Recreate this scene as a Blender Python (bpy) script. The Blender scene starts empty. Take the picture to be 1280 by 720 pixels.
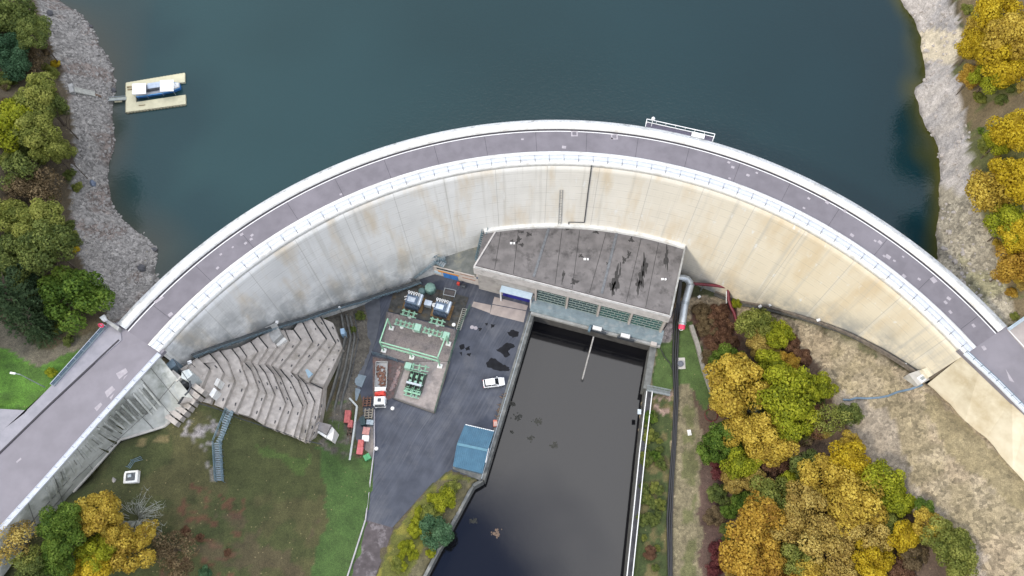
import bpy, math, random
import numpy as np
from mathutils import Matrix, Vector
random.seed(7)
RNG = np.random.default_rng(11)
C = bpy.context.scene.collection
SC = bpy.context.scene

# ------------------------------------------------------------------ camera, sky, sun, exposure
F, TILT, ROLL, ZC = 996.0, math.radians(23.328), math.radians(.975), 157.0
SUN_EL, SUN_AZ = math.radians(36), math.radians(236)      # azimuth clockwise from +Y
cam = bpy.data.cameras.new('camera'); co = bpy.data.objects.new('camera', cam); C.objects.link(co)
cam.sensor_width = 36; cam.lens = F / 1280 * 36; cam.clip_end = 3000; cam.clip_start = 1
co.matrix_world = Matrix.Translation((0, 0, ZC)) @ Matrix.Rotation(TILT, 4, 'X') @ Matrix.Rotation(-ROLL, 4, 'Z')
SC.camera = co
SC.view_settings.view_transform = 'Standard'; SC.view_settings.look = 'None'
SC.view_settings.exposure = 0.80; SC.view_settings.gamma = 1
SC.cycles.use_denoising = True
SC.cycles.max_bounces = 6; SC.cycles.transparent_max_bounces = 8
SC.cycles.sample_clamp_indirect = 6

W = bpy.data.worlds.new('World'); SC.world = W; W.use_nodes = True
wt = W.node_tree; wt.nodes.clear()
def wn(t, **k):
    n = wt.nodes.new(t)
    for a, b in k.items(): setattr(n, a, b)
    return n
sky = wn('ShaderNodeTexSky', sky_type='NISHITA', sun_disc=False)
sky.sun_elevation = SUN_EL; sky.sun_rotation = SUN_AZ; sky.air_density = 1.0; sky.dust_density = .4; sky.ozone_density = 3
tc = wn('ShaderNodeTexCoord')
nz = wn('ShaderNodeTexNoise'); nz.inputs['Scale'].default_value = 3.2; nz.inputs['Detail'].default_value = 5
wt.links.new(tc.outputs['Generated'], nz.inputs['Vector'])
dist = wn('ShaderNodeVectorMath', operation='DISTANCE'); dist.inputs[1].default_value = (-.05, .055, .998)
wt.links.new(tc.outputs['Generated'], dist.inputs[0])
ad = wn('ShaderNodeMath', operation='MULTIPLY_ADD'); ad.inputs[1].default_value = .34; ad.inputs[2].default_value = -.17
wt.links.new(nz.outputs['Fac'], ad.inputs[0])
ds = wn('ShaderNodeMath', operation='ADD'); wt.links.new(dist.outputs['Value'], ds.inputs[0]); wt.links.new(ad.outputs[0], ds.inputs[1])
rp = wn('ShaderNodeValToRGB'); rp.color_ramp.elements[0].position = .065; rp.color_ramp.elements[1].position = .155
rp.color_ramp.elements[0].color = (.03, .03, .03, 1)
wt.links.new(ds.outputs[0], rp.inputs[0])
clouds = wn('ShaderNodeMix', data_type='RGBA'); sz = wn('ShaderNodeSeparateXYZ'); wt.links.new(tc.outputs['Generated'], sz.inputs[0])
zg = wn('ShaderNodeMapRange'); zg.inputs['To Min'].default_value = .45; zg.inputs['To Max'].default_value = 1.2; wt.links.new(sz.outputs['Z'], zg.inputs['Value'])
cb_ = wn('ShaderNodeVectorMath', operation='SCALE'); cb_.inputs[0].default_value = (9.4, 10.0, 11.3)
sp_ = wn('ShaderNodeVectorMath', operation='DISTANCE'); sp_.inputs[1].default_value = (.06, .25, .966); wt.links.new(tc.outputs['Generated'], sp_.inputs[0])
sr_ = wn('ShaderNodeMapRange', interpolation_type='SMOOTHSTEP'); sr_.inputs['From Min'].default_value = .16; sr_.inputs['From Max'].default_value = .40; sr_.inputs['To Min'].default_value = 2.3; sr_.inputs['To Max'].default_value = 0; wt.links.new(sp_.outputs['Value'], sr_.inputs['Value'])
wt.links.new(zg.outputs[0], cb_.inputs['Scale'])
gw_ = wn('ShaderNodeVectorMath', operation='SCALE'); gw_.inputs[0].default_value = (10.4, 10.0, 9.6); wt.links.new(sr_.outputs[0], gw_.inputs['Scale'])
ga_ = wn('ShaderNodeVectorMath', operation='ADD'); wt.links.new(cb_.outputs[0], ga_.inputs[0]); wt.links.new(gw_.outputs[0], ga_.inputs[1])      # extra bright cloud patch, added where the tailwater mirrors it
wt.links.new(ga_.outputs[0], clouds.inputs['B'])      # bright cloud layer over the blue, brightest overhead
sb_ = wn('ShaderNodeVectorMath', operation='MULTIPLY'); sb_.inputs[1].default_value = (2.2, 2.6, 3.4); wt.links.new(sky.outputs['Color'], sb_.inputs[0])
wt.links.new(rp.outputs['Color'], clouds.inputs['Factor']); wt.links.new(sb_.outputs[0], clouds.inputs['A'])
bg = wn('ShaderNodeBackground'); bg.inputs['Strength'].default_value = .085
wt.links.new(clouds.outputs['Result'], bg.inputs['Color'])
wo = wn('ShaderNodeOutputWorld'); wt.links.new(bg.outputs[0], wo.inputs['Surface'])

sl = bpy.data.lights.new('sun', 'SUN'); sl.energy = 1.25; sl.angle = math.radians(10); sl.color = (1, .90, .72)
so = bpy.data.objects.new('sun', sl); C.objects.link(so)
sd = Vector((math.sin(SUN_AZ) * math.cos(SUN_EL), math.cos(SUN_AZ) * math.cos(SUN_EL), math.sin(SUN_EL)))
so.rotation_euler = sd.to_track_quat('Z', 'Y').to_euler(); so.location = sd * 200

# ------------------------------------------------------------------ survey maths: a sighted direction and a height give a place
def ray(px, py):
    x = (px - 640) / F; y = (py - 360) / F
    c, s = math.cos(ROLL), math.sin(ROLL); x, y = c * x - s * y, s * x + c * y
    d = math.cos(TILT) + math.sin(TILT) * y
    return x / d, (math.sin(TILT) - math.cos(TILT) * y) / d
def P(px, py, z=0.0):
    a, b = ray(px, py); h = ZC - z
    return Vector((a * h, b * h, z))
def PS(pts, z=0.0): return [P(p[0], p[1], p[2] if len(p) > 2 else z) for p in pts]
def project(X, Y, Z):
    h = ZC - Z; a = X / h; b = Y / h
    y = (math.sin(TILT) - b * math.cos(TILT)) / (math.cos(TILT) + b * math.sin(TILT))
    x = a * (math.cos(TILT) + math.sin(TILT) * y)
    c, s = math.cos(ROLL), math.sin(ROLL)
    x, y = c * x + s * y, -s * x + c * y
    return x * F + 640, y * F + 360
CX, CY = .05544 * 125, .00143 * 125
ZT, ZL, ZR = 32.0, 25.0, -4.0             # crest road, lake and tailwater levels; the yard is 0
TH0, TH1 = math.radians(-56.6), math.radians(59.0)
def arc(r, th, z=0.0): return Vector((CX + r * math.sin(th), CY + r * math.cos(th), z))
def face_r(z): return 78.4 - .11 * (32 - z)
BASE = [(-60, 28), (-55.4, 26.5), (-48.5, 18), (-39.8, 9), (-30.9, 3), (-24, .5), (-17, 0), (0, 0), (20, 0), (26, 0), (32.8, 1), (41.6, 8.6), (48, 14.1), (53.4, 17.9), (57.8, 20.6), (62, 21.5)]
def zbase(deg): return np.interp(deg, [b[0] for b in BASE], [b[1] for b in BASE])

# ------------------------------------------------------------------ numpy noise
_T = RNG.random((256, 256))
def vnoise(x, y):
    xi = np.floor(x).astype(int); yi = np.floor(y).astype(int); fx = x - xi; fy = y - yi
    fx = fx * fx * (3 - 2 * fx); fy = fy * fy * (3 - 2 * fy)
    g = lambda a, b: _T[a % 256, b % 256]
    return (g(xi, yi) * (1 - fx) + g(xi + 1, yi) * fx) * (1 - fy) + (g(xi, yi + 1) * (1 - fx) + g(xi + 1, yi + 1) * fx) * fy
def fbm(x, y, o=4):
    v = 0; a = .5; t = 0
    for i in range(o): v = v + a * vnoise(x + 17 * i, y + 31 * i); t += a; x = x * 2.03; y = y * 2.03; a *= .5
    return v / t
def inside(poly, X, Y):
    r = np.zeros(X.shape, bool); n = len(poly)
    for i in range(n):
        x0, y0 = poly[i][:2]; x1, y1 = poly[(i + 1) % n][:2]
        if y0 == y1: continue
        c = ((y0 > Y) != (y1 > Y)) & (X < (x1 - x0) * (Y - y0) / (y1 - y0) + x0)
        r ^= c
    return r

# ------------------------------------------------------------------ materials
MATS = {}
def mat(name, c1, c2=None, scale=1.0, rough=.8, metal=0.0, bump=0.0, bscale=None, c3=None, s3=.15, stretch=None, detail=6, spec=None):
    """two tones broken up by noise, an optional third as large stains, noise bump"""
    if name in MATS: return MATS[name]
    m = bpy.data.materials.new(name); m.use_nodes = True; MATS[name] = m
    nt = m.node_tree; b = nt.nodes['Principled BSDF']; N = nt.nodes.new; L = nt.links.new
    b.inputs['Roughness'].default_value = rough; b.inputs['Metallic'].default_value = metal
    if spec is not None: b.inputs['Specular IOR Level'].default_value = spec
    if c2 is None: c2 = tuple(v * .82 for v in c1)
    g = N('ShaderNodeNewGeometry'); vec = g.outputs['Position']
    if stretch:
        mp = N('ShaderNodeMapping'); mp.inputs['Scale'].default_value = stretch; L(vec, mp.inputs[0]); vec = mp.outputs[0]
    n = N('ShaderNodeTexNoise'); n.inputs['Scale'].default_value = scale; n.inputs['Detail'].default_value = detail; L(vec, n.inputs['Vector'])
    r = N('ShaderNodeValToRGB'); r.color_ramp.elements[0].position = .35; r.color_ramp.elements[1].position = .65; L(n.outputs['Fac'], r.inputs[0])
    r.color_ramp.elements[0].color = (*c2, 1); r.color_ramp.elements[1].color = (*c1, 1); out = r.outputs['Color']
    if c3:
        n3 = N('ShaderNodeTexNoise'); n3.inputs['Scale'].default_value = s3; n3.inputs['Detail'].default_value = 7; n3.inputs['Roughness'].default_value = .65; L(vec, n3.inputs['Vector'])
        r3 = N('ShaderNodeValToRGB'); r3.color_ramp.elements[0].position = .52; r3.color_ramp.elements[1].position = .68; L(n3.outputs['Fac'], r3.inputs[0])
        mx = N('ShaderNodeMix'); mx.data_type = 'RGBA'; L(r3.outputs['Color'], mx.inputs['Factor']); L(out, mx.inputs['A']); mx.inputs['B'].default_value = (*c3, 1); out = mx.outputs['Result']
    L(out, b.inputs['Base Color'])
    if bump:
        nb = N('ShaderNodeTexNoise'); nb.inputs['Scale'].default_value = bscale or scale * 4; nb.inputs['Detail'].default_value = 5; L(vec, nb.inputs['Vector'])
        bp = N('ShaderNodeBump'); bp.inputs['Strength'].default_value = bump; bp.inputs['Distance'].default_value = .1; L(nb.outputs['Fac'], bp.inputs['Height']); L(bp.outputs[0], b.inputs['Normal'])
    return m

white_conc = mat('white_concrete', (.78, .78, .76), (.66, .66, .64), 1.2, .85, bump=.15, c3=(.56, .54, .50), s3=.5)
grey_conc = mat('grey_concrete', (.40, .40, .39), (.29, .29, .28), 1.0, .9, bump=.25, c3=(.20, .20, .19), s3=.35)
pale_conc = mat('pale_concrete', (.52, .50, .46), (.42, .40, .37), .8, .9, bump=.2, c3=(.30, .29, .27), s3=.3)
ledge_conc = mat('weathered_ledge', (.58, .59, .59), (.46, .47, .48), 1.6, .9, bump=.25, c3=(.24, .25, .25), s3=.8)
slab_conc = mat('slab_concrete', (.46, .42, .385), (.34, .31, .285), 1.1, .92, bump=.5, c3=(.25, .225, .195), s3=.3, detail=9)
wing_conc = mat('wing_concrete', (.50, .51, .48), (.36, .37, .34), .7, .92, bump=.3, c3=(.22, .235, .20), s3=.28)
cream_conc = mat('cream_concrete', (.70, .64, .50), (.61, .54, .40), .5, .9, bump=.2, c3=(.50, .42, .28), s3=.12)
walk_conc = mat('walkway_surface', (.62, .645, .69), (.55, .575, .62), 1.5, .8)
white_paint = mat('white_paint', (.80, .80, .80), (.72, .72, .72), 2, .55)
steel_blue = mat('blue_grey_steel', (.16, .24, .29), (.10, .16, .20), 2, .5, .3)
galv = mat('galvanised_steel', (.42, .46, .48), (.33, .37, .40), 3, .42, .6)
rail_steel = mat('rail_steel', (.62, .66, .74), (.5, .54, .62), 3, .45, .2)
dark_steel = mat('dark_steel', (.07, .08, .09), (.045, .05, .06), 3, .5, .3)
black_rub = mat('black_rubber', (.025, .025, .028), (.018, .018, .02), 3, .6)
green_steel = mat('green_steel', (.30, .54, .38), (.22, .42, .29), 3, .5)
pale_green = mat('pale_green_steel', (.30, .50, .40), (.24, .42, .34), 3, .5)
fence_green = mat('fence_green', (.06, .14, .10), (.04, .09, .07), 4, .6)
porcelain = mat('porcelain', (.72, .74, .76), (.62, .64, .66), 3, .3)
silver = mat('silver_metal', (.50, .56, .64), (.38, .44, .52), 2, .35, .5)
tank_blue = mat('tank_blue_grey', (.10, .15, .22), (.06, .09, .14), 2, .5)
ochre = mat('ochre_rust', (.22, .13, .05), (.12, .07, .03), 2, .8)
red_paint = mat('red_paint', (.62, .05, .03), (.48, .04, .03), 2, .45)
dark_red = mat('dark_red_paint', (.17, .016, .028), (.11, .012, .02), 2, .5)
faded_red = mat('faded_red', (.48, .12, .11), (.36, .08, .08), 2, .6)
pink_red = mat('pink_red', (.80, .06, .14), (.68, .05, .11), 2, .5)
blue_paint = mat('blue_paint', (.05, .20, .55), (.04, .16, .45), 2, .5)
navy = mat('navy_paint', (.025, .025, .28), (.02, .02, .20), 2, .5)
orange_p = mat('orange_paint', (.70, .30, .04), (.58, .24, .04), 2, .6)
green_bin = mat('green_plastic', (.06, .30, .12), (.05, .24, .10), 2, .5)
cream_wall = mat('cream_render', (.56, .51, .47), (.48, .43, .40), 1, .85, c3=(.38, .35, .33), s3=.5)
fascia_m = mat('fascia_concrete', (.55, .52, .51), (.46, .44, .43), .9, .85, c3=(.33, .32, .31), s3=.6)
glass_d = mat('dark_glass', (.02, .06, .07), (.015, .035, .05), 3, .12)
glass_g = mat('green_glass', (.02, .11, .095), (.012, .055, .06), .8, .15)
roof_m = mat('roof_felt', (.185, .172, .172), (.13, .121, .121), .55, .95, bump=.25, c3=(.075, .07, .07), s3=.42, detail=9)
black_moss = mat('black_moss', (.035, .033, .033), (.05, .047, .046), 2.0, .95)
rusty = mat('rusty_load', (.20, .10, .07), (.09, .05, .035), 2.5, .9)
timber = mat('old_timber', (.16, .11, .08), (.10, .07, .05), 2.5, .9)
sky_blue = mat('pale_blue_paint', (.55, .66, .75), (.46, .58, .68), 2, .5)
hose_blue = mat('hose_blue', (.15, .22, .30), (.11, .17, .24), 2, .5)
pontoon_m = mat('pontoon_deck', (.62, .58, .40), (.55, .51, .35), 1.2, .8)
tyre_m = mat('tyre', (.02, .02, .02), None, 3, .8)
car_white = mat('car_white', (.80, .81, .83), (.78, .79, .81), .5, .22)
gravel_slab = mat('gravel_pad', (.25, .215, .205), (.17, .145, .14), 4, .95, bump=.5, c3=(.11, .10, .10), s3=.6)
pit_m = mat('oil_pit', (.075, .075, .07), (.035, .035, .033), 1.2, .9, bump=.3, c3=(.12, .085, .04), s3=.5)
crest_m = mat('crest_asphalt', (.18, .167, .188), (.15, .139, .157), .5, .9, bump=.15, c3=(.195, .181, .204), s3=.12)
lroad_m = mat('road_asphalt', (.225, .21, .235), (.197, .184, .205), .35, .9, bump=.15, c3=(.243, .226, .252), s3=.1)
pave_m = mat('pavement', (.30, .29, .325), (.25, .245, .275), .8, .9, bump=.15)
patch_m = mat('road_patch', (.40, .37, .395), (.31, .285, .31), 1.5, .9)
tar_m = mat('tar_line', (.045, .042, .05), None, 2, .8)
wet_m = mat('wet_patch', (.013, .014, .018), (.009, .0095, .012), 1, .85, spec=.2)
kerb_m = mat('kerb_stone', (.42, .40, .42), (.33, .31, .33), 2, .9)
dirt_m = mat('dirt_road', (.10, .085, .09), (.065, .055, .058), .9, .95, bump=.4, c3=(.20, .18, .19), s3=.45)
lane_m = mat('lane_asphalt', (.10, .105, .12), (.075, .08, .092), .8, .9, bump=.2)
bark = mat('bark', (.13, .10, .075), (.08, .06, .045), 3, .95)
twig_grey = mat('grey_twigs', (.40, .41, .36), (.29, .30, .26), 1, .9)
weed_m = mat('water_weed', (.03, .03, .022), (.018, .018, .014), 3, .7)
stone_m = mat('stone', (.30, .285, .27), (.20, .188, .178), 1.5, .9, bump=.3)
dark_stone = mat('dark_stone', (.09, .09, .10), (.06, .06, .065), 1.5, .9, bump=.3)

def asphalt_yard():
    m = mat('yard_asphalt', (.066, .074, .098), (.042, .048, .066), .35, .88, bump=.25, c3=(.085, .09, .108), s3=.16, detail=9)
    nt = m.node_tree; N = nt.nodes.new; L = nt.links.new; b = nt.nodes['Principled BSDF']
    src = b.inputs['Base Color'].links[0].from_socket
    g = N('ShaderNodeNewGeometry')
    wv = N('ShaderNodeTexNoise'); wv.inputs['Scale'].default_value = .035; wv.inputs['Detail'].default_value = 1; L(g.outputs['Position'], wv.inputs['Vector'])
    wa = N('ShaderNodeVectorMath'); wa.operation = 'MULTIPLY_ADD'; L(wv.outputs['Color'], wa.inputs[0]); wa.inputs[1].default_value = (5, 5, 0); L(g.outputs['Position'], wa.inputs[2])
    ro = N('ShaderNodeMapping'); ro.inputs['Rotation'].default_value = (0, 0, math.radians(27)); L(wa.outputs[0], ro.inputs[0])
    mp = N('ShaderNodeMapping'); mp.inputs['Scale'].default_value = (2.4, .04, 1); L(ro.outputs[0], mp.inputs[0])
    n = N('ShaderNodeTexNoise'); n.inputs['Scale'].default_value = 1; n.inputs['Detail'].default_value = 7; n.inputs['Roughness'].default_value = .68; n.inputs['Distortion'].default_value = .2; L(mp.outputs[0], n.inputs['Vector'])
    r = N('ShaderNodeValToRGB'); r.color_ramp.elements[0].position = .45; r.color_ramp.elements[1].position = 1.0; L(n.outputs['Fac'], r.inputs[0])
    n2 = N('ShaderNodeTexNoise'); n2.inputs['Scale'].default_value = .06; n2.inputs['Detail'].default_value = 3; L(g.outputs['Position'], n2.inputs['Vector'])
    r2 = N('ShaderNodeValToRGB'); r2.color_ramp.elements[0].position = .35; r2.color_ramp.elements[1].position = .65; L(n2.outputs['Fac'], r2.inputs[0])
    mu = N('ShaderNodeMath'); mu.operation = 'MULTIPLY'; L(r.outputs['Color'], mu.inputs[0]); L(r2.outputs['Color'], mu.inputs[1])
    mx = N('ShaderNodeMix'); mx.data_type = 'RGBA'; L(mu.outputs[0], mx.inputs['Factor']); L(src, mx.inputs['A']); mx.inputs['B'].default_value = (.175, .183, .205, 1)
    L(mx.outputs['Result'], b.inputs['Base Color'])
    return m
yard_m = asphalt_yard()

def dam_material():
    m = bpy.data.materials.new('dam_concrete'); m.use_nodes = True; nt = m.node_tree; N = nt.nodes.new; L = nt.links.new; b = nt.nodes['Principled BSDF']
    b.inputs['Roughness'].default_value = .9
    uv = N('ShaderNodeUVMap'); uv.uv_map = 'UVMap'
    at = N('ShaderNodeAttribute'); at.attribute_name = 'Col'
    sa = N('ShaderNodeSeparateColor'); L(at.outputs['Color'], sa.inputs[0])          # R height above the foot, G along the arch
    def noise(sc, sx, sy, det=5, ro=.55):
        mp = N('ShaderNodeMapping'); mp.inputs['Scale'].default_value = (sx, sy, 1); L(uv.outputs[0], mp.inputs[0])
        n = N('ShaderNodeTexNoise'); n.inputs['Scale'].default_value = sc; n.inputs['Detail'].default_value = det; n.inputs['Roughness'].default_value = ro; L(mp.outputs[0], n.inputs['Vector']); return n.outputs['Fac']
    def ramp(s, a, bb):
        r = N('ShaderNodeValToRGB'); r.color_ramp.elements[0].position = a; r.color_ramp.elements[1].position = bb; L(s, r.inputs[0]); return r.outputs['Color']
    def mix(f, a, bcol, amt=1.0):
        mx = N('ShaderNodeMix'); mx.data_type = 'RGBA'
        if amt != 1:
            mm = N('ShaderNodeMath'); mm.operation = 'MULTIPLY'; L(f, mm.inputs[0]); mm.inputs[1].default_value = amt; f = mm.outputs[0]
        L(f, mx.inputs['Factor'])
        if isinstance(a, tuple): mx.inputs['A'].default_value = (*a, 1)
        else: L(a, mx.inputs['A'])
        mx.inputs['B'].default_value = (*bcol, 1); return mx.outputs['Result']
    def mul(a, bb):
        mm = N('ShaderNodeMath'); mm.operation = 'MULTIPLY'; L(a, mm.inputs[0]); L(bb, mm.inputs[1]); return mm.outputs[0]
    c = mix(ramp(noise(.16, 1, 1), .35, .68), (.76, .76, .745), (.66, .66, .645))
    c = mix(sa.outputs['Green'], c, (.68, .59, .42), .8)                             # lime-washed yellow concrete of the right wing
    c = mix(ramp(noise(1, .20, .05), .50, .70), c, (.57, .44, .26), .6)              # ochre seepage
    c = mix(ramp(noise(1, .75, .022, 6), .55, .74), c, (.46, .445, .40), .65)          # dark run-off streaks
    c = mix(ramp(noise(1, 1.3, .03, 4), .64, .78), c, (.76, .75, .72), .5)            # lime streaks
    c = mix(mul(ramp(noise(1, 1.0, .25, 5), .60, .66), ramp(noise(1, .06, .3, 2), .5, .62)), c, (.74, .74, .72), .8)
    inv = N('ShaderNodeMath'); inv.operation = 'SUBTRACT'; inv.inputs[0].default_value = 1.0; L(sa.outputs['Red'], inv.inputs[1])
    c = mix(mul(inv.outputs[0], ramp(noise(1, .22, .16, 7, .65), .38, .60)), c, (.22, .235, .24), .9)   # algae creeping up from the foot
    su = N('ShaderNodeSeparateXYZ'); L(uv.outputs[0], su.inputs[0])
    def line(s, per, w, off=0.):
        d = N('ShaderNodeMath'); d.operation = 'MULTIPLY_ADD'; L(s, d.inputs[0]); d.inputs[1].default_value = 1 / per; d.inputs[2].default_value = 100 + off
        fr = N('ShaderNodeMath'); fr.operation = 'FRACT'; L(d.outputs[0], fr.inputs[0])
        lt = N('ShaderNodeMath'); lt.operation = 'LESS_THAN'; L(fr.outputs[0], lt.inputs[0]); lt.inputs[1].default_value = w / per; return lt.outputs[0]
    c = mix(line(su.outputs['X'], 9.7, .5), c, (.66, .65, .61), .22)
    c = mix(line(su.outputs['X'], 9.7, .14, .01), c, (.30, .29, .27), .38)
    c = mix(mul(line(su.outputs['Y'], 2.1, .10), ramp(noise(.4, 1, 1, 2), .4, .6)), c, (.30, .29, .26), .45)
    c = mix(mul(line(su.outputs['Y'], .7, .06), ramp(noise(.3, 1, 1, 2), .4, .6)), c, (.33, .32, .29), .25)
    L(c, b.inputs['Base Color'])
    bp = N('ShaderNodeBump'); bp.inputs['Strength'].default_value = .2; bp.inputs['Distance'].default_value = .1; L(noise(2, 1, 1), bp.inputs['Height']); L(bp.outputs[0], b.inputs['Normal'])
    return m
dam_m = dam_material()

def col_material(name, rough=.95, fine=2.2, amt=.38, bump=.4, bscale=1.6, pebble=True):
    """colour comes from the ground's own attribute, broken up by fine noise; alpha says how stony it is"""
    m = bpy.data.materials.new(name); m.use_nodes = True; nt = m.node_tree; N = nt.nodes.new; L = nt.links.new; b = nt.nodes['Principled BSDF']
    b.inputs['Roughness'].default_value = rough
    at = N('ShaderNodeAttribute'); at.attribute_name = 'Col'
    g = N('ShaderNodeNewGeometry')
    n = N('ShaderNodeTexNoise'); n.inputs['Scale'].default_value = fine; n.inputs['Detail'].default_value = 6; n.inputs['Roughness'].default_value = .7; L(g.outputs['Position'], n.inputs['Vector'])
    n2 = N('ShaderNodeTexNoise'); n2.inputs['Scale'].default_value = .45; n2.inputs['Detail'].default_value = 5; L(g.outputs['Position'], n2.inputs['Vector'])
    sm = N('ShaderNodeMath'); sm.operation = 'ADD'; L(n.outputs['Fac'], sm.inputs[0]); L(n2.outputs['Fac'], sm.inputs[1])
    mr = N('ShaderNodeMapRange'); mr.inputs['From Min'].default_value = .65; mr.inputs['From Max'].default_value = 1.35; mr.inputs['To Min'].default_value = 1 - amt; mr.inputs['To Max'].default_value = 1 + amt; L(sm.outputs[0], mr.inputs['Value'])
    v = N('ShaderNodeTexVoronoi'); v.inputs['Scale'].default_value = 1.9; L(g.outputs['Position'], v.inputs['Vector'])
    sc = N('ShaderNodeSeparateColor'); L(v.outputs['Color'], sc.inputs[0])
    mr2 = N('ShaderNodeMapRange'); mr2.inputs['To Min'].default_value = .50; mr2.inputs['To Max'].default_value = 1.50; L(sc.outputs['Red'], mr2.inputs['Value'])
    mp = N('ShaderNodeMix'); L(at.outputs['Alpha'], mp.inputs['Factor']); mp.inputs['A'].default_value = 1; L(mr2.outputs[0], mp.inputs['B'])
    m0 = N('ShaderNodeMath'); m0.operation = 'MULTIPLY'; L(mr.outputs[0], m0.inputs[0]); L(mp.outputs[0], m0.inputs[1])
    cm = N('ShaderNodeMapping'); cm.inputs['Rotation'].default_value = (0, 0, .6); L(g.outputs['Position'], cm.inputs[0])
    cs_ = N('ShaderNodeMapping'); cs_.inputs['Scale'].default_value = (.22, .6, .3); L(cm.outputs[0], cs_.inputs[0])
    cd = N('ShaderNodeTexNoise'); cd.inputs['Scale'].default_value = 1.2; cd.inputs['Detail'].default_value = 4; L(g.outputs['Position'], cd.inputs['Vector'])
    ca = N('ShaderNodeVectorMath'); ca.operation = 'MULTIPLY_ADD'; L(cd.outputs['Color'], ca.inputs[0]); ca.inputs[1].default_value = (.5, .5, .5); L(cs_.outputs[0], ca.inputs[2])
    cv = N('ShaderNodeTexVoronoi'); cv.feature = 'DISTANCE_TO_EDGE'; L(ca.outputs[0], cv.inputs['Vector'])
    cr = N('ShaderNodeMapRange'); cr.inputs['From Max'].default_value = .05; cr.inputs['To Min'].default_value = .45; L(cv.outputs['Distance'], cr.inputs['Value'])
    ck = N('ShaderNodeAttribute'); ck.attribute_name = 'crack'; ab = N('ShaderNodeMath'); ab.operation = 'MULTIPLY'; L(ck.outputs['Fac'], ab.inputs[0]); ab.inputs[1].default_value = .9
    cx_ = N('ShaderNodeMix'); L(ab.outputs[0], cx_.inputs['Factor']); cx_.inputs['A'].default_value = 1; L(cr.outputs[0], cx_.inputs['B'])
    mu = N('ShaderNodeMath'); mu.operation = 'MULTIPLY'; L(m0.outputs[0], mu.inputs[0]); L(cx_.outputs[0], mu.inputs[1])
    fn = N('ShaderNodeTexNoise'); fn.inputs['Scale'].default_value = 8; fn.inputs['Detail'].default_value = 3; L(g.outputs['Position'], fn.inputs['Vector'])
    fm = N('ShaderNodeMapRange'); fm.inputs['From Min'].default_value = .3; fm.inputs['From Max'].default_value = .7; fm.inputs['To Min'].default_value = .6; fm.inputs['To Max'].default_value = 1.4; L(fn.outputs['Fac'], fm.inputs['Value'])
    mu2 = N('ShaderNodeMath'); mu2.operation = 'MULTIPLY'; L(mu.outputs[0], mu2.inputs[0]); L(fm.outputs[0], mu2.inputs[1])
    vm = N('ShaderNodeVectorMath'); vm.operation = 'SCALE'; L(at.outputs['Color'], vm.inputs[0]); L(mu2.outputs[0], vm.inputs['Scale'])
    lv = N('ShaderNodeTexVoronoi'); lv.inputs['Scale'].default_value = 1.15; L(g.outputs['Position'], lv.inputs['Vector'])
    ll = N('ShaderNodeMath'); ll.operation = 'LESS_THAN'; ll.inputs[1].default_value = .13; L(lv.outputs['Distance'], ll.inputs[0])
    ls = N('ShaderNodeSeparateColor'); L(lv.outputs['Color'], ls.inputs[0])
    lt_ = N('ShaderNodeMath'); lt_.operation = 'GREATER_THAN'; lt_.inputs[1].default_value = .72; L(ls.outputs['Green'], lt_.inputs[0])
    lm = N('ShaderNodeMath'); lm.operation = 'MULTIPLY'; L(ll.outputs[0], lm.inputs[0]); L(lt_.outputs[0], lm.inputs[1])
    lm2 = N('ShaderNodeMath'); lm2.operation = 'MULTIPLY'; lm2.inputs[1].default_value = .42; L(lm.outputs[0], lm2.inputs[0])
    lx_ = N('ShaderNodeMix'); lx_.data_type = 'RGBA'; L(lm2.outputs[0], lx_.inputs['Factor']); L(vm.outputs[0], lx_.inputs['A']); lx_.inputs['B'].default_value = (.36, .29, .15, 1)
    L(lx_.outputs['Result'], b.inputs['Base Color'])
    nb = N('ShaderNodeTexNoise'); nb.inputs['Scale'].default_value = bscale; nb.inputs['Detail'].default_value = 6; L(g.outputs['Position'], nb.inputs['Vector'])
    bp = N('ShaderNodeBump'); bp.inputs['Strength'].default_value = bump; bp.inputs['Distance'].default_value = .25; L(nb.outputs['Fac'], bp.inputs['Height']); L(bp.outputs[0], b.inputs['Normal'])
    return m
ground_m = col_material('ground')

def water_material(name, ior, ripple, rscale, stretch):
    m = bpy.data.materials.new(name); m.use_nodes = True; nt = m.node_tree; N = nt.nodes.new; L = nt.links.new; b = nt.nodes['Principled BSDF']
    at = N('ShaderNodeAttribute'); at.attribute_name = 'Col'
    L(at.outputs['Color'], b.inputs['Base Color']); b.inputs['Roughness'].default_value = .06; b.inputs['IOR'].default_value = ior
    g = N('ShaderNodeNewGeometry'); mp = N('ShaderNodeMapping'); mp.inputs['Scale'].default_value = stretch; mp.inputs['Rotation'].default_value = (0, 0, .5); L(g.outputs['Position'], mp.inputs[0])
    n = N('ShaderNodeTexNoise'); n.inputs['Scale'].default_value = rscale; n.inputs['Detail'].default_value = 4; L(mp.outputs[0], n.inputs['Vector'])
    bp = N('ShaderNodeBump'); bp.inputs['Strength'].default_value = ripple; bp.inputs['Distance'].default_value = .1; L(n.outputs['Fac'], bp.inputs['Height']); L(bp.outputs[0], b.inputs['Normal'])
    return m
lake_m = water_material('lake_water', 1.33, .32, 1.3, (1, 1.7, 1))
river_m = water_material('river_water', 1.37, .02, .8, (1, 1, 1))

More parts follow.
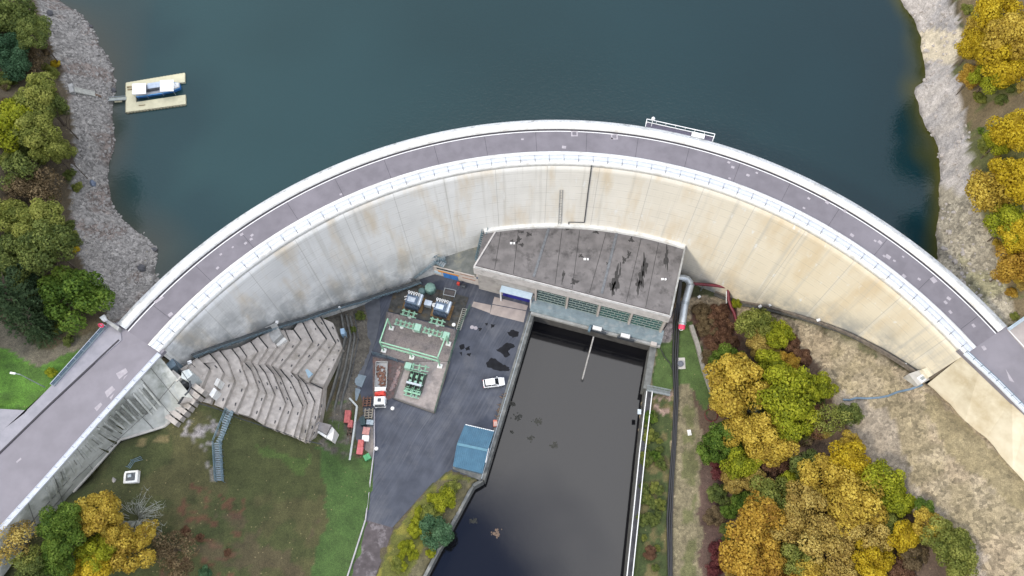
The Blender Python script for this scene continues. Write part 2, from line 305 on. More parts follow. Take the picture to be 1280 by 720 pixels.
def leaf_material(name, a, b_, c):
    m = bpy.data.materials.new(name); m.use_nodes = True; nt = m.node_tree; N = nt.nodes.new; L = nt.links.new; b = nt.nodes['Principled BSDF']
    at = N('ShaderNodeAttribute'); at.attribute_name = 'tint'
    r = N('ShaderNodeValToRGB'); e = r.color_ramp.elements; e[0].position = .1; e[1].position = .9; e[0].color = (*a, 1); e[1].color = (*c, 1)
    x = e.new(.5); x.color = (*b_, 1); L(at.outputs['Fac'], r.inputs[0]); L(r.outputs[0], b.inputs['Base Color'])
    b.inputs['Roughness'].default_value = .7; b.inputs['Specular IOR Level'].default_value = .25
    tr = N('ShaderNodeBsdfTranslucent'); L(r.outputs[0], tr.inputs[0]); mx = N('ShaderNodeMixShader'); mx.inputs[0].default_value = .4
    L(b.outputs[0], mx.inputs[1]); L(tr.outputs[0], mx.inputs[2]); L(mx.outputs[0], nt.nodes['Material Output'].inputs['Surface'])
    return m
LEAF = {k: leaf_material('leaf_' + k, *v) for k, v in dict(
    gold=((.30, .20, .03), (.55, .41, .06), (.69, .54, .10)), yellow=((.34, .24, .015), (.56, .42, .02), (.68, .54, .05)),
    lime=((.16, .19, .015), (.33, .36, .02), (.46, .46, .04)), green=((.05, .10, .014), (.12, .20, .026), (.20, .28, .045)),
    dark=((.018, .04, .016), (.04, .075, .03), (.075, .12, .05)), olive=((.12, .15, .03), (.24, .265, .055), (.35, .36, .09)),
    orange=((.29, .16, .025), (.50, .32, .045), (.62, .43, .075)), tan=((.28, .19, .05), (.46, .34, .085), (.58, .46, .14)),
    brown=((.11, .08, .042), (.18, .13, .07), (.26, .195, .105)), redbrown=((.11, .055, .035), (.19, .10, .06), (.28, .16, .09)),
    crimson=((.09, .022, .028), (.17, .045, .05), (.24, .08, .07)), teal=((.035, .085, .04), (.08, .17, .08), (.14, .25, .13)),
    moss=((.07, .10, .026), (.145, .185, .045), (.23, .265, .07)), greygreen=((.14, .17, .14), (.22, .26, .22), (.32, .36, .31))).items()}

# ------------------------------------------------------------------ mesh building
def tag(o, label=None, cat=None, group=None, kind=None):
    if label: o['label'] = label
    if cat: o['category'] = cat
    if group: o['group'] = group
    if kind: o['kind'] = kind
    return o
def empty(name, loc, rz=0.0, label=None, cat=None, group=None):
    o = bpy.data.objects.new(name, None); C.objects.link(o); o.location = loc; o.rotation_euler = (0, 0, rz); o.empty_display_size = .5
    return tag(o, label, cat, group)
class MB:
    """collects shapes; build() links them as ONE mesh object"""
    def __init__(s): s.v = []; s.f = []
    def add(s, vs, fs):
        k = len(s.v); s.v += [tuple(v) for v in vs]; s.f += [tuple(i + k for i in f) for f in fs]; return s
    def box(s, c, d, rz=0.0, taper=1.0):
        hx, hy, hz = d[0] / 2, d[1] / 2, d[2] / 2; cs, sn = math.cos(rz), math.sin(rz); vs = []
        for z, t in ((-hz, 1), (hz, taper)):
            for x, y in ((-hx, -hy), (hx, -hy), (hx, hy), (-hx, hy)): vs.append((c[0] + cs * x * t - sn * y * t, c[1] + sn * x * t + cs * y * t, c[2] + z))
        return s.add(vs, [(0, 3, 2, 1), (4, 5, 6, 7), (0, 1, 5, 4), (1, 2, 6, 5), (2, 3, 7, 6), (3, 0, 4, 7)])
    def slab(s, pts, z0, z1=None):
        """prism; pts are plan points (top z taken from z1, or from each point when z1 is None, then z0 is the thickness)"""
        n = len(pts)
        A = sum(pts[i][0] * pts[(i + 1) % n][1] - pts[(i + 1) % n][0] * pts[i][1] for i in range(n))
        if A < 0: pts = pts[::-1]
        top = [(p[0], p[1], p[2] if z1 is None else z1) for p in pts]
        bot = [(p[0], p[1], p[2] - z0 if z1 is None else z0) for p in pts]
        return s.add(bot + top, [tuple(range(n - 1, -1, -1)), tuple(range(n, 2 * n))] + [(i, (i + 1) % n, n + (i + 1) % n, n + i) for i in range(n)])
    def bar(s, a, b, w, h):
        """rectangular bar from a to b, w across, h tall"""
        a, b = Vector(a), Vector(b); d = (b - a)
        if d.length < 1e-6: return s
        d.normalize(); side = d.cross(Vector((0, 0, 1)))
        if side.length < 1e-3: side = Vector((1, 0, 0))
        side.normalize(); up = side.cross(d)
        vs = [p + side * x * w / 2 + up * y * h / 2 for p in (a, b) for x, y in ((-1, -1), (1, -1), (1, 1), (-1, 1))]
        return s.add(vs, [(0, 1, 2, 3), (7, 6, 5, 4), (0, 4, 5, 1), (1, 5, 6, 2), (2, 6, 7, 3), (3, 7, 4, 0)])
    def tube(s, pts, r, n=8, r1=None):
        pts = [Vector(p) for p in pts]; m = len(pts); vs = []; pu = None
        for i, p in enumerate(pts):
            d = (pts[min(i + 1, m - 1)] - pts[max(i - 1, 0)]).normalized()
            u = d.cross(Vector((0, 0, 1))) if pu is None else pu - d * pu.dot(d)
            if u.length < 1e-3: u = d.cross(Vector((1, 0, 0)))
            u.normalize(); pu = u; w = d.cross(u); rr = r if r1 is None else r + (r1 - r) * i / max(1, m - 1)
            for k in range(n): a = 2 * math.pi * k / n; vs.append(p + u * math.cos(a) * rr + w * math.sin(a) * rr)
        fs = [(i * n + k, i * n + (k + 1) % n, (i + 1) * n + (k + 1) % n, (i + 1) * n + k) for i in range(m - 1) for k in range(n)]
        return s.add(vs, fs + [tuple(range(n - 1, -1, -1)), tuple((m - 1) * n + k for k in range(n))])
    def lathe(s, c, prof, n=12):
        vs = []; m = len(prof)
        for r, z in prof:
            for k in range(n): a = 2 * math.pi * k / n; vs.append((c[0] + r * math.cos(a), c[1] + r * math.sin(a), c[2] + z))
        fs = [(i * n + k, i * n + (k + 1) % n, (i + 1) * n + (k + 1) % n, (i + 1) * n + k) for i in range(m - 1) for k in range(n)]
        return s.add(vs, fs + [tuple(range(n - 1, -1, -1)), tuple((m - 1) * n + k for k in range(n))])
    def torus(s, c, R, r, n=14, k=8, tilt=None):
        vs = []
        for i in range(n):
            a = 2 * math.pi * i / n
            for j in range(k):
                b = 2 * math.pi * j / k; p = Vector(((R + r * math.cos(b)) * math.cos(a), (R + r * math.cos(b)) * math.sin(a), r * math.sin(b)))
                if tilt: p = tilt @ p
                vs.append(Vector(c) + p)
        return s.add(vs, [(i * k + j, ((i + 1) % n) * k + j, ((i + 1) % n) * k + (j + 1) % k, i * k + (j + 1) % k) for i in range(n) for j in range(k)])
    def rock(s, c, r, flat=.6, rnd=random):
        vs = []; q = [(0, 0, 1)] + [(math.cos(a) * .8, math.sin(a) * .8, .45) for a in (0, 1.05, 2.1, 3.14, 4.2, 5.2)] + [(math.cos(a), math.sin(a), -.5) for a in (.5, 1.55, 2.6, 3.66, 4.7, 5.75)]
        ro = rnd.uniform(0, 6); el = rnd.uniform(.6, 1.0)
        for x, y, z in q:
            j = rnd.uniform(.75, 1.25); x, y = x * j, y * j * el
            vs.append((c[0] + r * (x * math.cos(ro) - y * math.sin(ro)), c[1] + r * (x * math.sin(ro) + y * math.cos(ro)), c[2] + z * r * flat * j))
        fs = [(0, 1 + i, 1 + (i + 1) % 6) for i in range(6)]
        for i in range(6): fs += [(1 + i, 7 + i, 1 + (i + 1) % 6), (1 + (i + 1) % 6, 7 + i, 7 + (i + 1) % 6)]
        return s.add(vs, fs)
    def build(s, name, m, parent=None, smooth=False, bevel=0.0, local=False, **t):
        me = bpy.data.meshes.new(name)
        off = Vector((0, 0, 0))
        if parent is not None and not local:
            p = parent
            while p: off = off + p.location; p = p.parent
        org = None
        vs = [Vector(v) - off for v in s.v]
        if parent is None and vs:      # a top-level mesh keeps its origin at its base
            xs = [v.x for v in vs]; ys = [v.y for v in vs]; zs = [v.z for v in vs]
            org = Vector(((min(xs) + max(xs)) / 2, (min(ys) + max(ys)) / 2, min(zs))); vs = [v - org for v in vs]
        me.from_pydata([tuple(v) for v in vs], [], s.f)
        ms = m if isinstance(m, (list, tuple)) else [m]
        for q in ms: me.materials.append(q)
        if smooth: me.polygons.foreach_set('use_smooth', [True] * len(me.polygons))
        o = bpy.data.objects.new(name, me); C.objects.link(o)
        if org is not None: o.location = org
        if parent is not None: o.parent = parent
        if bevel:
            bv = o.modifiers.new('bevel', 'BEVEL'); bv.width = bevel; bv.segments = 2; bv.limit_method = 'ANGLE'
        if smooth: me.set_sharp_from_angle(angle=math.radians(40))
        return tag(o, **t)
def children(o): return [c for c in o.children]
def copy_tree(o, parent=None):
    c = o.copy(); C.objects.link(c)
    if parent is not None: c.parent = parent
    for ch in children(o): copy_tree(ch, c)
    return c
def np_mesh(name, V, Fq, m, cols=None, uv=None, smooth=True):
    me = bpy.data.meshes.new(name)
    me.vertices.add(len(V)); me.vertices.foreach_set('co', np.asarray(V, np.float32).ravel())
    k = Fq.shape[1]; nf = len(Fq)
    me.loops.add(nf * k); me.loops.foreach_set('vertex_index', Fq.astype(np.int32).ravel())
    me.polygons.add(nf); me.polygons.foreach_set('loop_start', np.arange(0, nf * k, k, dtype=np.int32))
    me.update(calc_edges=True)
    if smooth: me.polygons.foreach_set('use_smooth', np.ones(nf, bool))
    if cols is not None:
        a = me.color_attributes.new('Col', 'FLOAT_COLOR', 'POINT'); a.data.foreach_set('color', np.asarray(cols, np.float32).ravel())
    if uv is not None:
        u = me.uv_layers.new(name='UVMap'); u.data.foreach_set('uv', np.asarray(uv, np.float32)[Fq.ravel()].ravel())
    me.materials.append(m); me.validate()
    o = bpy.data.objects.new(name, me); C.objects.link(o); return o

# ------------------------------------------------------------------ terrain
CTRL_UP = [  # sighted x, y and height: lake side
 (72,0,25),(110,30,25),(127,60,25),(143,110,25),(140,147,25),(135,207,25),(143,263,25),(163,283,25),(197,310,25),(190,330,25.2),(183,363,26),
 (45,0,31),(60,50,31),(75,80,31),(90,125,31),(95,180,31),(88,260,31),(95,300,31),(110,345,31.2),(145,400,30.8),(165,385,29),(175,372,27.5),
 (0,100,36),(0,300,36),(0,0,37),(-150,200,52),(-150,0,52),(-150,420,48),(0,430,33),(40,440,32.2),(60,488,31.7),(30,470,31.9),(0,520,31.9),(-150,520,36),(100,435,31.6),(140,400,31.3),(0,560,31.6),(60,540,31.6),(0,640,31.6),(110,480,31.6),(170,430,31.5),(-150,640,33),(-150,760,33),
 (1131,9,25),(1144,26,25),(1153,44,25),(1155,76,25),(1157,100,25),(1141,108,25),(1149,128,25),(1155,155,25),(1169,175,25),(1175,201,25),(1176,222,25),(1172,239,25),(1175,254,25),(1173,274,25),(1173,303,25),(1175,321,25),(1195,335,27),(1235,375,30.5),(1262,408,31.5),
 (1190,0,33),(1205,50,33.5),(1195,80,33),(1205,130,33),(1215,190,33),(1225,250,33),(1240,300,33),(1260,360,32),(1272,392,31.7),(1280,420,31.6),(1280,480,31.6),(1240,420,31.5),(1350,500,31.7),(1350,420,34),(1280,100,40),(1280,250,40),(1280,0,41),(1450,200,56),(1450,0,58),(1450,420,48),
 (640,40,6),(300,60,8),(1000,60,6),(1000,200,10),(350,200,10),(640,-150,4),(230,20,18),(220,200,17),(1090,60,17),(1110,250,17),(230,310,22.5),(155,200,23.3),(160,90,23.3),(1145,200,22.8),(1130,60,22.6),(640,140,8)]
CTRL_DN = [
 (247,507,22.9),(290,525,18.5),(330,535,14),(400,552,6.3),(415,560,5),(440,580,2),(465,590,.1),(150,552,24.5),(200,560,21),(250,600,15.5),(300,640,10),(400,640,3),(460,640,.2),(90,620,26),(60,720,23),(150,700,18.5),(250,720,11.5),(350,720,5),(425,720,.4),(-100,780,26),(100,800,20),(300,800,8),
 (435,520,.25),(436,545,.25),(434,575,.4),(446,540,.0),(456,560,-.05),(460,520,-.05),(425,530,1.6),(452,380,.0),(462,420,.0),(230,470,23.2),(300,430,15.2),(380,405,6.2),(440,395,1.2),(430,450,2.2),(425,520,3.0),(445,520,.5),(440,480,.6),(350,470,9),(300,490,15.5),(260,450,19.5),
 (470,500,0),(500,380,-.2),(480,380,0),(540,400,-.2),(540,340,-.2),(600,500,-.2),(470,600,-.1),(470,650,-.1),(450,700,-.1),(450,760,0),
 (500,690,.3),(540,620,.2),(575,605,.1),(548,680,-.6),(530,715,-.6),(520,760,-.6),(560,640,-.2),
 (830,420,.1),(822,500,-.3),(812,600,-.3),(800,715,-.3),(795,790,-.3),(845,450,.1),(845,550,.1),(845,720,.1),(870,380,.1),(880,450,.5),(880,550,.6),(880,720,.6),(880,790,.6),(905,375,.3),
 (920,382,.9),(1000,398,8.2),(1060,420,13.6),(1110,447,17.4),(1150,473,20.3),(1165,486,21.2),(1201,523,22.5),(1242,558,24),(1280,603,25),(1400,720,27),(1280,720,23),(1200,700,18.5),(1100,600,13.2),(1100,500,15),(1000,500,7),(940,450,2.6),(930,560,2.6),(1000,600,6.4),(1000,720,6),(930,700,2.5),(1100,720,12.2),(1000,790,6),(1250,800,20)]
CIN = [(-1, arc(80.0, TH0 - .01)), (1, arc(80.0, TH1 + .01))]
LRAIL = [(200, 443), (0, 663)]; RRAIL = [(1206, 441), (1284, 520)]
a0, a1 = P(*LRAIL[0], ZT), P(*LRAIL[1], ZT); b0, b1 = P(*RRAIL[0], ZT), P(*RRAIL[1], ZT)
ld = (a1 - a0).normalized(); rd = (b1 - b0).normalized()
DOWN = [(a0 + ld * 200)[:2], a0[:2]] + [arc(80.5, t)[:2] for t in np.linspace(TH0, TH1, 80)] + [b0[:2], (b0 + rd * 200)[:2], (0, -400)]
def tps(ctrl, extra=()):
    p = np.array([P(*c)[:] for c in ctrl] + [tuple(e) for e in extra]); xy = p[:, :2]; n = len(p)
    k = lambda d2: np.where(d2 > 0, .5 * d2 * np.log(d2 + 1e-12), 0)
    K = k(((xy[:, None] - xy[None]) ** 2).sum(-1)) + np.eye(n) * 2.0
    A = np.zeros((n + 3, n + 3)); A[:n, :n] = K; A[:n, n:] = np.c_[np.ones(n), xy]; A[n:, :n] = A[:n, n:].T
    w = np.linalg.solve(A, np.r_[p[:, 2], 0, 0, 0])
    def f(X, Y):
        s = X.shape; q = np.c_[X.ravel(), Y.ravel()]; out = w[n] + q @ w[n + 1:]
        for i in range(n): out = out + w[i] * k(((q - xy[i]) ** 2).sum(1))
        return out.reshape(s)
    return f
WING_T = [(200,446),(165,484),(120,533),(75,583),(30,632),(-40,709)]; WING_B = [(243,500),(207,533),(150,550),(88,619),(42,668),(-10,740)]; WING_Z = [25.5, 23.2, 24.0, 25.2, 26.0, 26.5]
RA_T = [(1206,442),(1225,460),(1245,479),(1265,499),(1284,518),(1340,575)]; RA_B = [(1158,481),(1187,505),(1206,527),(1232,548),(1266,589),(1320,650)]; RA_Z = [20.5, 21.6, 22.6, 23.6, 24.6, 26]
EXTRA_DN = []
for T__, B__, Z__ in ((WING_T, WING_B, WING_Z), (RA_T, RA_B, RA_Z)):
    for t__, b__, z__ in zip(T__, B__, Z__):
        t__, b__ = P(*t__, 31.8), P(*b__, z__)
        EXTRA_DN += [(*b__.lerp(t__, .05)[:2], z__ - .15), (*b__.lerp(t__, .5)[:2], z__ - 2.0), (*b__.lerp(t__, 1.0)[:2], z__ - 3.0)]
f_up, f_dn = tps(CTRL_UP), tps(CTRL_DN, EXTRA_DN)
YARD_PX = [(452,498),(468,560),(466,600),(457,650),(490,660),(535,610),(562,588),(602,601),(668,388),(640,345),(600,290),(560,300),(520,340),(480,362),(462,372),(472,400),(462,440),(445,475)]
YARD = PS(YARD_PX)
RIV_PX = [(667,388),(601,600),(592,604),(546,690),(528,726),(505,800),(780,800),(784,720),(806,490),(818,425),(800,360),(690,350)]
RIVER = PS(RIV_PX, -.5)
PH_PX = [(560,300),(600,275),(860,300),(862,360),(845,400),(818,430),(665,388),(600,350)]
def height(X, Y):
    X = np.asarray(X, float); Y = np.asarray(Y, float)
    up = np.clip(f_up(X, Y), -2, 70); dn = np.clip(f_dn(X, Y), -1.5, 45)
    dnm = inside(DOWN, X, Y)
    z = np.where(dnm, dn, up)
    z = np.where(dnm & inside(YARD, X, Y), -.12, z)
    z = np.where(dnm & inside(RIVER, X, Y), -7, z)
    th = np.degrees(np.arctan2(X - CX, Y - CY)); rr = np.hypot(X - CX, Y - CY)
    z = np.where((rr > 79.2) & (rr < 86.8) & (th > -56) & (th < 58.5), np.minimum(z, zbase(th) - 1.5), z)
    return z
GX = np.arange(-150, 150.01, .5); GY = np.arange(-32, 172.01, .5)
XX, YY = np.meshgrid(GX, GY); ZZ = height(XX, YY)
PX, PY = project(XX, YY, ZZ)
wx = (fbm(XX * .35, YY * .35) - .5) * 22; wy = (fbm(XX * .35 + 50, YY * .35) - .5) * 22
QX, QY = PX + wx, PY + wy
isdn = inside(DOWN, XX, YY)
COL = np.zeros(XX.shape + (4,))
def paint(mask, c, a=1.0, stone=None):
    al = (mask * a)[..., None]
    COL[..., :3] = COL[..., :3] * (1 - al) + np.array(c) * al
    if stone is not None: COL[..., 3] = COL[..., 3] * (1 - al[..., 0]) + stone * al[..., 0]
def zone(poly, c, a=1.0, stone=None, warp=1.0, dn=None, thr=None, ns=.3, off=0):
    mk = inside(poly, PX + wx * warp, PY + wy * warp).astype(float)
    if dn is not None: mk = mk * (isdn == dn)
    if thr is not None:
        n = fbm(XX * ns + off, YY * ns + off, 5); mk = mk * np.clip((n - thr) / .06, 0, 1)
    paint(mk, c, a, stone)
ALL = [(-900,-900),(2200,-900),(2200,1600),(-900,1600)]
paint(np.ones(XX.shape), (.085, .07, .04), 1, .1)
zone(ALL, (.05, .06, .022), .8, None, 0, None, .52, .25)
# left bank
zone([(-90,-90),(45,0),(58,45),(72,80),(88,125),(93,180),(86,260),(93,300),(108,345),(140,398),(-200,420)], (.075, .058, .035), 1, .1, .6, False)
zone([(38,-60),(45,0),(58,45),(72,80),(88,125),(93,180),(86,260),(93,300),(108,345),(140,405),(155,415),(230,360),(260,280),(200,150),(180,-60)], (.205, .194, .182), 1, .9, .5, False)
zone([(38,-60),(45,0),(58,45),(72,80),(88,125),(93,180),(86,260),(93,300),(108,345),(140,405),(155,415),(230,360),(260,280),(200,150),(180,-60)], (.15, .12, .105), .8, .8, .5, False, .53, .22, 40)
zone([(-200,400),(0,400),(60,440),(140,405),(152,418),(100,440),(70,470),(50,480),(-200,470)], (.13, .115, .085), .9, .2, .4, False)
zone([(-300,430),(0,432),(48,460),(98,437),(78,480),(30,515),(0,507),(-300,520)], (.075, .165, .022), 1, 0, .3, False)
zone([(-300,430),(0,432),(48,460),(98,437),(78,480),(30,515),(0,507),(-300,520)], (.05, .10, .018), .7, 0, .3, False, .55, .3)
# right shore
zone([(1100,-80),(1192,-80),(1190,0),(1203,50),(1193,80),(1203,130),(1213,190),(1222,250),(1238,300),(1258,360),(1275,395),(1230,400),(1140,330),(1100,100)], (.43, .395, .37), 1, .55, .5, False)
zone([(1100,-80),(1192,-80),(1190,0),(1203,50),(1193,80),(1203,130),(1213,190),(1222,250),(1238,300),(1258,360),(1275,395),(1230,400),(1140,330),(1100,100)], (.30, .285, .285), .8, .55, .5, False, .52, .2, 9)
zone([(1130,40),(1215,40),(1205,80),(1150,78)], (.58, .50, .36), .8, .3, .5, False)
zone([(1165,225),(1222,250),(1238,300),(1258,360),(1280,400),(1230,410),(1140,330)], (.30, .265, .19), .8, .8, .5, False)
zone([(1190,320),(1250,345),(1285,400),(1240,410)], (.24, .23, .12), .6, .8, .7, False, .45, .3)
zone([(1190,-60),(1203,50),(1193,80),(1203,130),(1213,190),(1222,250),(1238,300),(1258,360),(1275,395),(1500,390),(1500,-60)], (.15, .115, .065), 1, .1, .5, False)
zone([(1190,-60),(1203,50),(1193,80),(1203,130),(1213,190),(1222,250),(1238,300),(1258,360),(1275,395),(1500,390),(1500,-60)], (.085, .10, .03), .8, 0, .5, False, .54, .35)
# downstream left meadow
zone([(-300,860),(80,610),(150,545),(250,505),(405,552),(470,590),(470,660),(430,860)], (.058, .066, .022), 1, 0, .4, True)
zone([(-300,860),(80,610),(150,545),(250,505),(405,552),(470,590),(470,660),(430,860)], (.086, .076, .032), .6, 0, .4, True, .52, .14)
zone([(80,625),(140,560),(190,545),(300,640),(240,700)], (.038, .048, .015), .6, 0, 1, True, .45, .2)
zone([(395,560),(480,580),(470,650),(440,730),(390,730),(410,650)], (.05, .105, .024), .8, 0, 1, True)
zone([(320,560),(390,570),(370,600)], (.06, .115, .022), .5, 0, 1.5, True)
zone([(230,600),(310,620),(300,730),(200,730)], (.13, .045, .032), .6, 0, 1, True, .58, .9)
zone([(200,640),(400,640),(380,760),(200,760)], (.092, .062, .04), .55, 0, 1, True, .52, .3, 5)
zone([(232,515),(280,525),(282,560),(240,560)], (.26, .24, .24), .9, .9, 1.2, True, .53, .9)
zone([(250,560),(285,560),(278,606),(258,606)], (.24, .22, .20), .8, .9, 1, True, .58, .9)
zone([(170,545),(240,545),(240,556),(170,556)], (.22, .17, .08), .7, .3, 1, True, .55, .9)
# terrace right of the steps, strip between lane and steps
zone([(405,380),(470,370),(470,440),(440,500),(445,560),(430,575),(400,560),(425,480)], (.10, .09, .075), 1, .5, .4, True)
zone([(412,500),(445,500),(448,580),(470,600),(440,590),(410,570)], (.055, .09, .025), .9, 0, .6, True, .45, .4)
# spit between road and river
zone([(470,720),(495,660),(535,612),(562,590),(602,600),(546,692),(520,760),(450,800)], (.10, .105, .022), 1, 0, .4, True)
zone([(470,720),(495,660),(535,612),(562,590),(602,600),(546,692),(520,760),(450,800)], (.19, .17, .03), .8, 0, .4, True, .53, .5)
zone([(545,600),(602,598),(592,625),(550,690),(525,740),(500,740),(540,660)], (.10, .085, .055), .8, .3, .5, True)
# right bank
zone([(800,380),(880,370),(935,375),(1170,480),(1290,600),(1290,900),(760,900)], (.265, .212, .142), 1, .75, 0, True)
zone([(900,370),(1290,470),(1290,900),(900,900)], (.20, .172, .098), .45, .6, 0, True, .55, .12, 22)
zone([(900,370),(1290,470),(1290,900),(900,900)], (.325, .27, .19), .5, .8, 0, True, .56, .5, 71)
zone([(1040,480),(1110,510),(1140,600),(1230,700),(1230,760),(1080,760),(1030,560)], (.28, .24, .20), .7, .4, 1, True)
zone([(1150,490),(1175,497),(1300,620),(1300,660),(1180,560)], (.20, .165, .085), .7, .2, .6, True)
zone([(860,470),(900,390),(1010,440),(1060,540),(1120,620),(1215,715),(1200,860),(870,860),(890,600)], (.085, .055, .038), .95, .1, .8, True)
zone([(866,385),(920,380),(930,440),(900,480),(862,400)], (.10, .055, .04), 1, .1, .6, True)
zone([(790,860),(786,720),(812,486),(842,480),(840,600),(835,860)], (.045, .062, .018), 1, 0, .4, True)
zone([(790,860),(786,720),(812,486),(842,480),(840,600),(835,860)], (.12, .095, .04), .8, .1, .4, True, .53, .4)
zone([(815,490),(840,488),(836,520),(815,518)], (.28, .19, .16), .8, .8, .7, True, .5, .9)
zone([(836,860),(838,720),(846,480),(864,480),(884,600),(890,860)], (.17, .145, .088), 1, .5, .5, True)
zone([(852,860),(852,720),(856,480),(866,480),(870,600),(868,860)], (.10, .105, .04), .8, .1, .7, True, .45, .3)
zone([(874,560),(900,560),(915,720),(905,860),(878,860)], (.085, .05, .042), .9, .1, .8, True)
zone([(820,430),(845,405),(866,400),(892,480),(884,520),(862,480),(815,492)], (.060, .098, .026), 1, 0, .4, True)
zone([(835,390),(845,388),(842,425),(822,432)], (.26, .23, .22), 1, .8, .4, True)
# relief of the rocks and a little everywhere
rockw = COL[..., 3]
dz = (fbm(XX * .5, YY * .5, 3) - .5) * .5 * np.clip(rockw * 1.4 - .2, 0, 1)
right_rock = (XX > 60) & ~isdn & (ZZ > 24)
strata = np.abs(((XX * .75 + YY * .55 + fbm(XX * .2, YY * .2) * 9) * .55) % 1 - .5) * 2
fb = fbm(XX * .16 + .1 * YY, YY * .28, 3) * 7
dz += np.where(right_rock, (strata - .5) * .35 * rockw + (np.floor(fb) + np.clip((fb % 1) * 2.5 - .75, 0, 1) - 3.5) * .55 * rockw, 0)
dz += (fbm(XX * .25, YY * .25, 3) - .5) * .5
dz *= ~(inside(YARD, XX, YY) | inside(RIVER, XX, YY))
nearroad = (ZZ > 31.2) & (ZZ < 32.3)
ZZ = ZZ + np.where(nearroad, np.minimum(dz, 0), dz)
for poly in ([(205,436),(150,402),(126,405),(60,476),(0,505),(-160,500),(-160,850),(0,662)], [(1200,441),(1257,405),(1288,390),(1430,500),(1400,640),(1284,519)]):
    ZZ = np.where(inside(PS(poly, 32), XX, YY) & (ZZ > 30), np.minimum(ZZ, 31.2), ZZ)
def zat(x, y):
    i = min(max((x - GX[0]) / .5, 0), len(GX) - 2); j = min(max((y - GY[0]) / .5, 0), len(GY) - 2)
    a, b = int(i), int(j); fx, fy = i - a, j - b
    return float((ZZ[b, a] * (1 - fx) + ZZ[b, a + 1] * fx) * (1 - fy) + (ZZ[b + 1, a] * (1 - fx) + ZZ[b + 1, a + 1] * fx) * fy)
def on_ground(px, py, lift=0.0, z0=10.0):
    z = z0
    for _ in range(25):
        p = P(px, py, z); z = z * .5 + .5 * (zat(p.x, p.y) + lift)
    return P(px, py, z)
def grid_faces(ny, nx, keep=None):
    a = (np.arange(ny - 1)[:, None] * nx + np.arange(nx - 1)[None]); f = np.stack([a, a + 1, a + nx + 1, a + nx], -1)
    return (f[keep] if keep is not None else f.reshape(-1, 4))
COL[..., 3] = np.where(right_rock & (PY < 250), COL[..., 3] * .4, COL[..., 3])
wet = ~isdn & (ZZ > 24) & (ZZ < 25.0 + .55 * fbm(XX * .5, YY * .5, 3))
COL[wet, :3] *= .5
V = np.stack([XX, YY, ZZ], -1).reshape(-1, 3)
ter = np_mesh('terrain', V, grid_faces(*XX.shape), ground_m, COL.reshape(-1, 4)); tag(ter, kind='structure')
ck_ = ter.data.attributes.new('crack', 'FLOAT', 'POINT'); ck_.data.foreach_set('value', (right_rock * np.clip((rockw - .35) / .15, 0, 1)).astype(np.float32).ravel())
far = MB(); o_ = 2500          # the land beyond, to the horizon, in four hill aprons
X0, X1, Y0, Y1 = GX[0], GX[-1], GY[0], GY[-1]
for (c_, d_) in (((X0, Y0), (X0, Y1)), ((X1, Y1), (X1, Y0))):
    s_ = -1 if c_[0] < 0 else 1
    far.add([(c_[0], c_[1], 30), (d_[0], d_[1], 55), (d_[0] + s_ * o_, d_[1] + (o_ if d_[1] > 0 else -o_), 420), (c_[0] + s_ * o_, c_[1] + (o_ if c_[1] > 0 else -o_), 420)], [(0, 1, 2, 3)])
far.build('hills', mat('far_woods', (.10, .09, .03), (.06, .07, .02), .05, .95, bump=.5, bscale=.2), kind='structure')

# water sheets
lx = np.arange(-150, 150.1, 1.0); ly = np.arange(20, 420.1, 1.0); LX, LY = np.meshgrid(lx, ly)
depth = 25 - np.where(LY < 172, np.interp(0, [0], [0]) + f_up(LX, np.minimum(LY, 172)), 5)
n1 = fbm(LX * .03, LY * .03, 3)
t = np.clip(depth / 5.5 + (n1 - .5) * .5, 0, 1)[..., None] ** .8
right = (LX > 20)[..., None]
shal = np.where(right, np.array([.050, .050, .008]), np.array([.050, .056, .046]))  # shallow-water tint; left one darkened to stand in for tree reflections
lr = np.clip((LX + 100) / 190, 0, 1)[..., None]
deep = np.array([.020, .052, .056]) * (1 - lr) + np.array([.004, .020, .027]) * lr
deep = deep * (1 + (n1[..., None] - .5) * .35)
lc = shal * (1 - t) + deep * t
lv = np.stack([LX, LY, np.full_like(LX, ZL)], -1).reshape(-1, 3)
cxm = (LX[:-1, :-1] + LX[1:, 1:]) / 2; cym = (LY[:-1, :-1] + LY[1:, 1:]) / 2
kp = ~inside(DOWN, cxm, cym) & (np.hypot(cxm - CX, cym - CY) > 84)
lake = np_mesh('lake_water', lv, grid_faces(*LX.shape, keep=kp), lake_m, np.concatenate([lc, np.ones_like(lc[..., :1])], -1).reshape(-1, 4)); tag(lake, kind='structure')
rx = np.arange(-40, 60.1, 1.0); ry = np.arange(-260, 82.1, 1.0); RX, RY = np.meshgrid(rx, ry)
rc = np.zeros(RX.shape + (4,)); rc[...] = (.007, .007, .0085, 1)
river = np_mesh('river_water', np.stack([RX, RY, np.full_like(RX, ZR)], -1).reshape(-1, 3), grid_faces(*RX.shape), river_m, rc.reshape(-1, 4)); tag(river, kind='structure')

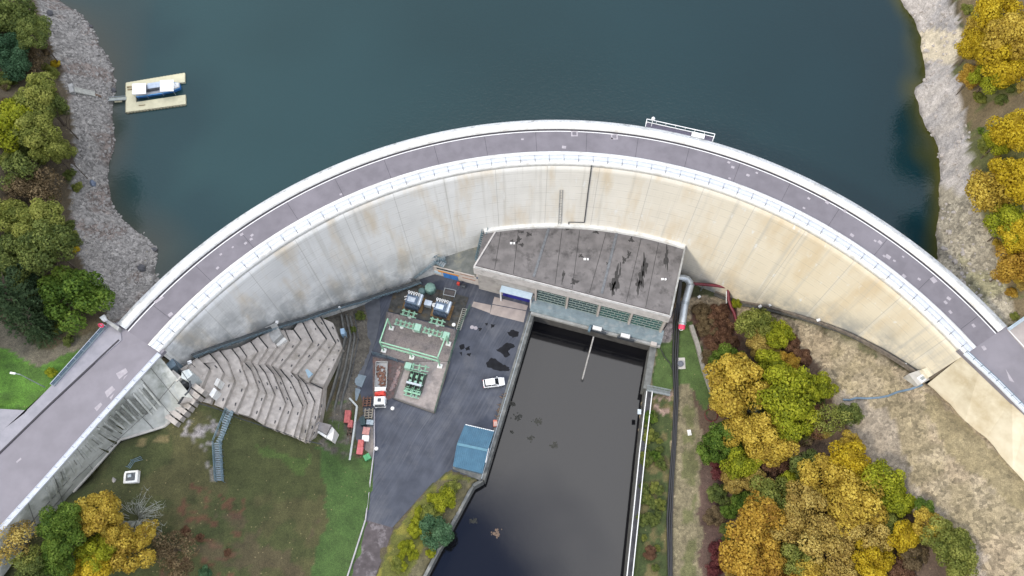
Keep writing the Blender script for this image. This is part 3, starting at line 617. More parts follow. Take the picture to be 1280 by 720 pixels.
# ------------------------------------------------------------------ the arch dam
def sweep(name, prof, m, parent, n=240, t0=TH0, t1=TH1, face=False, open_=False, **k):
    """a radial (r, z) outline carried along the arch"""
    ths = np.linspace(t0, t1, n); q = len(prof)
    V = np.array([arc(r, t_, z)[:] for t_ in ths for r, z in prof])
    uv = np.array([(t_ * 79, z) for t_ in ths for r, z in prof])
    ar = []
    if face:
        for t_ in ths:
            for r, z in prof:
                d = math.degrees(t_); ar.append((min(1, max(0, (z - zbase(d)) / (15 if d < 0 else 9))), min(1, max(0, (d + 12) / 50)), 0, 1))
    fs = []
    for i in range(n - 1):
        for j in range(q if not open_ else q - 1): fs.append((i * q + j, i * q + (j + 1) % q, (i + 1) * q + (j + 1) % q, (i + 1) * q + j))
    me_off = parent.location
    o = np_mesh(name, V - np.array(me_off), np.array(fs), m, np.array(ar) if face else None, uv, smooth=False)
    if not open_:
        pass
    o.parent = parent
    return tag(o, **k)
dam = empty('arch_dam', arc(82, 0, 0), 0, 'curved concrete arch dam carrying a road between lake and valley', 'dam')
zs = list(np.linspace(-6, 31.0, 34))
sweep('wall', [(face_r(z), z) for z in zs] + [(87.2, 31.0), (87.2, -6)], dam_m, dam, face=True)
sweep('cornice', [(78.5, 31.03), (78.5, 32.15), (79.25, 32.15), (79.25, 31.03)], white_conc, dam)
sweep('walkway', [(79.27, 31.03), (79.27, 32.06), (80.28, 32.06), (80.28, 31.03)], walk_conc, dam)
sweep('kerb', [(80.3, 31.03), (80.3, 32.17), (80.95, 32.17), (80.95, 31.03)], white_conc, dam)
sweep('parapet', [(85.95, 31.03), (85.95, 32.55), (87.2, 32.55), (87.2, 31.03)], white_conc, dam)
sweep('coping_ledge', [(87.22, 30.6), (87.22, 32.3), (87.95, 32.1), (88.0, 31.9), (88.0, 30.6)], ledge_conc, dam)
post_m = mat('post_grey', (.27, .29, .33), None, 2, .6)
rl = MB()
for (rr_, zz_) in ((78.75, 33.15), (78.75, 32.7), (79.9, 33.15)):
    rl.tube([arc(rr_, t_, zz_) for t_ in np.linspace(TH0, TH1, 160)], .035, 5)
rail = rl.build('railing', rail_steel, dam)
for i in range(60):
    t_ = TH0 + (TH1 - TH0) * (i + .5) / 60
    MB().bar(arc(78.75, t_, 32.15), arc(78.75, t_, 33.2), .1, .1).bar(arc(78.8, t_, 32.16), arc(80.25, t_, 32.16), .06, .05).build('post', post_m, rail)
# road over the crest: one sheet on the wall head
ths = np.linspace(TH0, TH1, 240)
def ring_sheet(name, r0, r1, z, m, t0=TH0, t1=TH1, n=240, th_=.0, **k):
    V = []; 
    for t_ in np.linspace(t0, t1, n): V += [arc(r0, t_, z)[:], arc(r1, t_, z)[:]]
    f = np.array([(2 * i + 1, 2 * i, 2 * i + 2, 2 * i + 3) for i in range(n - 1)])
    return tag(np_mesh(name, np.array(V), f, m, smooth=False), **k)
ring_sheet('crest_road', 80.95, 85.95, 32.0, crest_m, kind='structure')
ln = MB()
def ring_strip(mb, r0, r1, z, t0, t1, n):
    q = [arc(r0, t_, z) for t_ in np.linspace(t0, t1, n)]; p = [arc(r1, t_, z) for t_ in np.linspace(t0, t1, n)]
    mb.add(q + p, [(n + i, i, i + 1, n + i + 1) for i in range(n - 1)])
ring_strip(ln, 85.38, 85.53, 32.004, TH0, TH1, 200)
ln.build('road_marking', white_paint, kind='structure')
jn = MB(); ring_strip(jn, 85.60, 85.92, 32.004, TH0, TH1, 200)
for i in range(18):
    t_ = TH0 + (i + .6) * (TH1 - TH0) / 18; w_ = .03 / 83
    ring_strip(jn, 81.0, 85.3, 32.005, t_ - w_, t_ + w_, 2)
jn.build('road_joints', tar_m, kind='structure')
pt = MB()
def quad_patch(mb, c, a, b, rz, z):
    cs, sn = math.cos(rz), math.sin(rz)
    mb.add([(c[0] + cs * x - sn * y, c[1] + sn * x + cs * y, z) for x, y in ((-a, -b), (a, -b), (a, b), (-a, b))], [(0, 1, 2, 3)])
for px, py, s_ in [(653,174,.3),(705,184,.5),(765,173,.3),(911,203,.35),(916,209,.4),(935,219,.4),(946,216,.3),(912,223,.3),(1011,248,.35),(1005,260,.3),(1034,253,.45),(1056,264,.4),(1065,294,.45),(1094,301,.3),(1100,303,.5),(1105,320,.3),(1110,321,.6),(1118,326,.3),(1129,321,.25),(1130,345,.45),(1149,349,.35),(1167,350,.7),(1186,373,.45),(1182,378,.4),(1188,390,.4),(1217,407,.4),(302,293,.4),(315,294,.35),(314,299,.35),(307,304,.35),(291,309,.25),(276,318,.3),(272,335,.35),(213,393,.5),(426,243,.3),(1230,435,.5)]:
    p = P(px, py, 32); quad_patch(pt, p, s_ * .75, s_ * .6, math.atan2(-(p.x - CX), p.y - CY) + random.uniform(-.2, .2), 32.006)
for k_ in range(3):
    pass
for px, py in ((718, 167), (768, 171)):
    p = P(px, py, 32)
    for dx, dy in ((-.5, 0), (.5, 0)): quad_patch(pt, (p.x + dx, p.y + dy), .12, .6, 0, 32.006)
    for dx, dy in ((0, -.48), (0, .48)): quad_patch(pt, (p.x + dx, p.y + dy), .38, .12, 0, 32.006)
for pts in ([(192,377),(203,370),(205,372),(195,379)], [(145,467),(157,460),(160,465),(149,474)], [(131,490),(140,482),(144,487),(134,497)], [(155,471),(160,468),(154,475)], [(137,497),(143,491),(139,500)], [(118,510),(126,503),(128,506),(121,514)], [(20,577),(26,572),(27,574),(21,579)], [(1257,461),(1268,478),(1262,476)]):
    q = PS(pts, 32.006); n_ = len(q); pt.add(q, [tuple(range(n_ - 1, -1, -1))])
pt.build('road_patches', patch_m, kind='structure')

# left approach road, pavement, and the right one
def sheet(name, px, z, m, thick=.9, **k): return MB().slab(PS(px, z), z - thick, z).build(name, m, **k)
def xy(px, py, z=32): return P(px, py, z)
sheet('approach_road', [(206,438),(157,402),(146,402),(140,418),(147,427),(60,508),(0,566),(-160,712),(-160,850),(0,662)], 31.98, lroad_m, kind='structure')
sheet('pavement', [(152,425),(149,405),(136,402),(130,409),(66,480),(30,517),(0,540),(-150,680),(-150,703),(0,564),(60,506)], 32.11, pave_m, kind='structure')
sheet('side_path', [(66,481),(35,513),(0,511),(-150,505),(-150,560),(0,541),(30,516)], 32.05, pave_m, kind='structure')
sheet('kerb_line', [(148,424),(149.5,425.5),(61,508),(0,567),(-150,706),(-150,703),(0,564.5),(60,506)], 32.13, tar_m, .5, kind='structure')
sheet('far_road', [(1198,437),(1252,404),(1262,410),(1300,455),(1400,560),(1360,600),(1284,519)], 31.98, lroad_m, kind='structure')
sheet('far_pavement', [(1259,412),(1285,396),(1420,500),(1400,545),(1290,447)], 32.10, mat('tan_pavement', (.40, .36, .34), (.34, .30, .29), .8, .9, bump=.1), kind='structure')
MB().slab(PS([(1259,412),(1261,413),(1330,487),(1328,487)], 32), 31.8, 32.13).build('road_edge_line', white_paint, kind='structure')

def guard_rail(name, px, z, m, label, nposts, h=1.0, width=.12, base=True, basem=None, bw=.5, panel=None):
    pts = PS(px, z); e = empty(name, pts[0], 0, label, 'railing')
    if base:
        for a, b in zip(pts[:-1], pts[1:]): MB().bar(a + Vector((0, 0, .1)), b + Vector((0, 0, .1)), bw, .3).build('base_kerb', basem or white_conc, e)
    t_ = MB()
    for zz_ in (h, h * .55):
        t_.tube([p + Vector((0, 0, zz_)) for p in pts], .05 if zz_ == h else .035, 6)
    t_.build('rail', m, e)
    if panel:
        mb = MB()
        for a, b in zip(pts[:-1], pts[1:]): mb.bar(a + Vector((0, 0, h * .5)), b + Vector((0, 0, h * .5)), .05, h * .8)
        mb.build('infill', panel, e)
    L_ = [0]
    for a, b in zip(pts[:-1], pts[1:]): L_.append(L_[-1] + (b - a).length)
    for i in range(nposts):
        d = L_[-1] * i / (nposts - 1); j = max(k for k in range(len(pts) - 1) if L_[k] <= d + 1e-6); a, b = pts[j], pts[j + 1]; f = (d - L_[j]) / max(1e-6, L_[j + 1] - L_[j])
        p = a.lerp(b, min(1, f)); MB().bar(p, p + Vector((0, 0, h)), .08, .08).build('post', m, e)
    return e
guard_rail('guard_rail', [(200,443),(120,530),(60,598),(0,664),(-60,730)], 32, rail_steel, 'long pale blue railing on the valley edge of the left approach road', 24, 1.0, bw=.7, basem=walk_conc)
guard_rail('guard_rail', [(133,408),(67,482)], 32.1, rail_steel, 'pale blue railing between the pavement and the green tree', 8, 1.05, bw=.55, basem=galv, panel=steel_blue)
guard_rail('guard_rail', [(1206,441),(1245,477),(1284,516),(1330,565)], 32, steel_blue, 'dark blue railing on the valley edge of the right approach road', 14, 1.0, bw=.9, basem=walk_conc)
guard_rail('guard_rail', [(1260,412),(1286,394),(1330,365)], 32.1, rail_steel, 'short pale railing beside the right pavement and rocky shore', 7, 1.05, bw=.5, basem=sky_blue, panel=steel_blue)

# end blocks of the left parapet, lifebuoy, camera lamp
def lamp(px, py, zt, hx, label, arm=1.2, h=5.0, pos=None):
    """street lamp: foot sighted at (px, py, zt); hx is the direction of the arm"""
    p = P(px, py, zt); e = empty('street_lamp', p, 0, label, 'street lamp')
    d = Vector((math.cos(hx), math.sin(hx), 0))
    MB().tube([p, p + Vector((0, 0, h))], .09, 8, .06).build('pole', galv, e)
    MB().tube([p + Vector((0, 0, h)), p + Vector((0, 0, h + .15)) + d * arm], .05, 6).build('arm', galv, e)
    q = p + Vector((0, 0, h + .15)) + d * (arm + .35)
    MB().box(q, (.95, .34, .16), hx, .8).build('lamp_head', white_paint, e, bevel=.04)
    return e
lamp(56, 484, 32.0, math.radians(170), 'tall grey street lamp leaning over the bright green lawn', .8, 7.0)
g = empty('gate_block', P(142, 405, 32), 0, 'grey concrete block with a white box at the left parapet end', 'gate block')
MB().slab(PS([(131,402),(134,399),(149,409),(147,413)], 33.2), 31.5, 33.2).build('block', grey_conc, g)
MB().slab(PS([(124,397),(130,393),(133,399),(128,401)], 33.9), 33.3, 33.9).bar(P(129,398,32), P(129,398,33.3), .15, .15).build('white_box', white_paint, g)
def lifebuoy(p, label, m=pink_red):
    e = empty('lifebuoy', p, 0, label, 'lifebuoy')
    MB().bar(p, p + Vector((0, 0, 1.3)), .08, .08).box(p + Vector((0, .1, 1.25)), (.8, .06, .8)).build('stand', white_paint, e)
    MB().torus(p + Vector((0, -.02, 1.32)), .36, .13, tilt=Matrix.Rotation(math.radians(62), 3, 'X')).build('ring', m, e, smooth=True)
    return e
lifebuoy(P(131, 410, 32.1), 'bright red lifebuoy on a white stand at the left parapet end')

# inspection gangway hung on the lake face
t_a, t_b = [math.atan2(P(x, y, 32).x - CX, P(x, y, 32).y - CY) for x, y in ((807, 157), (891, 175))]
gw = empty('inspection_platform', arc(88.6, (t_a + t_b) / 2, 32), 0, 'narrow dark platform in a white frame hung on the lake side', 'platform')
dk = MB(); q0 = [arc(88.02, t_, 32.0) for t_ in np.linspace(t_a, t_b, 12)]; pa, pb = arc(88.02, t_a), arc(88.02, t_b)
nrm = Vector((math.sin((t_a + t_b) / 2), math.cos((t_a + t_b) / 2), 0)); A_, B_ = arc(89.1, t_a, 32), arc(89.1, t_b, 32)
dk.slab([q0[0], q0[-1], B_, A_], 31.8, 32.0).build('deck', mat('dark_grating', (.10, .09, .13), (.07, .065, .09), 3, .8), gw)
fr = MB()
for zz_ in (32.1, 33.0): fr.bar(A_ + Vector((0, 0, zz_ - 32)), B_ + Vector((0, 0, zz_ - 32)), .12, .1); fr.bar(q0[0] + Vector((0, 0, zz_ - 32)), A_ + Vector((0, 0, zz_ - 32)), .12, .1); fr.bar(q0[-1] + Vector((0, 0, zz_ - 32)), B_ + Vector((0, 0, zz_ - 32)), .12, .1)
for i in range(8): p = A_.lerp(B_, i / 7); fr.bar(p, p + Vector((0, 0, 1)), .07, .07)
fr.build('frame', white_paint, gw)
m1, m2 = A_.lerp(B_, .68), A_.lerp(B_, .87)
MB().slab([m1, m2, m2 - nrm * 1.0, m1 - nrm * 1.0], 32.15, 32.3).build('white_hatch', white_paint, gw)
p = arc(88.4, t_a + .012, 32.0)
gl = empty('globe_lamp', p, 0, 'white globe lamp on a short post by the lakeside platform', 'lamp')
MB().tube([p, p + Vector((0, 0, 2.0))], .07, 8).build('pole', white_paint, gl)
MB().lathe(p + Vector((0, 0, 2.0)), [(.05, 0), (.28, .12), (.36, .35), (.28, .58), (.06, .7)], 12).build('globe', white_paint, gl, smooth=True)

# pipe and cable ladder down the dam face (parts of the dam)
def on_face(px, py):
    z = min(np.arange(-2, 32, .05), key=lambda z: abs(math.hypot(P(px, py, z).x - CX, P(px, py, z).y - CY) - face_r(z)))
    p = P(px, py, z); th = math.atan2(p.x - CX, p.y - CY); return arc(face_r(z) - .12, th, z)
MB().tube([on_face(739.5, 206), on_face(735, 240), on_face(730.5, 277.5)], .10, 8).tube([on_face(730.5, 277.5), on_face(711, 277)], .1, 6).tube([on_face(711, 277), on_face(711, 283)], .1, 6).build('drain_pipe', dark_steel, dam)
cl = MB()
for dx in (-1.6, 1.6): cl.tube([on_face(701.5 + dx, 237), on_face(699.5 + dx, 283)], .07, 5)
for i in range(14): cl.tube([on_face(699.8 - .14 * 0 + (1 - i / 13) * 2 - 1.6, 237 + i * 3.4), on_face(699.8 + (1 - i / 13) * 2 + 1.6, 237 + i * 3.4)], .04, 4)
cl.build('ladder', grey_conc, dam)

# channel along the foot of the right half and railed path at the foot of the left half
ch = MB(); ch2 = MB()
tt = np.radians(np.linspace(29, 58, 60))
for a, b in zip(tt[:-1], tt[1:]):
    za, zb_ = zbase(math.degrees(a)) + .25, zbase(math.degrees(b)) + .25
    ch.bar(arc(76.3 - .11 * (21 - za) * .6, a, za), arc(76.3 - .11 * (21 - zb_) * .6, b, zb_), .35, .9)
    ch2.bar(arc(face_r(za) - .45, a, za - .25), arc(face_r(zb_) - .45, b, zb_ - .25), .8, .3)
dc = empty('drain_channel', arc(75, math.radians(44), 10), 0, 'dark drainage channel along the foot of the yellow dam wing', 'channel')
ch.build('side_wall', mat('channel_wall', (.20, .17, .14), (.12, .10, .085), 1.5, .9, bump=.3), dc); ch2.build('channel_bed', mat('channel_bed', (.10, .095, .085), (.06, .06, .055), 1.5, .9), dc)
lf = empty('foot_walkway', arc(75, math.radians(-40), 9), 0, 'railed steel walkway stepping down along the grey dam foot', 'walkway')
wk, wr = MB(), MB(); tt = np.radians(np.linspace(-54.5, -21, 40))
pp = [arc(face_r(zbase(math.degrees(a))) - 1.0, a, max(zbase(math.degrees(a)), .4) + .55) for a in tt]
for a, b in zip(pp[:-1], pp[1:]): wk.bar(a, b, 1.0, .2)
for zz_ in (.6, 1.1): wr.tube([Vector((CX, CY, 0)).lerp(p, .9905) * 1 + Vector((0, 0, zz_ + p.z * .0095)) for p in pp], .05, 5)
for i, p in enumerate(pp):
    q = Vector((CX, CY, p.z)).lerp(p, .9905); wr.bar(q, q + Vector((0, 0, 1.1)), .07, .07)
    if i % 2 == 0 and i < len(pp) - 2:
        q2 = Vector((CX, CY, pp[i + 2].z)).lerp(pp[i + 2], .9905); wr.tube([q, q2 + Vector((0, 0, 1.1))], .03, 4)
wk.build('deck', mat('walk_deck', (.075, .085, .09), (.045, .05, .055), 2, .8), lf); wr.build('railing', steel_blue, lf)
# steel stair by the annex
st = empty('steel_stair', P(545, 330, 4), 0, 'blue grey steel stair climbing the dam foot beside the annex', 'stair')
ss, sr = MB(), MB()
pts = [P(520, 341, 1.5), P(535, 330, 5.0), P(552, 322, 6.2), P(548, 336, 6.2)]
legs = [(P(517,346,1.0), P(545,326,6.0)), (P(545,326,6.0), P(556,321,6.2)), (P(556,332,6.2), P(545,326,6.0))]
for a, b in legs:
    n_ = max(4, int((b - a).length / .4)); d = (b - a); sd_ = Vector((-d.y, d.x, 0)).normalized()
    for i in range(n_): c_ = a + d * ((i + .5) / n_); ss.box(c_, (.34, 1.1, .06), math.atan2(d.y, d.x))
    for s_ in (-1, 1):
        for zz_ in (0, .55, 1.05): sr.tube([a + sd_ * .6 * s_ + Vector((0, 0, zz_)), b + sd_ * .6 * s_ + Vector((0, 0, zz_))], .05, 5)
        for i in range(5): c_ = a + d * (i / 4) + sd_ * .6 * s_; sr.bar(c_, c_ + Vector((0, 0, 1.05)), .06, .06)
for q in ((520, 343, 2), (533, 334, 3.5), (548, 327, 5.8)): p = P(*q); sr.bar((p.x, p.y, -.1), p, .14, .14)
ss.build('treads', galv, st); sr.build('frame', steel_blue, st)

# ------------------------------------------------------------------ powerhouse
PA = Vector((-7.5, 67.4, 0)); PU = Vector((.9585, -.2853, 0)); PN = Vector((-.2853, -.9585, 0)); PANG = math.atan2(PU.y, PU.x)
def ph(s, n, z): p = PA + PU * s + PN * n; return Vector((p.x, p.y, z))
pw = empty('powerhouse', ph(20, 0, 0), 0, 'long flat-roofed concrete powerhouse against the dam foot above the tailwater', 'powerhouse')
back = [arc(76.0, t_, 0) for t_ in np.linspace(math.atan2(34.9 - CX, 70.1), math.atan2(-5.6 - CX, 75.6), 24)]
foot = [ph(0, 0, 0), ph(39.9, 0, 0)] + back
MB().slab([ph(.35, -.35, 0), ph(39.6, -.35, 0)] + back, -6, 11.6).build('wall', mat('powerhouse_wall', (.40, .38, .36), (.32, .30, .29), .8, .9, c3=(.22, .21, .2), s3=.5), pw)
MB().slab([ph(.3, -.3, 0), ph(39.65, -.3, 0)] + back, 11.62, 12.0).build('roof', roof_m, pw)
MB().bar(ph(-.1, .12, 10.7), ph(40.0, .12, 10.7), .5, 2.75).bar(ph(.02, 0, 12.0), ph(.02 + 1.9, -8.6, 12.0), .3, .4).build('fascia', fascia_m, pw)
lip = MB()
for a, b in zip(back[:-1], back[1:]): lip.bar(Vector((a.x, a.y, 12.35)), Vector((b.x, b.y, 12.35)), .9, .75)
lip.build('back_coping', white_conc, pw)
MB().bar(ph(39.9, 0, 12.06), back[0] + Vector((0, 0, 12.06)), .35, .35).bar(ph(.2, .2, 12.09), ph(39.8, .2, 12.09), .25, .06).build('roof_edge', grey_conc, pw)
rj = MB()
for p0, p1 in (((687,282),(667,346)), ((771,291),(752,367))):
    a, b = P(*p0, 12.05), P(*p1, 12.05)
    MB().bar(a, b, .5, .14).build('roof_joint', mat('joint_cover', (.16, .17, .185), (.11, .115, .125), 2, .7), pw)
sm = MB()
for px, py, a, b, rz in [(661,293,.55,.5,.2),(640,302,.3,.55,0),(648,300,.4,.9,.4),(652,306,.5,.4,.2),(745,290,.6,.4,.1),(789,300,.55,.55,0),(726,320,.5,.4,0),(786,318,.35,.9,.2),(780,325,.4,.8,.1),(833,323,.45,2.6,.12),(806,333,.5,2.4,.12),(802,345,.55,2.9,.15),(798,357,.5,1.6,.15),(770,350,.7,2.6,.15),(766,360,.6,1.5,.1),(711,285,1.2,.35,-.1),(642,285,1.6,.4,.1),(718,352,.8,.6,0),(704,345,.25,1.4,.2),(760,330,.3,.5,0),(775,338,.2,1.8,.15),(652,290,.6,.25,0)]:
    p = P(px, py, 12.01); n_ = 60; vs = []
    for k_ in range(n_):
        an = 2 * math.pi * k_ / n_; r_ = .9 + .3 * math.sin(an * 3 + px) + .22 * math.sin(an * 7 + py) + random.uniform(-.12, .12); x, y = math.cos(an) * a * r_, math.sin(an) * b * r_
        vs.append((p.x + x * math.cos(-rz) - y * math.sin(-rz), p.y + x * math.sin(-rz) + y * math.cos(-rz), 12.006))
    MB().add(vs, [tuple(range(n_))]).build('moss_stain', black_moss, pw)
vt = MB()
for px, py in ((731, 324), (828, 349), (639, 304)): p = P(px, py, 12.2); vt.box((p.x, p.y, 12.2), (.5, .35, .4)).box((p.x + .6, p.y - .05, 12.2), (.35, .35, .4))
vt.build('roof_vent', white_paint, pw)
for f_ in (.09, .19, .41, .50, .59, .78, .88):
    a, b = ph(.6 + 39 * f_, -.5, 12.01), back[int(round((1 - f_) * 23))]; MB().bar(a, (b.x - PN.x * -.5, b.y - .6, 12.01), .09, .03).build('roof_seam', black_moss, pw)
# window band: four bays between piers, over a sloping gallery roof
S0, S1 = 12.9, 39.4; bays = 4; bw_ = (S1 - S0) / bays
for i in range(bays):
    s0 = S0 + i * bw_ + .35; s1 = S0 + (i + 1) * bw_ - .35
    MB().bar(ph(s0, -.22, 6.1), ph(s1, -.22, 6.1), .22, 6.2).build('pane', glass_g if i > 1 else glass_d, pw)
    fr = MB()
    for zz_ in (3.15, 4.3, 5.5, 6.7, 7.9, 9.05): fr.bar(ph(s0, 0, zz_), ph(s1, 0, zz_), .10, .11)
    for k_ in range(5):
        for r_i in range(5): s_ = s0 + (s1 - s0) * min(1, (k_ + .5 * (r_i % 2)) / 4); fr.bar(ph(s_, .003, 3.1 + r_i * 1.19), ph(s_, .003, 4.29 + r_i * 1.19), .11, .09)
    fr.build('window_frame', mat('window_green', (.34, .40, .37), (.26, .32, .29), 2, .5), pw)
for i in range(bays + 1): MB().bar(ph(S0 + i * bw_, .05, 2.9), ph(S0 + i * bw_, .05, 9.3), .35, .55).build('pier', cream_wall, pw)
gal = MB(); n0, n1_ = -.33, 3.0
g_ = [(-.33, 3.05), (1.75, 2.85), (2.3, 1.9), (2.3, 1.5), (-.33, 1.5)]
gal.add([ph(S0 - .6, n_, z_) for n_, z_ in g_] + [ph(40.2, n_, z_) for n_, z_ in g_], [(i, 5 + i, 5 + (i + 1) % 5, (i + 1) % 5) for i in range(5)] + [(0, 1, 2, 3, 4), (9, 8, 7, 6, 5)])
gal.build('gallery', mat('gallery_roof', (.22, .28, .31), (.16, .205, .23), .9, .6, c3=(.30, .33, .34), s3=.7), pw)
MB().bar(ph(S0 - .3, 2.45, 1.0), ph(40.2, 2.45, 1.0), .6, .9).build('outlet_beam', grey_conc, pw)
MB().slab([ph(S0 - .2, .4, 0), ph(39.9, .4, 0), ph(39.9, 2.1, 0), ph(S0 - .2, 2.1, 0)], -6, 1.45).build('draft_wall', mat('wet_wall', (.10, .095, .09), (.06, .058, .055), .8, .8), pw)
for px, py in ((746.5, 410.5), (781.7, 419.8)):
    p = P(px, py, 2.2); MB().box(p, (1.9, .8, .55), PANG).build('gate_box', white_paint, pw, bevel=.04)
    MB().box(p + Vector((.1, -.5, -.6)), (3.6, .35, .9), PANG).build('gate_beam', dark_steel, pw)
p = P(737, 411, 2.2); MB().box(p, (.5, 1.3, .8), PANG).build('gate_motor', steel_blue, pw, bevel=.03)
p = P(817, 430, 1.6); MB().box(p, (1.2, 1.0, .9), PANG).build('end_cap', cream_wall, pw)
# entrance porch with navy shutter
po = MB().slab([ph(5.5, -.3, 0), ph(12.2, -.3, 0), ph(12.2, 1.15, 0), ph(5.5, 1.15, 0)], 5.0, 5.25); po.build('porch_roof', sky_blue, pw)
MB().bar(ph(5.7, -.28, 2.4), ph(12.0, -.28, 2.4), .2, 4.8).build('shutter', navy, pw)
for s_ in (5.6, 12.1): MB().bar(ph(s_, .95, -.1), ph(s_, .95, 5.0), .3, .3).build('porch_post', white_paint, pw)
# annex to the left: lower, with garage doors
AN0, AN1 = P(540.6, 330.6, 5.0), P(594, 344.0, 5.0); AU = (AN1 - AN0).normalized(); ANo = Vector((AU.y, -AU.x, 0)); AL = (AN1 - AN0).length
def an(s, n, z): p = AN0 + AU * s + ANo * n; return Vector((p.x, p.y, z))
ax = empty('annex', an(AL / 2, 0, 0), 0, 'low cream annex with an orange stripe and blue garage doors', 'annex building')
MB().slab([an(0, 0, 0), an(AL + 4.6, 0, 0), an(AL + 4.6, -2, 0), an(AL, -7.5, 0), an(3.0, -6.0, 0)], -.2, 4.9).build('wall', cream_wall, ax)
MB().slab([an(-.2, .2, 4.94), an(AL + .1, .2, 4.94), an(AL + .1, -1, 5.0), an(AL - .1, -8.0, 7.2), an(3.2, -6.2, 6.6)], .3).build('roof', mat('annex_roof', (.17, .18, .175), (.12, .13, .125), .8, .9, bump=.3, c3=(.22, .215, .17), s3=.4), ax)
MB().bar(an(-.2, .25, 4.95), an(AL, .25, 4.95), .2, .3).build('roof_edge', cream_wall, ax)
for s_ in (2.1, 3.75): MB().bar(an(s_, .06, 1.15), an(s_ + 1.55, .06, 1.15), .12, 2.3).build('garage_door', blue_paint, ax)
MB().bar(an(1.0, .05, 2.45), an(5.6, .05, 2.45), .1, .55).build('orange_stripe', orange_p, ax)
MB().bar(an(.8, .04, 3.9), an(4.6, .04, 3.9), .1, .8).build('window', glass_d, ax)
MB().bar(an(6.0, .04, 3.9), an(9.0, .04, 3.9), .1, .35).bar(an(6.4, .04, 2.2), an(9.3, .04, 2.2), .1, .3).build('brown_stripe', mat('brown_stripe', (.38, .22, .16), None, 2, .7), ax)
MB().bar(an(9.6, .04, 3.9), an(12.4, .04, 3.9), .1, .6).build('window', mat('window_blue', (.04, .10, .2), None, 2, .2), ax)
MB().bar(an(10.6, .05, 1.1), an(12.0, .05, 1.1), .12, 2.2).build('door', navy, ax)
MB().bar(an(.1, .05, 1.5), an(1.6, .05, 1.5), .1, 1.2).build('side_panel', sky_blue, ax)
rs = empty('steel_roof_stair', P(602, 305, 8), 0, 'steep dark steel stair at the left edge of the powerhouse roof', 'stair')
f_ = MB(); a, b = P(597, 327, 6.5), P(607, 286, 12.3)
d = b - a; sd_ = Vector((-d.y, d.x, 0)).normalized()
for s_ in (-.55, .55):
    for zz_ in (0, .6, 1.1): f_.tube([a + sd_ * s_ + Vector((0, 0, zz_)), b + sd_ * s_ + Vector((0, 0, zz_))], .05, 5)
for i in range(16): c_ = a + d * (i + .5) / 16; f_.box(c_, (.3, 1.1, .06), math.atan2(d.y, d.x))
f_.bar((a.x, a.y, 4.8), a, .15, .15).build('frame', steel_blue, rs)

# ------------------------------------------------------------------ yard, quay, river walls
MB().slab(YARD, -.12, 0.0).build('yard', yard_m, kind='structure')
wp = MB()
def blob(mb, pts, z, j=.25):
    q = []
    pts = PS(pts, z)
    for a, b in zip(pts, pts[1:] + pts[:1]):
        q.append(a)
        for f in (.33, .66): q.append(a.lerp(b, f) + Vector((random.uniform(-j, j), random.uniform(-j, j), 0)))
    c = sum(q, Vector()) / len(q); n_ = len(q); mb.add(q + [c], [((i + 1) % n_, i, n_) for i in range(n_)])
for pts in ([(608,453),(614,447),(621,450),(629,456),(637,459),(636,464),(625,464),(617,462),(609,459)], [(620,437),(628,433),(634,428),(641,430),(644,433),(638,436),(634,440),(638,444),(632,447),(626,441)], [(635,415),(642,412),(649,415),(647,421),(641,423),(636,419)], [(613,405),(620,405),(617,409),(614,411)], [(574,432),(580,430),(581,435),(576,437)], [(581,435),(588,433),(587,438),(582,438)], [(574,441),(578,441),(577,445)], [(583,443),(589,441),(588,446)], [(606,404),(610,403),(609,407)], [(597,411),(602,410),(601,414)]):
    blob(wp, pts, .005, .2)
wp.build('wet_patches', wet_m, kind='structure')
pl = MB()
for x, y in ((590, 409), (594.5, 410)):
    p = P(x, y, .006); pl.add([(p.x + .42 * math.cos(k_ * .524), p.y + .42 * math.sin(k_ * .524), .006) for k_ in range(12)], [tuple(range(12))])
pl.build('pale_spots', patch_m, kind='structure')
apron_m = mat('apron_concrete', (.40, .34, .31), (.32, .275, .255), .7, .9, bump=.2)
ap = MB()
ap.slab(PS([(618,371),(660,382),(658,388),(615.5,380)]), .0, .05).slab(PS([(615.3,381),(657.8,389),(654.6,403),(612.5,392.5)]), .0, .05).slab(PS([(592,377),(614,381.5),(612.5,391.5),(589.5,383)]), .0, .045)
ap.build('concrete_apron', apron_m, kind='structure')
sheet('access_road', [(457,650),(492,660),(469,722),(440,800),(400,800),(434,722)], .02, dirt_m, .3, kind='structure')
MB().bar(P(457, 650, .1), P(434, 722, .25), .25, .5).bar(P(457, 650, .1), P(468, 560, .1), .22, .4).bar(P(468, 560, .1), P(468, 512, .1), .22, .4).build('yard_kerb', kerb_m, kind='structure')
sheet('service_lane', [(455,376),(474,370),(476,395),(470,425),(457,462),(446,500),(428,506),(436,475),(452,430),(459,400)], .14, lane_m, .3, kind='structure')
MB().slab(PS([(441,466),(458,470),(452,484),(437,478)], .3), 0, .3).slab(PS([(436,482),(451,487),(446,501),(430,496)], .25), 0, .26).build('lane_slabs', mat('lane_slab', (.20, .25, .28), (.15, .19, .22), 1, .8), kind='structure')

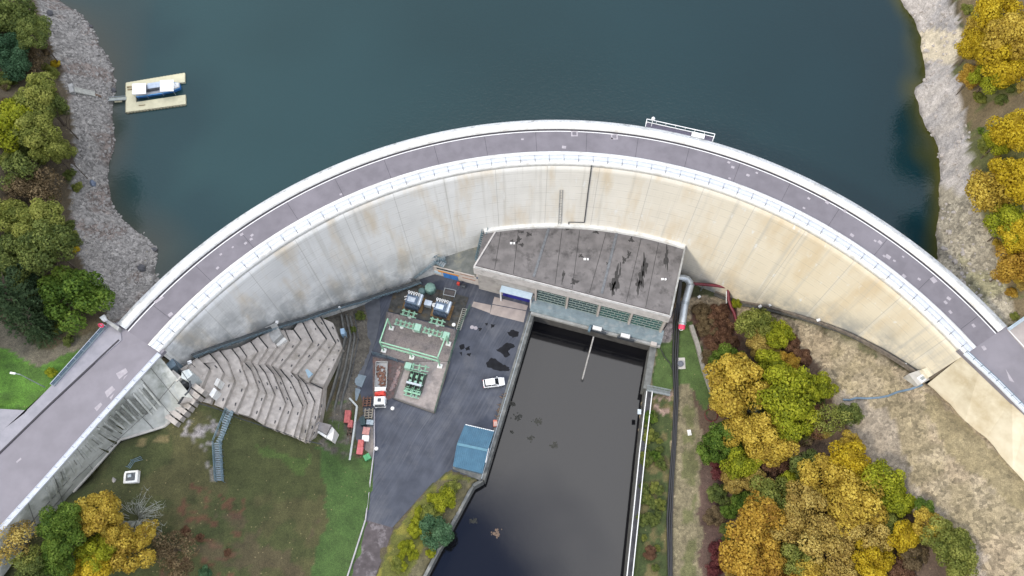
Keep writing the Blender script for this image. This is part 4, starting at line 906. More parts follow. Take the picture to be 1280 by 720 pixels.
def wall_line(name, px, z0, z1, w, m, label, cat, rails=0, railm=None, zs_=None, group=None):
    pts = PS(px, z1); e = empty(name, pts[0], 0, label, cat, group)
    mb = MB()
    for a, b in zip(pts[:-1], pts[1:]): mb.bar((a.x, a.y, (z0 + z1) / 2), (b.x, b.y, (z0 + z1) / 2), w, z1 - z0)
    mb.build('wall', m, e)
    if rails:
        r_ = MB()
        for k_ in range(rails): r_.tube([p + Vector((0, 0, .5 + .5 * k_)) for p in pts], .045, 5)
        for a, b in zip(pts[:-1], pts[1:]):
            n_ = max(2, int((b - a).length / 2.2))
            for i in range(n_ + 1): p = a.lerp(b, i / n_); r_.bar(p, p + Vector((0, 0, .5 * rails)), .06, .06)
        r_.build('railing', railm or galv, e)
    return e
quay_m = mat('quay_concrete', (.17, .175, .17), (.11, .115, .112), .8, .9, bump=.3, c3=(.24, .235, .22), s3=.4)
wall_line('quay_wall', [(664.5,391),(635,490),(602,599)], -7, .25, 1.25, quay_m, 'grey concrete quay wall with railing between yard and tailwater', 'quay wall', 2, galv)
wall_line('quay_wall', [(817,432),(808,486)], -7, .4, 1.3, quay_m, 'short concrete quay wall on the grassy side of the tailwater', 'quay wall', 0)
wall_line('river_wall', [(808,486),(800,560),(791,650),(784,722),(778,800)], -7, .1, .5, mat('old_wall', (.12, .12, .115), (.07, .07, .068), 1, .9), 'dark river wall under the twin white rails', 'wall')
wall_line('river_wall', [(603,600),(591,607),(547,689),(529,724),(505,800)], -7, -.3, .6, quay_m, 'low concrete river wall below the yellow bushes of the spit', 'wall')
wl = empty('railed_walkway', P(796, 600, .2), 0, 'long narrow walkway with two white rails along the right river bank', 'walkway')
ctr = [(812,489),(803,565),(794,655),(787,722),(781,800)]
for dx in (-3.5, 3.5): MB().tube([P(x + dx, y, 1.0) for x, y in ctr], .10, 8).build('rail', white_paint, wl)
mb = MB(); mp = MB()
for a, b in zip(ctr[:-1], ctr[1:]):
    mb.bar(P(*a, .25), P(*b, .25), 1.0, .2); n_ = 8
    for i in range(n_):
        for dx in (-3.5, 3.5): p = P(a[0] + (b[0] - a[0]) * i / n_ + dx, a[1] + (b[1] - a[1]) * i / n_, 1.0); mp.bar((p.x, p.y, .1), p, .07, .07)
mb.build('deck', mat('dark_deck', (.07, .07, .075), (.04, .04, .045), 1.5, .9), wl); mp.build('posts', galv, wl)
p = P(799, 515, .3); MB().box(p, (.7, 1.0, .5), -.1).build('gauge_box', galv, wl)
bridge_m = mat('bridge_grey', (.20, .22, .22), (.14, .155, .155), 2, .7)
fb = empty('footbridge', P(824, 487, .5), 0, 'short grey metal footbridge deck beside the white-railed walkway', 'footbridge')
MB().slab(PS([(809,483),(838,489),(837,495),(808,489)], .5), .2, .5).build('deck', bridge_m, fb)
r_ = MB()
for a, b in (((809,483),(838,489)), ((808,489),(837,495))):
    for zz_ in (1.0, 1.5): r_.tube([P(*a, .5) + Vector((0, 0, zz_ - .5)), P(*b, .5) + Vector((0, 0, zz_ - .5))], .05, 5)
    for i in range(5): p = P(*a, .5).lerp(P(*b, .5), i / 4); r_.bar(p, p + Vector((0, 0, 1)), .06, .06)
r_.build('railing', galv, fb)
bm_ = empty('floating_boom', P(735, 448, ZR), 0, 'thin pale pole reaching into the tailwater from the gate beam', 'boom')
a, b = P(742, 421, 2.4), P(728, 474, ZR + .15)
MB().tube([a, b], .16, 8).build('pole', mat('pale_pole', (.46, .44, .42), (.25, .24, .23), 2.5, .7), bm_)
MB().tube([b, b + (b - a).normalized() * 1.0], .3, 8).build('float', black_rub, bm_)
for i, (px, py, s_, lb) in enumerate([(647, 521, .8, 'dark clump of floating weed nearest the quay wall'), (672, 527, 1.0, 'largest dark weed clump drifting in the tailwater'), (664, 548, .7, 'broken ring of weed drifting below the largest clump'), (693, 557, .8, 'dark weed clump drifting farthest from the quay'), (640, 540, .35, 'tiny round weed clump floating beside the quay'), (592, 652, .6, 'thin weed raft in the dark water near the spit'), (620, 667, 1.0, 'pale driftwood raft in the blue reflection'), (640, 505, .6, 'weed clump against the foot of the quay wall')]):
    w_ = MB(); p = P(px, py, ZR)
    for k_ in range(34): w_.rock((p.x + random.gauss(0, s_ * .5), p.y + random.gauss(0, s_ * .4), ZR + .01), random.uniform(.10, .26) * (.6 + s_ * .5), .18)
    w_.build('floating_weed', weed_m if i != 6 else timber, label=lb, cat='weed', group='weed floating in the tailwater')

# blue-roofed shed
sh = empty('blue_shed', P(590, 562, 0), 0, 'boat shed with a ribbed blue pitched roof at the quay end', 'shed')
E_ = dict(bl=P(581.7, 530.8, 3.0), br=P(617.5, 539, 3.0), ml=P(571.7, 555, 3.7), mr=P(609, 563, 3.7), fl=P(566.7, 583, 3.0), fr=P(602.5, 591.7, 3.0))
flat = lambda p, z: Vector((p.x, p.y, z))
cen = (E_['bl'] + E_['fr'] + E_['br'] + E_['fl']) / 4
ins = lambda p: flat(flat(p, 0).lerp(flat(cen, 0), .05), 0)
MB().slab([ins(E_['bl']), ins(E_['br']), ins(E_['fr']), ins(E_['fl'])], 0, 2.95).build('wall', mat('shed_wall', (.10, .16, .22), (.08, .12, .17), 1, .7), sh)
roofb = mat('blue_sheet_roof', (.042, .135, .215), (.032, .11, .18), .8, .5, c3=(.055, .155, .235), s3=.5)
for (a, b, c_, d) in ((E_['bl'], E_['br'], E_['mr'], E_['ml']), (E_['ml'], E_['mr'], E_['fr'], E_['fl'])):
    q = MB(); q.slab([a, b, c_, d], .08); n_ = 15
    for i in range(n_ + 1):
        f = i / n_; u_, v_ = a.lerp(b, f), d.lerp(c_, f); q.bar(u_ + Vector((0, 0, .03)), v_ + Vector((0, 0, .03)), .14, .16)
    q.build('roof_pitch', roofb, sh)
MB().bar(E_['ml'] + Vector((0, 0, .06)), E_['mr'] + Vector((0, 0, .06)), .5, .1).build('ridge_cap', mat('ridge_blue', (.085, .21, .28), None, 2, .5), sh)
MB().bar(E_['bl'], E_['br'], .16, .16).build('gutter', white_paint, sh); MB().bar(P(611, 560, 3.4), P(607, 578, 3.3), .15, .12).build('downpipe', white_paint, sh)
MB().slab(PS([(566,583),(603,592),(605,598),(600,600),(566,586)], .3), -.3, .3).build('plinth', quay_m, sh)
cb = empty('orange_crate', P(619, 530, 0), .3, 'orange crate against the quay rail behind the blue shed', 'crate')
p = P(619, 530, 0); MB().box(p + Vector((0, 0, .35)), (.8, 1.4, .6), -.3).build('box', mat('orange_box', (.55, .16, .10), (.45, .13, .09), 2, .6), cb, bevel=.03); MB().box(p + Vector((.05, -.15, .7)), (.72, .9, .08), -.3).build('lid', mat('pale_lid', (.6, .4, .33), None, 2, .6), cb)
lg = empty('log_pile', P(625, 506, 0), 0, 'brown driftwood pile raked up along the quay rail', 'log pile')
l_ = MB()
for k_ in range(26): x = random.uniform(0, 1); p = P(630 - 10 * x, 492 + 34 * x, .12 + random.uniform(0, .15)); an_ = random.uniform(0, 3.1); L_ = random.uniform(.3, .8); l_.tube([p, p + Vector((math.cos(an_) * L_, math.sin(an_) * L_, .05))], random.uniform(.05, .12), 5)
l_.build('logs', timber, lg)

# ------------------------------------------------------------------ left wing wall and cluster at its head
ww = empty('wing_wall', on_ground(150, 552), 0, 'long stained concrete wing wall below the left approach road', 'wing wall')
topl, botl, zb_l = WING_T, WING_B, WING_Z
T_ = [P(*p, 31.75) for p in topl]; B_ = [P(*p, z - .6) for p, z in zip(botl, zb_l)]
mb = MB(); n_ = len(T_)
bk = [t_ + Vector((-.7, .6, 0)) * 2.2 for t_ in T_]
mb.add(T_ + B_ + bk, [(i, n_ + i, n_ + i + 1, i + 1) for i in range(n_ - 1)] + [(i, i + 1, 2 * n_ + i + 1, 2 * n_ + i) for i in range(n_ - 1)])
mb.build('face', wing_conc, ww)
def wf(s, f, lift=.06):
    s = max(0, min(n_ - 1.001, s)); i = int(s); u_ = s - i
    p = T_[i].lerp(T_[i + 1], u_).lerp(B_[i].lerp(B_[i + 1], u_), f); d1 = (T_[i + 1] - T_[i]); d2 = (B_[i] - T_[i]); nn = d1.cross(d2).normalized()
    if nn.z < 0: nn = -nn
    return p + nn * lift
rb = MB(); dk = MB()
for k_ in range(18):
    s = .75 + k_ * .158; rb.bar(wf(s, .10, .12), wf(s, .5 + .18 * random.random(), .12), .28, .28)
    if random.random() < .85: s2 = s + .07; dk.bar(wf(s2, .12 + .1 * random.random(), .03), wf(s2, .35 + .25 * random.random(), .03), random.uniform(.2, .5), .05)
rb.build('rib', wing_conc, ww); dk.build('run_off_stain', mat('dark_stain', (.21, .215, .19), (.14, .145, .13), 1.5, .95), ww)
js = MB()
for s in (.35, .7, 1.25, 2.0, 2.55, 3.2, 3.9): js.bar(wf(s, .02, .02), wf(s, .98, .02), .08, .06)
for f in (.55, .78): js.bar(wf(2.9, f, .02), wf(4.7, f, .02), .08, .06); 
js.bar(wf(.1, .5, .02), wf(1.0, .55, .02), .08, .06); js.bar(wf(1.0, .55, .02), wf(2.9, .7, .02), .07, .06)
js.build('joint', mat('joint_dark', (.12, .12, .115), None, 2, .9), ww)
fk = MB()
for a_, b_ in ((.2, 1), (1, 2), (2, 2.95)): fk.bar(wf(a_, .985, .05), wf(b_, .985, .05), .45, .3)
fk.build('foot_kerb', pale_conc, ww)
ft = empty('concrete_steps', P(215, 510, 25), 0, 'worn concrete steps at the head of the grass slope', 'steps')
q = MB()
for i in range(7):
    x0, y0 = 206 + i * 5.5, 522 - i * 6.5; q.slab(PS([(x0, y0), (x0 + 13, y0 + 10), (x0 + 17, y0 + 5), (x0 + 4, y0 - 5)], 24.0 + i * .28), 21, 24.1 + i * .28)
q.build('treads', slab_conc, ft)
hd = empty('access_shaft', P(225, 465, 27), 0, 'concrete access shaft with blue grating at the left dam end', 'access shaft')
MB().slab(PS([(193,442),(206,450),(196,462),(184,455)], 29.5), 24, 29.5).slab(PS([(216,462),(227,471),(221,477),(210,468)], 28.2), 23, 28.2).build('block', pale_conc, hd, bevel=.06)
MB().slab(PS([(205,447),(218,449),(220,456),(206,466),(200,460)], 28.4), 24, 28.4).build('grating', mat('blue_grating', (.20, .27, .33), (.15, .21, .26), 3, .5, .3), hd)
MB().slab(PS([(204,466),(226,482),(233,478),(211,459)], 27.2), 23, 27.2).build('pit', mat('pit_dark', (.075, .08, .085), (.05, .055, .06), 2, .8), hd)
hc = MB().slab(PS([(227,464),(236,461),(241,468),(233,475),(226,472)], 28.6), 23, 28.6).build('hatch', mat('hatch_paint', (.50, .54, .54), (.42, .46, .46), 2, .6), hd, bevel=.08)
r_ = MB()
for pts in ([(216,448),(237,478),(240,483)], [(226,455),(237,453)]): r_.tube([P(x, y, 29.0) for x, y in pts], .06, 5)
r_.tube([P(237, 476, 27.5), P(238, 484, 27.4), P(235, 490, 27.3), P(231, 494, 27.2)], .16, 6).build('pipe', dark_steel, hd)
for i, (px, py, z, lb) in enumerate([(237, 453, 27.3, 'small white floodlight at the left dam end above the steps'), (346, 403, 14, 'small white floodlight above the concrete blockhouse'), (424, 385, 6, 'small white floodlight at the dam foot near the lane'), (488, 345, 3.5, 'small white floodlight on the walkway left of the annex'), (950, 383, 5, 'small white floodlight on the right drainage channel'), (963, 381, 6, 'flat white light box beside the right drainage channel'), (1023, 400, 11.6, 'small white lamp midway along the right drainage channel'), (1131, 456, 19.6, 'white spotlight above the right access chamber'), (874, 371, 1, 'small white floodlight right of the powerhouse below the dam')]):
    p = P(px, py, z); zg = zat(p.x, p.y); e = empty('floodlight', Vector((p.x, p.y, zg)), 0, lb, 'floodlight', 'floodlights at the foot of the dam')
    MB().bar((p.x, p.y, min(zg, z - .4) - .3), (p.x, p.y, z), .08, .08).build('bracket', dark_steel, e); MB().box(p + Vector((0, 0, .1)), (.75, .6, .35), random.uniform(0, 1.5), .75).build('lamp_head', white_paint, e, bevel=.05)

# ------------------------------------------------------------------ stepped concrete slope
LN = [[(-30,330),(5,345),(40,400),(-30,500)], [(20,300),(65,268),(125,325),(60,482)], [(125,250),(160,290),(195,345),(130,497)], [(175,235),(212,282),(250,385),(195,520)], [(235,225),(270,270),(318,400),(255,543)],
 [(275,215),(310,265),(296,290),(332,330),(370,430),(325,560)], [(330,190),(365,240),(332,290),(357,330),(408,450),(360,580)], [(370,165),(415,220),(366,300),(402,345),(450,455),(398,606)],
 [(430,140),(462,215),(400,300),(441,345),(505,500),(455,630)], [(500,130),(522,185),(432,305),(476,360),(540,515),(495,645)], [(545,130),(582,180),(472,320),(530,390),(590,512),(546,662)],
 [(582,78),(640,190),(531,340),(566,380),(613,500),(572,676)], [(630,65),(708,175),(560,350),(601,395),(650,490),(602,690)], [(680,65),(755,195),(622,392),(690,425),(668,560),(622,690)], [(745,95),(792,220),(702,400),(694,500),(675,600),(650,660)]]
def conv(p): return (230 + p[0] / 4, 380 + p[1] / 4)
def zst(px): return 26 - (px - 230) * .112
def resample(l, n=24):
    l = [np.array(conv(p)) for p in l]; d = [0]
    for a, b in zip(l[:-1], l[1:]): d.append(d[-1] + np.linalg.norm(b - a))
    # keep corners: parameter runs by vertex for equal counts
    ts = np.linspace(0, d[-1], n); return [(np.interp(t_, d, [q[0] for q in l]), np.interp(t_, d, [q[1] for q in l])) for t_ in ts]
rv = empty('stepped_slope', on_ground(340, 470), 0, 'stepped zigzag concrete slabs covering the slope at the left dam foot', 'stepped slope')
prev = None
for i in range(len(LN) - 1):
    A = [conv(p) for p in LN[i]]; B = [conv(p) for p in LN[i + 1]]; jit = random.uniform(-.12, .12)
    ta = [P(p[0] + .4, p[1], zst(p[0]) - .5) for p in A]; tb = [P(p[0], p[1], zst(p[0]) + .6 + jit) for p in B]
    # one row of quads between evenly matched points that keep every corner of both edges
    def par(l):
        d = [0.0]
        for p, q in zip(l[:-1], l[1:]): d.append(d[-1] + (q - p).length)
        return [x / d[-1] for x in d]
    pa, pb_ = par(ta), par(tb); at = lambda l, pr, t: next(l[k].lerp(l[k + 1], (t - pr[k]) / max(1e-9, pr[k + 1] - pr[k])) for k in range(len(l) - 1) if t <= pr[k + 1] + 1e-9)
    ts = sorted(set([round(x, 5) for x in pa + pb_])); 
    if len(pa) == len(pb_): ta2, tb2 = ta, tb
    else: ta2, tb2 = [at(ta, pa, t) for t in ts], [at(tb, pb_, t) for t in ts]
    n_ = len(ta2); top = ta2 + tb2; bot = [Vector((v.x, v.y, v.z - 2.4)) for v in top]; N2 = 2 * n_
    fs = [(k_, k_ + 1, n_ + k_ + 1, n_ + k_)[::-1] for k_ in range(n_ - 1)]
    fs += [(n_ + k_, n_ + k_ + 1, N2 + n_ + k_ + 1, N2 + n_ + k_)[::-1] for k_ in range(n_ - 1)]
    fs += [(k_, N2 + k_, N2 + k_ + 1, k_ + 1)[::-1] for k_ in range(n_ - 1)]
    fs += [(0, n_, N2 + n_, N2)[::-1], (n_ - 1, N2 + n_ - 1, N2 + 2 * n_ - 1, 2 * n_ - 1)[::-1]]
    sb = MB().add(top + bot, fs).build('slab', slab_conc, rv)
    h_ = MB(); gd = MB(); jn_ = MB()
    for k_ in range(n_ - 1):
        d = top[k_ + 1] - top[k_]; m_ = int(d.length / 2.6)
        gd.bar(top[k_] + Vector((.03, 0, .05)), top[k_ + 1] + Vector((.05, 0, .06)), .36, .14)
        for j in range(m_):
            f = (j + .5) / m_; c_ = top[k_].lerp(top[k_ + 1], f).lerp(top[n_ + k_].lerp(top[n_ + k_ + 1], f), .78); 
            if random.random() < .6: MB().box(c_ + Vector((0, 0, .03)), (.6, .2, .10), math.atan2(d.y, d.x)).build('weep_hole', mat('weep_hole', (.05, .05, .055), None, 2, .8), sb)
    gd.build('joint_shade', mat('joint_shade', (.045, .048, .052), (.025, .027, .03), 2, .9), sb)  # dark bars standing in for the shade in the slab joints
for i, (pts, z, m, lb, nm) in enumerate([([(331,409),(345,403),(352,418),(341,428)], 14.6, grey_conc, 'square grey blockhouse in the middle of the stepped slope', 'blockhouse')]):
    e = empty('blockhouse', P(341, 415, 12), 0, lb, 'blockhouse'); MB().slab(PS(pts, z), z - 5, z).build('roof', grey_conc, e, bevel=.08); MB().slab(PS([(341,429),(352,419),(358,424),(347,433)], z - 1.6), z - 6, z - 1.6).build('porch', white_conc, e, bevel=.05)
for pts, z, lb in (([(262,494),(268,485),(272,488),(266,498)], 24, 'lower of the two pale patches on the stepped slope'), ([(268,481),(272,473),(276,475),(272,484)], 23.5, 'upper of the two pale patches on the stepped slope')):
    MB().slab(PS(pts, z - .9), z - 3, z - .6).build('pale_slab', white_conc, label=lb, cat='concrete patch', group='pale patches on the steps')
MB().slab(PS([(375,467),(384,461),(391,467),(384,475)], 8.9), 6, 8.95).build('steel_hatch', mat('hatch_blue', (.30, .42, .50), (.24, .35, .43), 2, .6), label='pale blue steel hatch on the right of the stepped slope', cat='hatch')
MB().slab(PS([(425,411),(430,410),(431,417),(426,418)], 4.5), 1, 4.5).build('steel_cabinet', mat('cab_blue', (.30, .44, .58), None, 2, .6), label='small pale blue cabinet at the top of the curved terraces', cat='cabinet')
e = empty('concrete_hut', P(405, 540, 4), 0, 'small hut with a grey roof at the lower corner of the steps', 'hut')
MB().slab(PS([(391,533),(398,527),(414,531),(408,543)], 7.5), .5, 7.5).build('roof', mat('hut_roof', (.20, .19, .19), (.15, .14, .14), 1, .9), e); MB().slab(PS([(408,544),(414,532),(418,537),(415,551),(408,547)], 6.6), .5, 6.6).slab(PS([(392,534),(408,544),(407,547),(391,537)], 6.9), .5, 6.9).build('wall', white_conc, e)
# curved terrace walls right of the steps
for i, (pts, z, lb) in enumerate([([(426,392),(431,420),(424,455),(414,490),(405,520)], (3.2, 3.0, 3.0, 3.6, 4.2), 'innermost curved terrace wall beside the steps'), ([(432,392),(438,420),(431,458),(421,495),(414,528)], (2.2, 2.2, 2.2, 2.6, 3.2), 'middle curved terrace wall beside the steps'), ([(437,394),(443,420),(437,460),(427,500),(420,545)], (1.6, 1.5, 1.5, 1.7, 2.0), 'outermost curved terrace wall beside the service lane')]):
    q = [P(p[0], p[1], zz_ + .5) for p, zz_ in zip(pts, z)]; mb = MB(); fine = []
    for k_ in range(25):
        t_ = k_ / 24 * 4; fine.append(Vector((np.interp(t_, range(5), [v.x for v in q]), np.interp(t_, range(5), [v.y for v in q]), np.interp(t_, range(5), [v.z for v in q]))))
    for a, b in zip(fine[:-1], fine[1:]): mb.bar(a - Vector((0, 0, 1.4)), b - Vector((0, 0, 1.4)), .35, 2.2)
    mb.build('terrace_wall', mat('terrace_stone', (.13, .13, .12), (.08, .08, .075), 1.2, .9, bump=.3), label=lb, cat='wall', group='curved terrace walls')
def fence_run(name, px, z, h, label, m=fence_green, post=2.4, rails=(1.0, .5, .05), cat='fence', mesh=True, group=None):
    pts = PS(px, z); e = empty(name, pts[0], 0, label, cat, group); r_, ps = MB(), MB()
    for f in rails: r_.tube([p + Vector((0, 0, h * f)) for p in pts], .04, 5)
    for a, b in zip(pts[:-1], pts[1:]):
        n_ = max(1, int((b - a).length / post))
        for i in range(n_ + 1): p = a.lerp(b, i / n_); ps.bar(p - Vector((0, 0, .15)), p + Vector((0, 0, h)), .09, .09)
        if mesh:
            k_ = int((b - a).length / .28)
            for i in range(k_): p = a.lerp(b, i / k_); r_.bar(p, p + Vector((0, 0, h)), .03, .03)
    r_.build('mesh_panel', m, e); ps.build('fence_post', m, e); return e
fence_run('rail_fence', [(246,504,24),(275,513,21),(300,524,18),(350,540,12.3),(380,551,8.8),(402,556,7)], 0, 1.0, 'dark rail fence along the lower edge of the stepped slope', dark_steel, 2.5, (1, .5), 'fence', False)
fence_run('rail_fence', [(444,395),(449,425),(440,470),(425,510),(416,552)], 1.0, 1.1, 'dark curved rail fence between terraces and service lane', dark_steel, 2.0, (1, .5), 'fence', False)
sf = empty('steel_footbridge', P(272, 556, 17), 0, 'blue grey steel stair with handrails running down the grass slope', 'stair')
f_ = MB(); tr = MB(); pts = [P(288, 513, 20.2), P(272, 553, 18.6), P(275, 602, 14.6)]
for a, b in zip(pts[:-1], pts[1:]):
    d = b - a; sd_ = Vector((-d.y, d.x, 0)).normalized()
    for s_ in (-.62, .62):
        for zz_ in (0, .55, 1.05): f_.tube([a + sd_ * s_ + Vector((0, 0, zz_)), b + sd_ * s_ + Vector((0, 0, zz_))], .06, 5)
        for i in range(7): c_ = a + d * i / 6 + sd_ * s_; f_.bar(c_ - Vector((0, 0, .9)), c_ + Vector((0, 0, 1.05)), .07, .07)
    for i in range(int(d.length / .42)): c_ = a + d * ((i + .5) * .42 / d.length); tr.box(c_, (.3, 1.15, .05), math.atan2(d.y, d.x))
f_.build('handrail', steel_blue, sf); tr.build('treads', mat('tread_grey', (.20, .25, .28), (.15, .19, .21), 2, .6), sf)
hr = empty('handrail', on_ground(168, 578), 0, 'short loose steel handrail lying on grass above the plinth', 'handrail')
f_ = MB()
for k_ in range(3): f_.tube([on_ground(159 + k_ * 1.6, 584 + k_ * .8, .5 + .1 * k_), on_ground(165 + k_ * 1.6, 575 + k_, .5 + .1 * k_), on_ground(176 + k_ * 1.2, 570.5 + k_ * 2, .5 + .1 * k_)], .05, 5)
for x, y in ((160, 584), (166, 576), (177, 572)): p = on_ground(x, y); f_.bar(p - Vector((0, 0, .1)), p + Vector((0, 0, .8)), .08, .08)
f_.build('rails', steel_blue, hr)
pn = empty('concrete_plinth', on_ground(166, 597), 0, 'square white concrete plinth with a dark cover on the grass', 'plinth')
p = on_ground(166, 597); MB().box(p + Vector((0, 0, .35)), (2.3, 2.0, 1.0), .08).build('block', white_conc, pn, bevel=.06); MB().box(p + Vector((0, 0, .86)), (1.5, 1.3, .05), .08).build('cover', mat('cover_dark', (.10, .105, .11), (.06, .065, .07), 3, .6), pn); MB().box(p + Vector((-.1, .1, 1.0)), (.6, .5, .3), .2).build('valve', galv, pn, bevel=.05)
p = on_ground(142, 600); MB().rock(p, .55, .5).build('grey_boulder', stone_m, label='lone grey stone on grass left of the plinth', cat='stone')

# ------------------------------------------------------------------ right abutment and chamber
ra = empty('abutment_wall', on_ground(1220, 530), 0, 'pale yellow abutment wall below the right approach road', 'abutment wall')
topl, botl, zbr = RA_T, RA_B, RA_Z
T2 = [P(*p, 31.8) for p in topl]; B2 = [P(*p, z - .5) for p, z in zip(botl, zbr)]; bk = [t_ + Vector((.7, .7, 0)) * 2 for t_ in T2]; n_ = 6
MB().add(T2 + B2 + bk, [(i, i + 1, n_ + i + 1, n_ + i) for i in range(n_ - 1)] + [(i + 1, i, 2 * n_ + i, 2 * n_ + i + 1) for i in range(n_ - 1)]).build('face', cream_conc, ra)
gp = MB()
gp.bar(P(1209, 438.5, 31.8), P(1163, 473, 21.6), .3, .3); gp.build('joint', mat('joint_rust', (.16, .13, .10), None, 2, .9), ra)
cb = empty('access_chamber', P(1150, 470, 20), 0, 'concrete access chamber with a metal lid at the right dam foot', 'chamber')
MB().slab(PS([(1136,467),(1150,462),(1163,474),(1148,482)], 21.4), 17, 21.4).build('chamber', pale_conc, cb, bevel=.08); MB().slab(PS([(1153,461),(1166,457),(1171,466),(1161,472)], 22.6), 18, 22.6).build('block', cream_conc, cb, bevel=.08)
MB().slab(PS([(1146,472),(1154,467),(1160,473),(1152,479)], 21.5), 21.3, 21.6).build('lid', white_paint, cb); MB().slab(PS([(1149.5,472.5),(1153.5,470),(1156.5,473),(1152.5,475.5)], 21.6), 21.5, 21.66).build('grating', galv, cb)
MB().tube([on_ground(x, y, .15, 18) for x, y in ((1054,499.5),(1062,500),(1070,497.5),(1085,498),(1099,497),(1110,495),(1122,490),(1138,486.5),(1152,481.5),(1160,477))], .2, 7).build('blue_hose', hose_blue, label='blue hose snaking over the dry slope from the chamber', cat='hose')

# ------------------------------------------------------------------ pipes, cables, manhole on the right bank
sp = empty('silver_pipe', P(855, 380, 2), 0, 'fat silver pipe bending down beside the powerhouse', 'pipe')
pts = [(848,348,3.6),(854,347.5,3.6),(859,349,3.6),(862,353,3.5),(862.5,358,3.4),(860,366,3.2),(856,380,2.6),(854,394,2.0),(852.6,406,1.4)]
MB().tube(PS(pts), .78, 14).build('pipe', mat('clad_metal', (.56, .60, .63), (.47, .51, .54), 2, .4, .4), sp, smooth=True)
fl = MB()
for i, (x, y, z) in enumerate([(862.5,357,3.4),(855.9,380,2.6),(856.4,378,2.7),(852.9,404,1.5)]): d = (P(852.6, 406, 1.4) - P(856, 380, 2.6)).normalized() if i else Vector((.1, -1, 0)).normalized(); p = P(x, y, z); fl.tube([p - d * .12, p + d * .12], .92, 14)
fl.build('flange', galv, sp)
p0, p1 = P(852.6, 406, 1.4), P(851.8, 411.6, 1.1); MB().tube([p0, p1], .7, 14).build('end_cap', pink_red, sp); MB().torus(p1, .4, .09, tilt=Matrix.Rotation(math.radians(80), 3, 'X')).build('valve_wheel', white_paint, sp)
sup = MB()
for q in ((862.5,357,3.4),(856,380,2.6),(853,402,1.6)): p = P(*q); sup.bar((p.x, p.y, -.3), (p.x, p.y, q[2] - .7), .35, .35)
sup.build('support', grey_conc, sp)
rp_ = empty('red_pipe', P(909, 362, 2), 0, 'dark red pipe running from the dam foot down into the trees', 'pipe')
MB().tube([P(863, 354.5, 3.0), P(880, 355.5, 3.2), P(895, 357, 3.4), P(909.5, 359.5, 3.4), P(910.5, 366, 2.8), P(911, 375, 2.2), P(914, 384, 1.6), P(918, 391.5, 1.3), P(922, 408, 1.2), P(925.5, 426, 1.2)], .32, 10).build('pipe', dark_red, rp_, smooth=True)
sup = MB()
for q in ((880, 355.5, 3.2), (908.5, 360, 3.2), (911, 375, 2.0), (920, 400, 1.0)): p = P(*q); sup.bar((p.x, p.y, -.5), p, .25, .25)
sup.build('support', galv, rp_); MB().tube([P(908, 364, 3.4), P(908, 379, .9)], .12, 6).build('vent_pipe', white_paint, rp_)
for i, (off, lb) in enumerate(((-3.2, 'leftmost of the black cables running beside the river path'), (0, 'middle black cable running beside the river path'), (2.8, 'rightmost of the black cables beside the river path'))):
    pts = [(851 + off * .3, 350, 5), (848 + off * .5, 378, 3), (846 + off, 402, .5), (844 + off * .9, 450, .35), (845.5 + off * .7, 495, .35), (843 + off * .6, 550, .35), (839.5 + off * .7, 600, .35), (837 + off * .9, 648, .35), (838 + off * .6, 722, .35), (838 + off, 800, .35)]
    MB().tube(PS(pts), .19, 6).build('cable', black_rub, label=lb, cat='cable', group='black cables along the right bank')
MB().tube([P(844, 385, 5), P(835, 402, 4), P(826, 418, 1.0), P(824, 432, .4), P(830, 445, .2), P(838, 455, .2), P(842, 466, .2)], .09, 6).build('cable', black_rub, label='thin black cable looping across the grass beside the powerhouse corner', cat='cable')
mh = empty('manhole', P(850, 455, .1), 0, 'round grey manhole in a square concrete pad on grass', 'manhole')
MB().slab(PS([(843.5,447.5),(856,447),(857,461),(844,461.5)], .22), -.3, .25).build('pad', pale_conc, mh); p = P(850.5, 455, .25); MB().lathe(p, [(.62, 0), (.62, .35), (.45, .38), (.45, .2), (.2, .2)], 16).build('cover', mat('manhole_grey', (.14, .15, .18), None, 2, .6), mh)
wall_line('garden_wall', [(864,406),(872,430),(880,462),(890,491)], -.3, 1.0, .85, mat('old_concrete', (.30, .28, .25), (.21, .20, .18), 1.2, .9, bump=.3), 'low grey concrete wall between lawn and brown thicket', 'wall')
p = on_ground(861.5, 541); MB().box(p + Vector((0, 0, .1)), (.7, 1.1, .3), .1).build('marker_slab', white_conc, label='small pale slab lying on the river path', cat='slab')
p = on_ground(889, 519, .3); MB().torus(p, 1.25, .07, 20, 6).build('coiled_hose', dark_red, label='dark red hose coil lying beside the grove', cat='hose')

# ------------------------------------------------------------------ switchyard
sw = empty('equipment_pad', P(520, 440, 0), 0, 'gravel and concrete pad carrying the switchyard equipment', 'pad')
MB().slab(PS([(484,390),(571,413),(562,452),(507,452),(476,443)]), -.1, .22).build('upper_slab', gravel_slab, sw); MB().slab(PS([(507.5,452.5),(561.5,452.5),(543,516),(492,498)]), -.1, .26).build('lower_slab', mat('pad_concrete', (.34, .30, .285), (.27, .235, .225), 1.5, .95, bump=.3, c3=(.19, .17, .165), s3=.5), sw)
MB().slab(PS([(497,349),(586,372),(573,411),(485,389)]), -.1, .16).build('transformer_pit', pit_m, sw)
kb = MB()
for a, b in (((492,498),(543,516)), ((543,516),(562,452)), ((507,452),(492,498)), ((484,390),(476,443))): kb.bar(P(*a, .3), P(*b, .3), .25, .45)
kb.build('kerb', mat('dark_kerb', (.13, .12, .11), None, 2, .9), sw)
fence_run('mesh_fence', [(588,384),(574,413),(561,455),(544,516)], .2, 1.9, 'green mesh fence between switchyard and asphalt yard')
fence_run('mesh_fence', [(466,443),(484,447),(497,452)], .2, 1.7, 'short blue fence behind the crane truck', steel_blue)
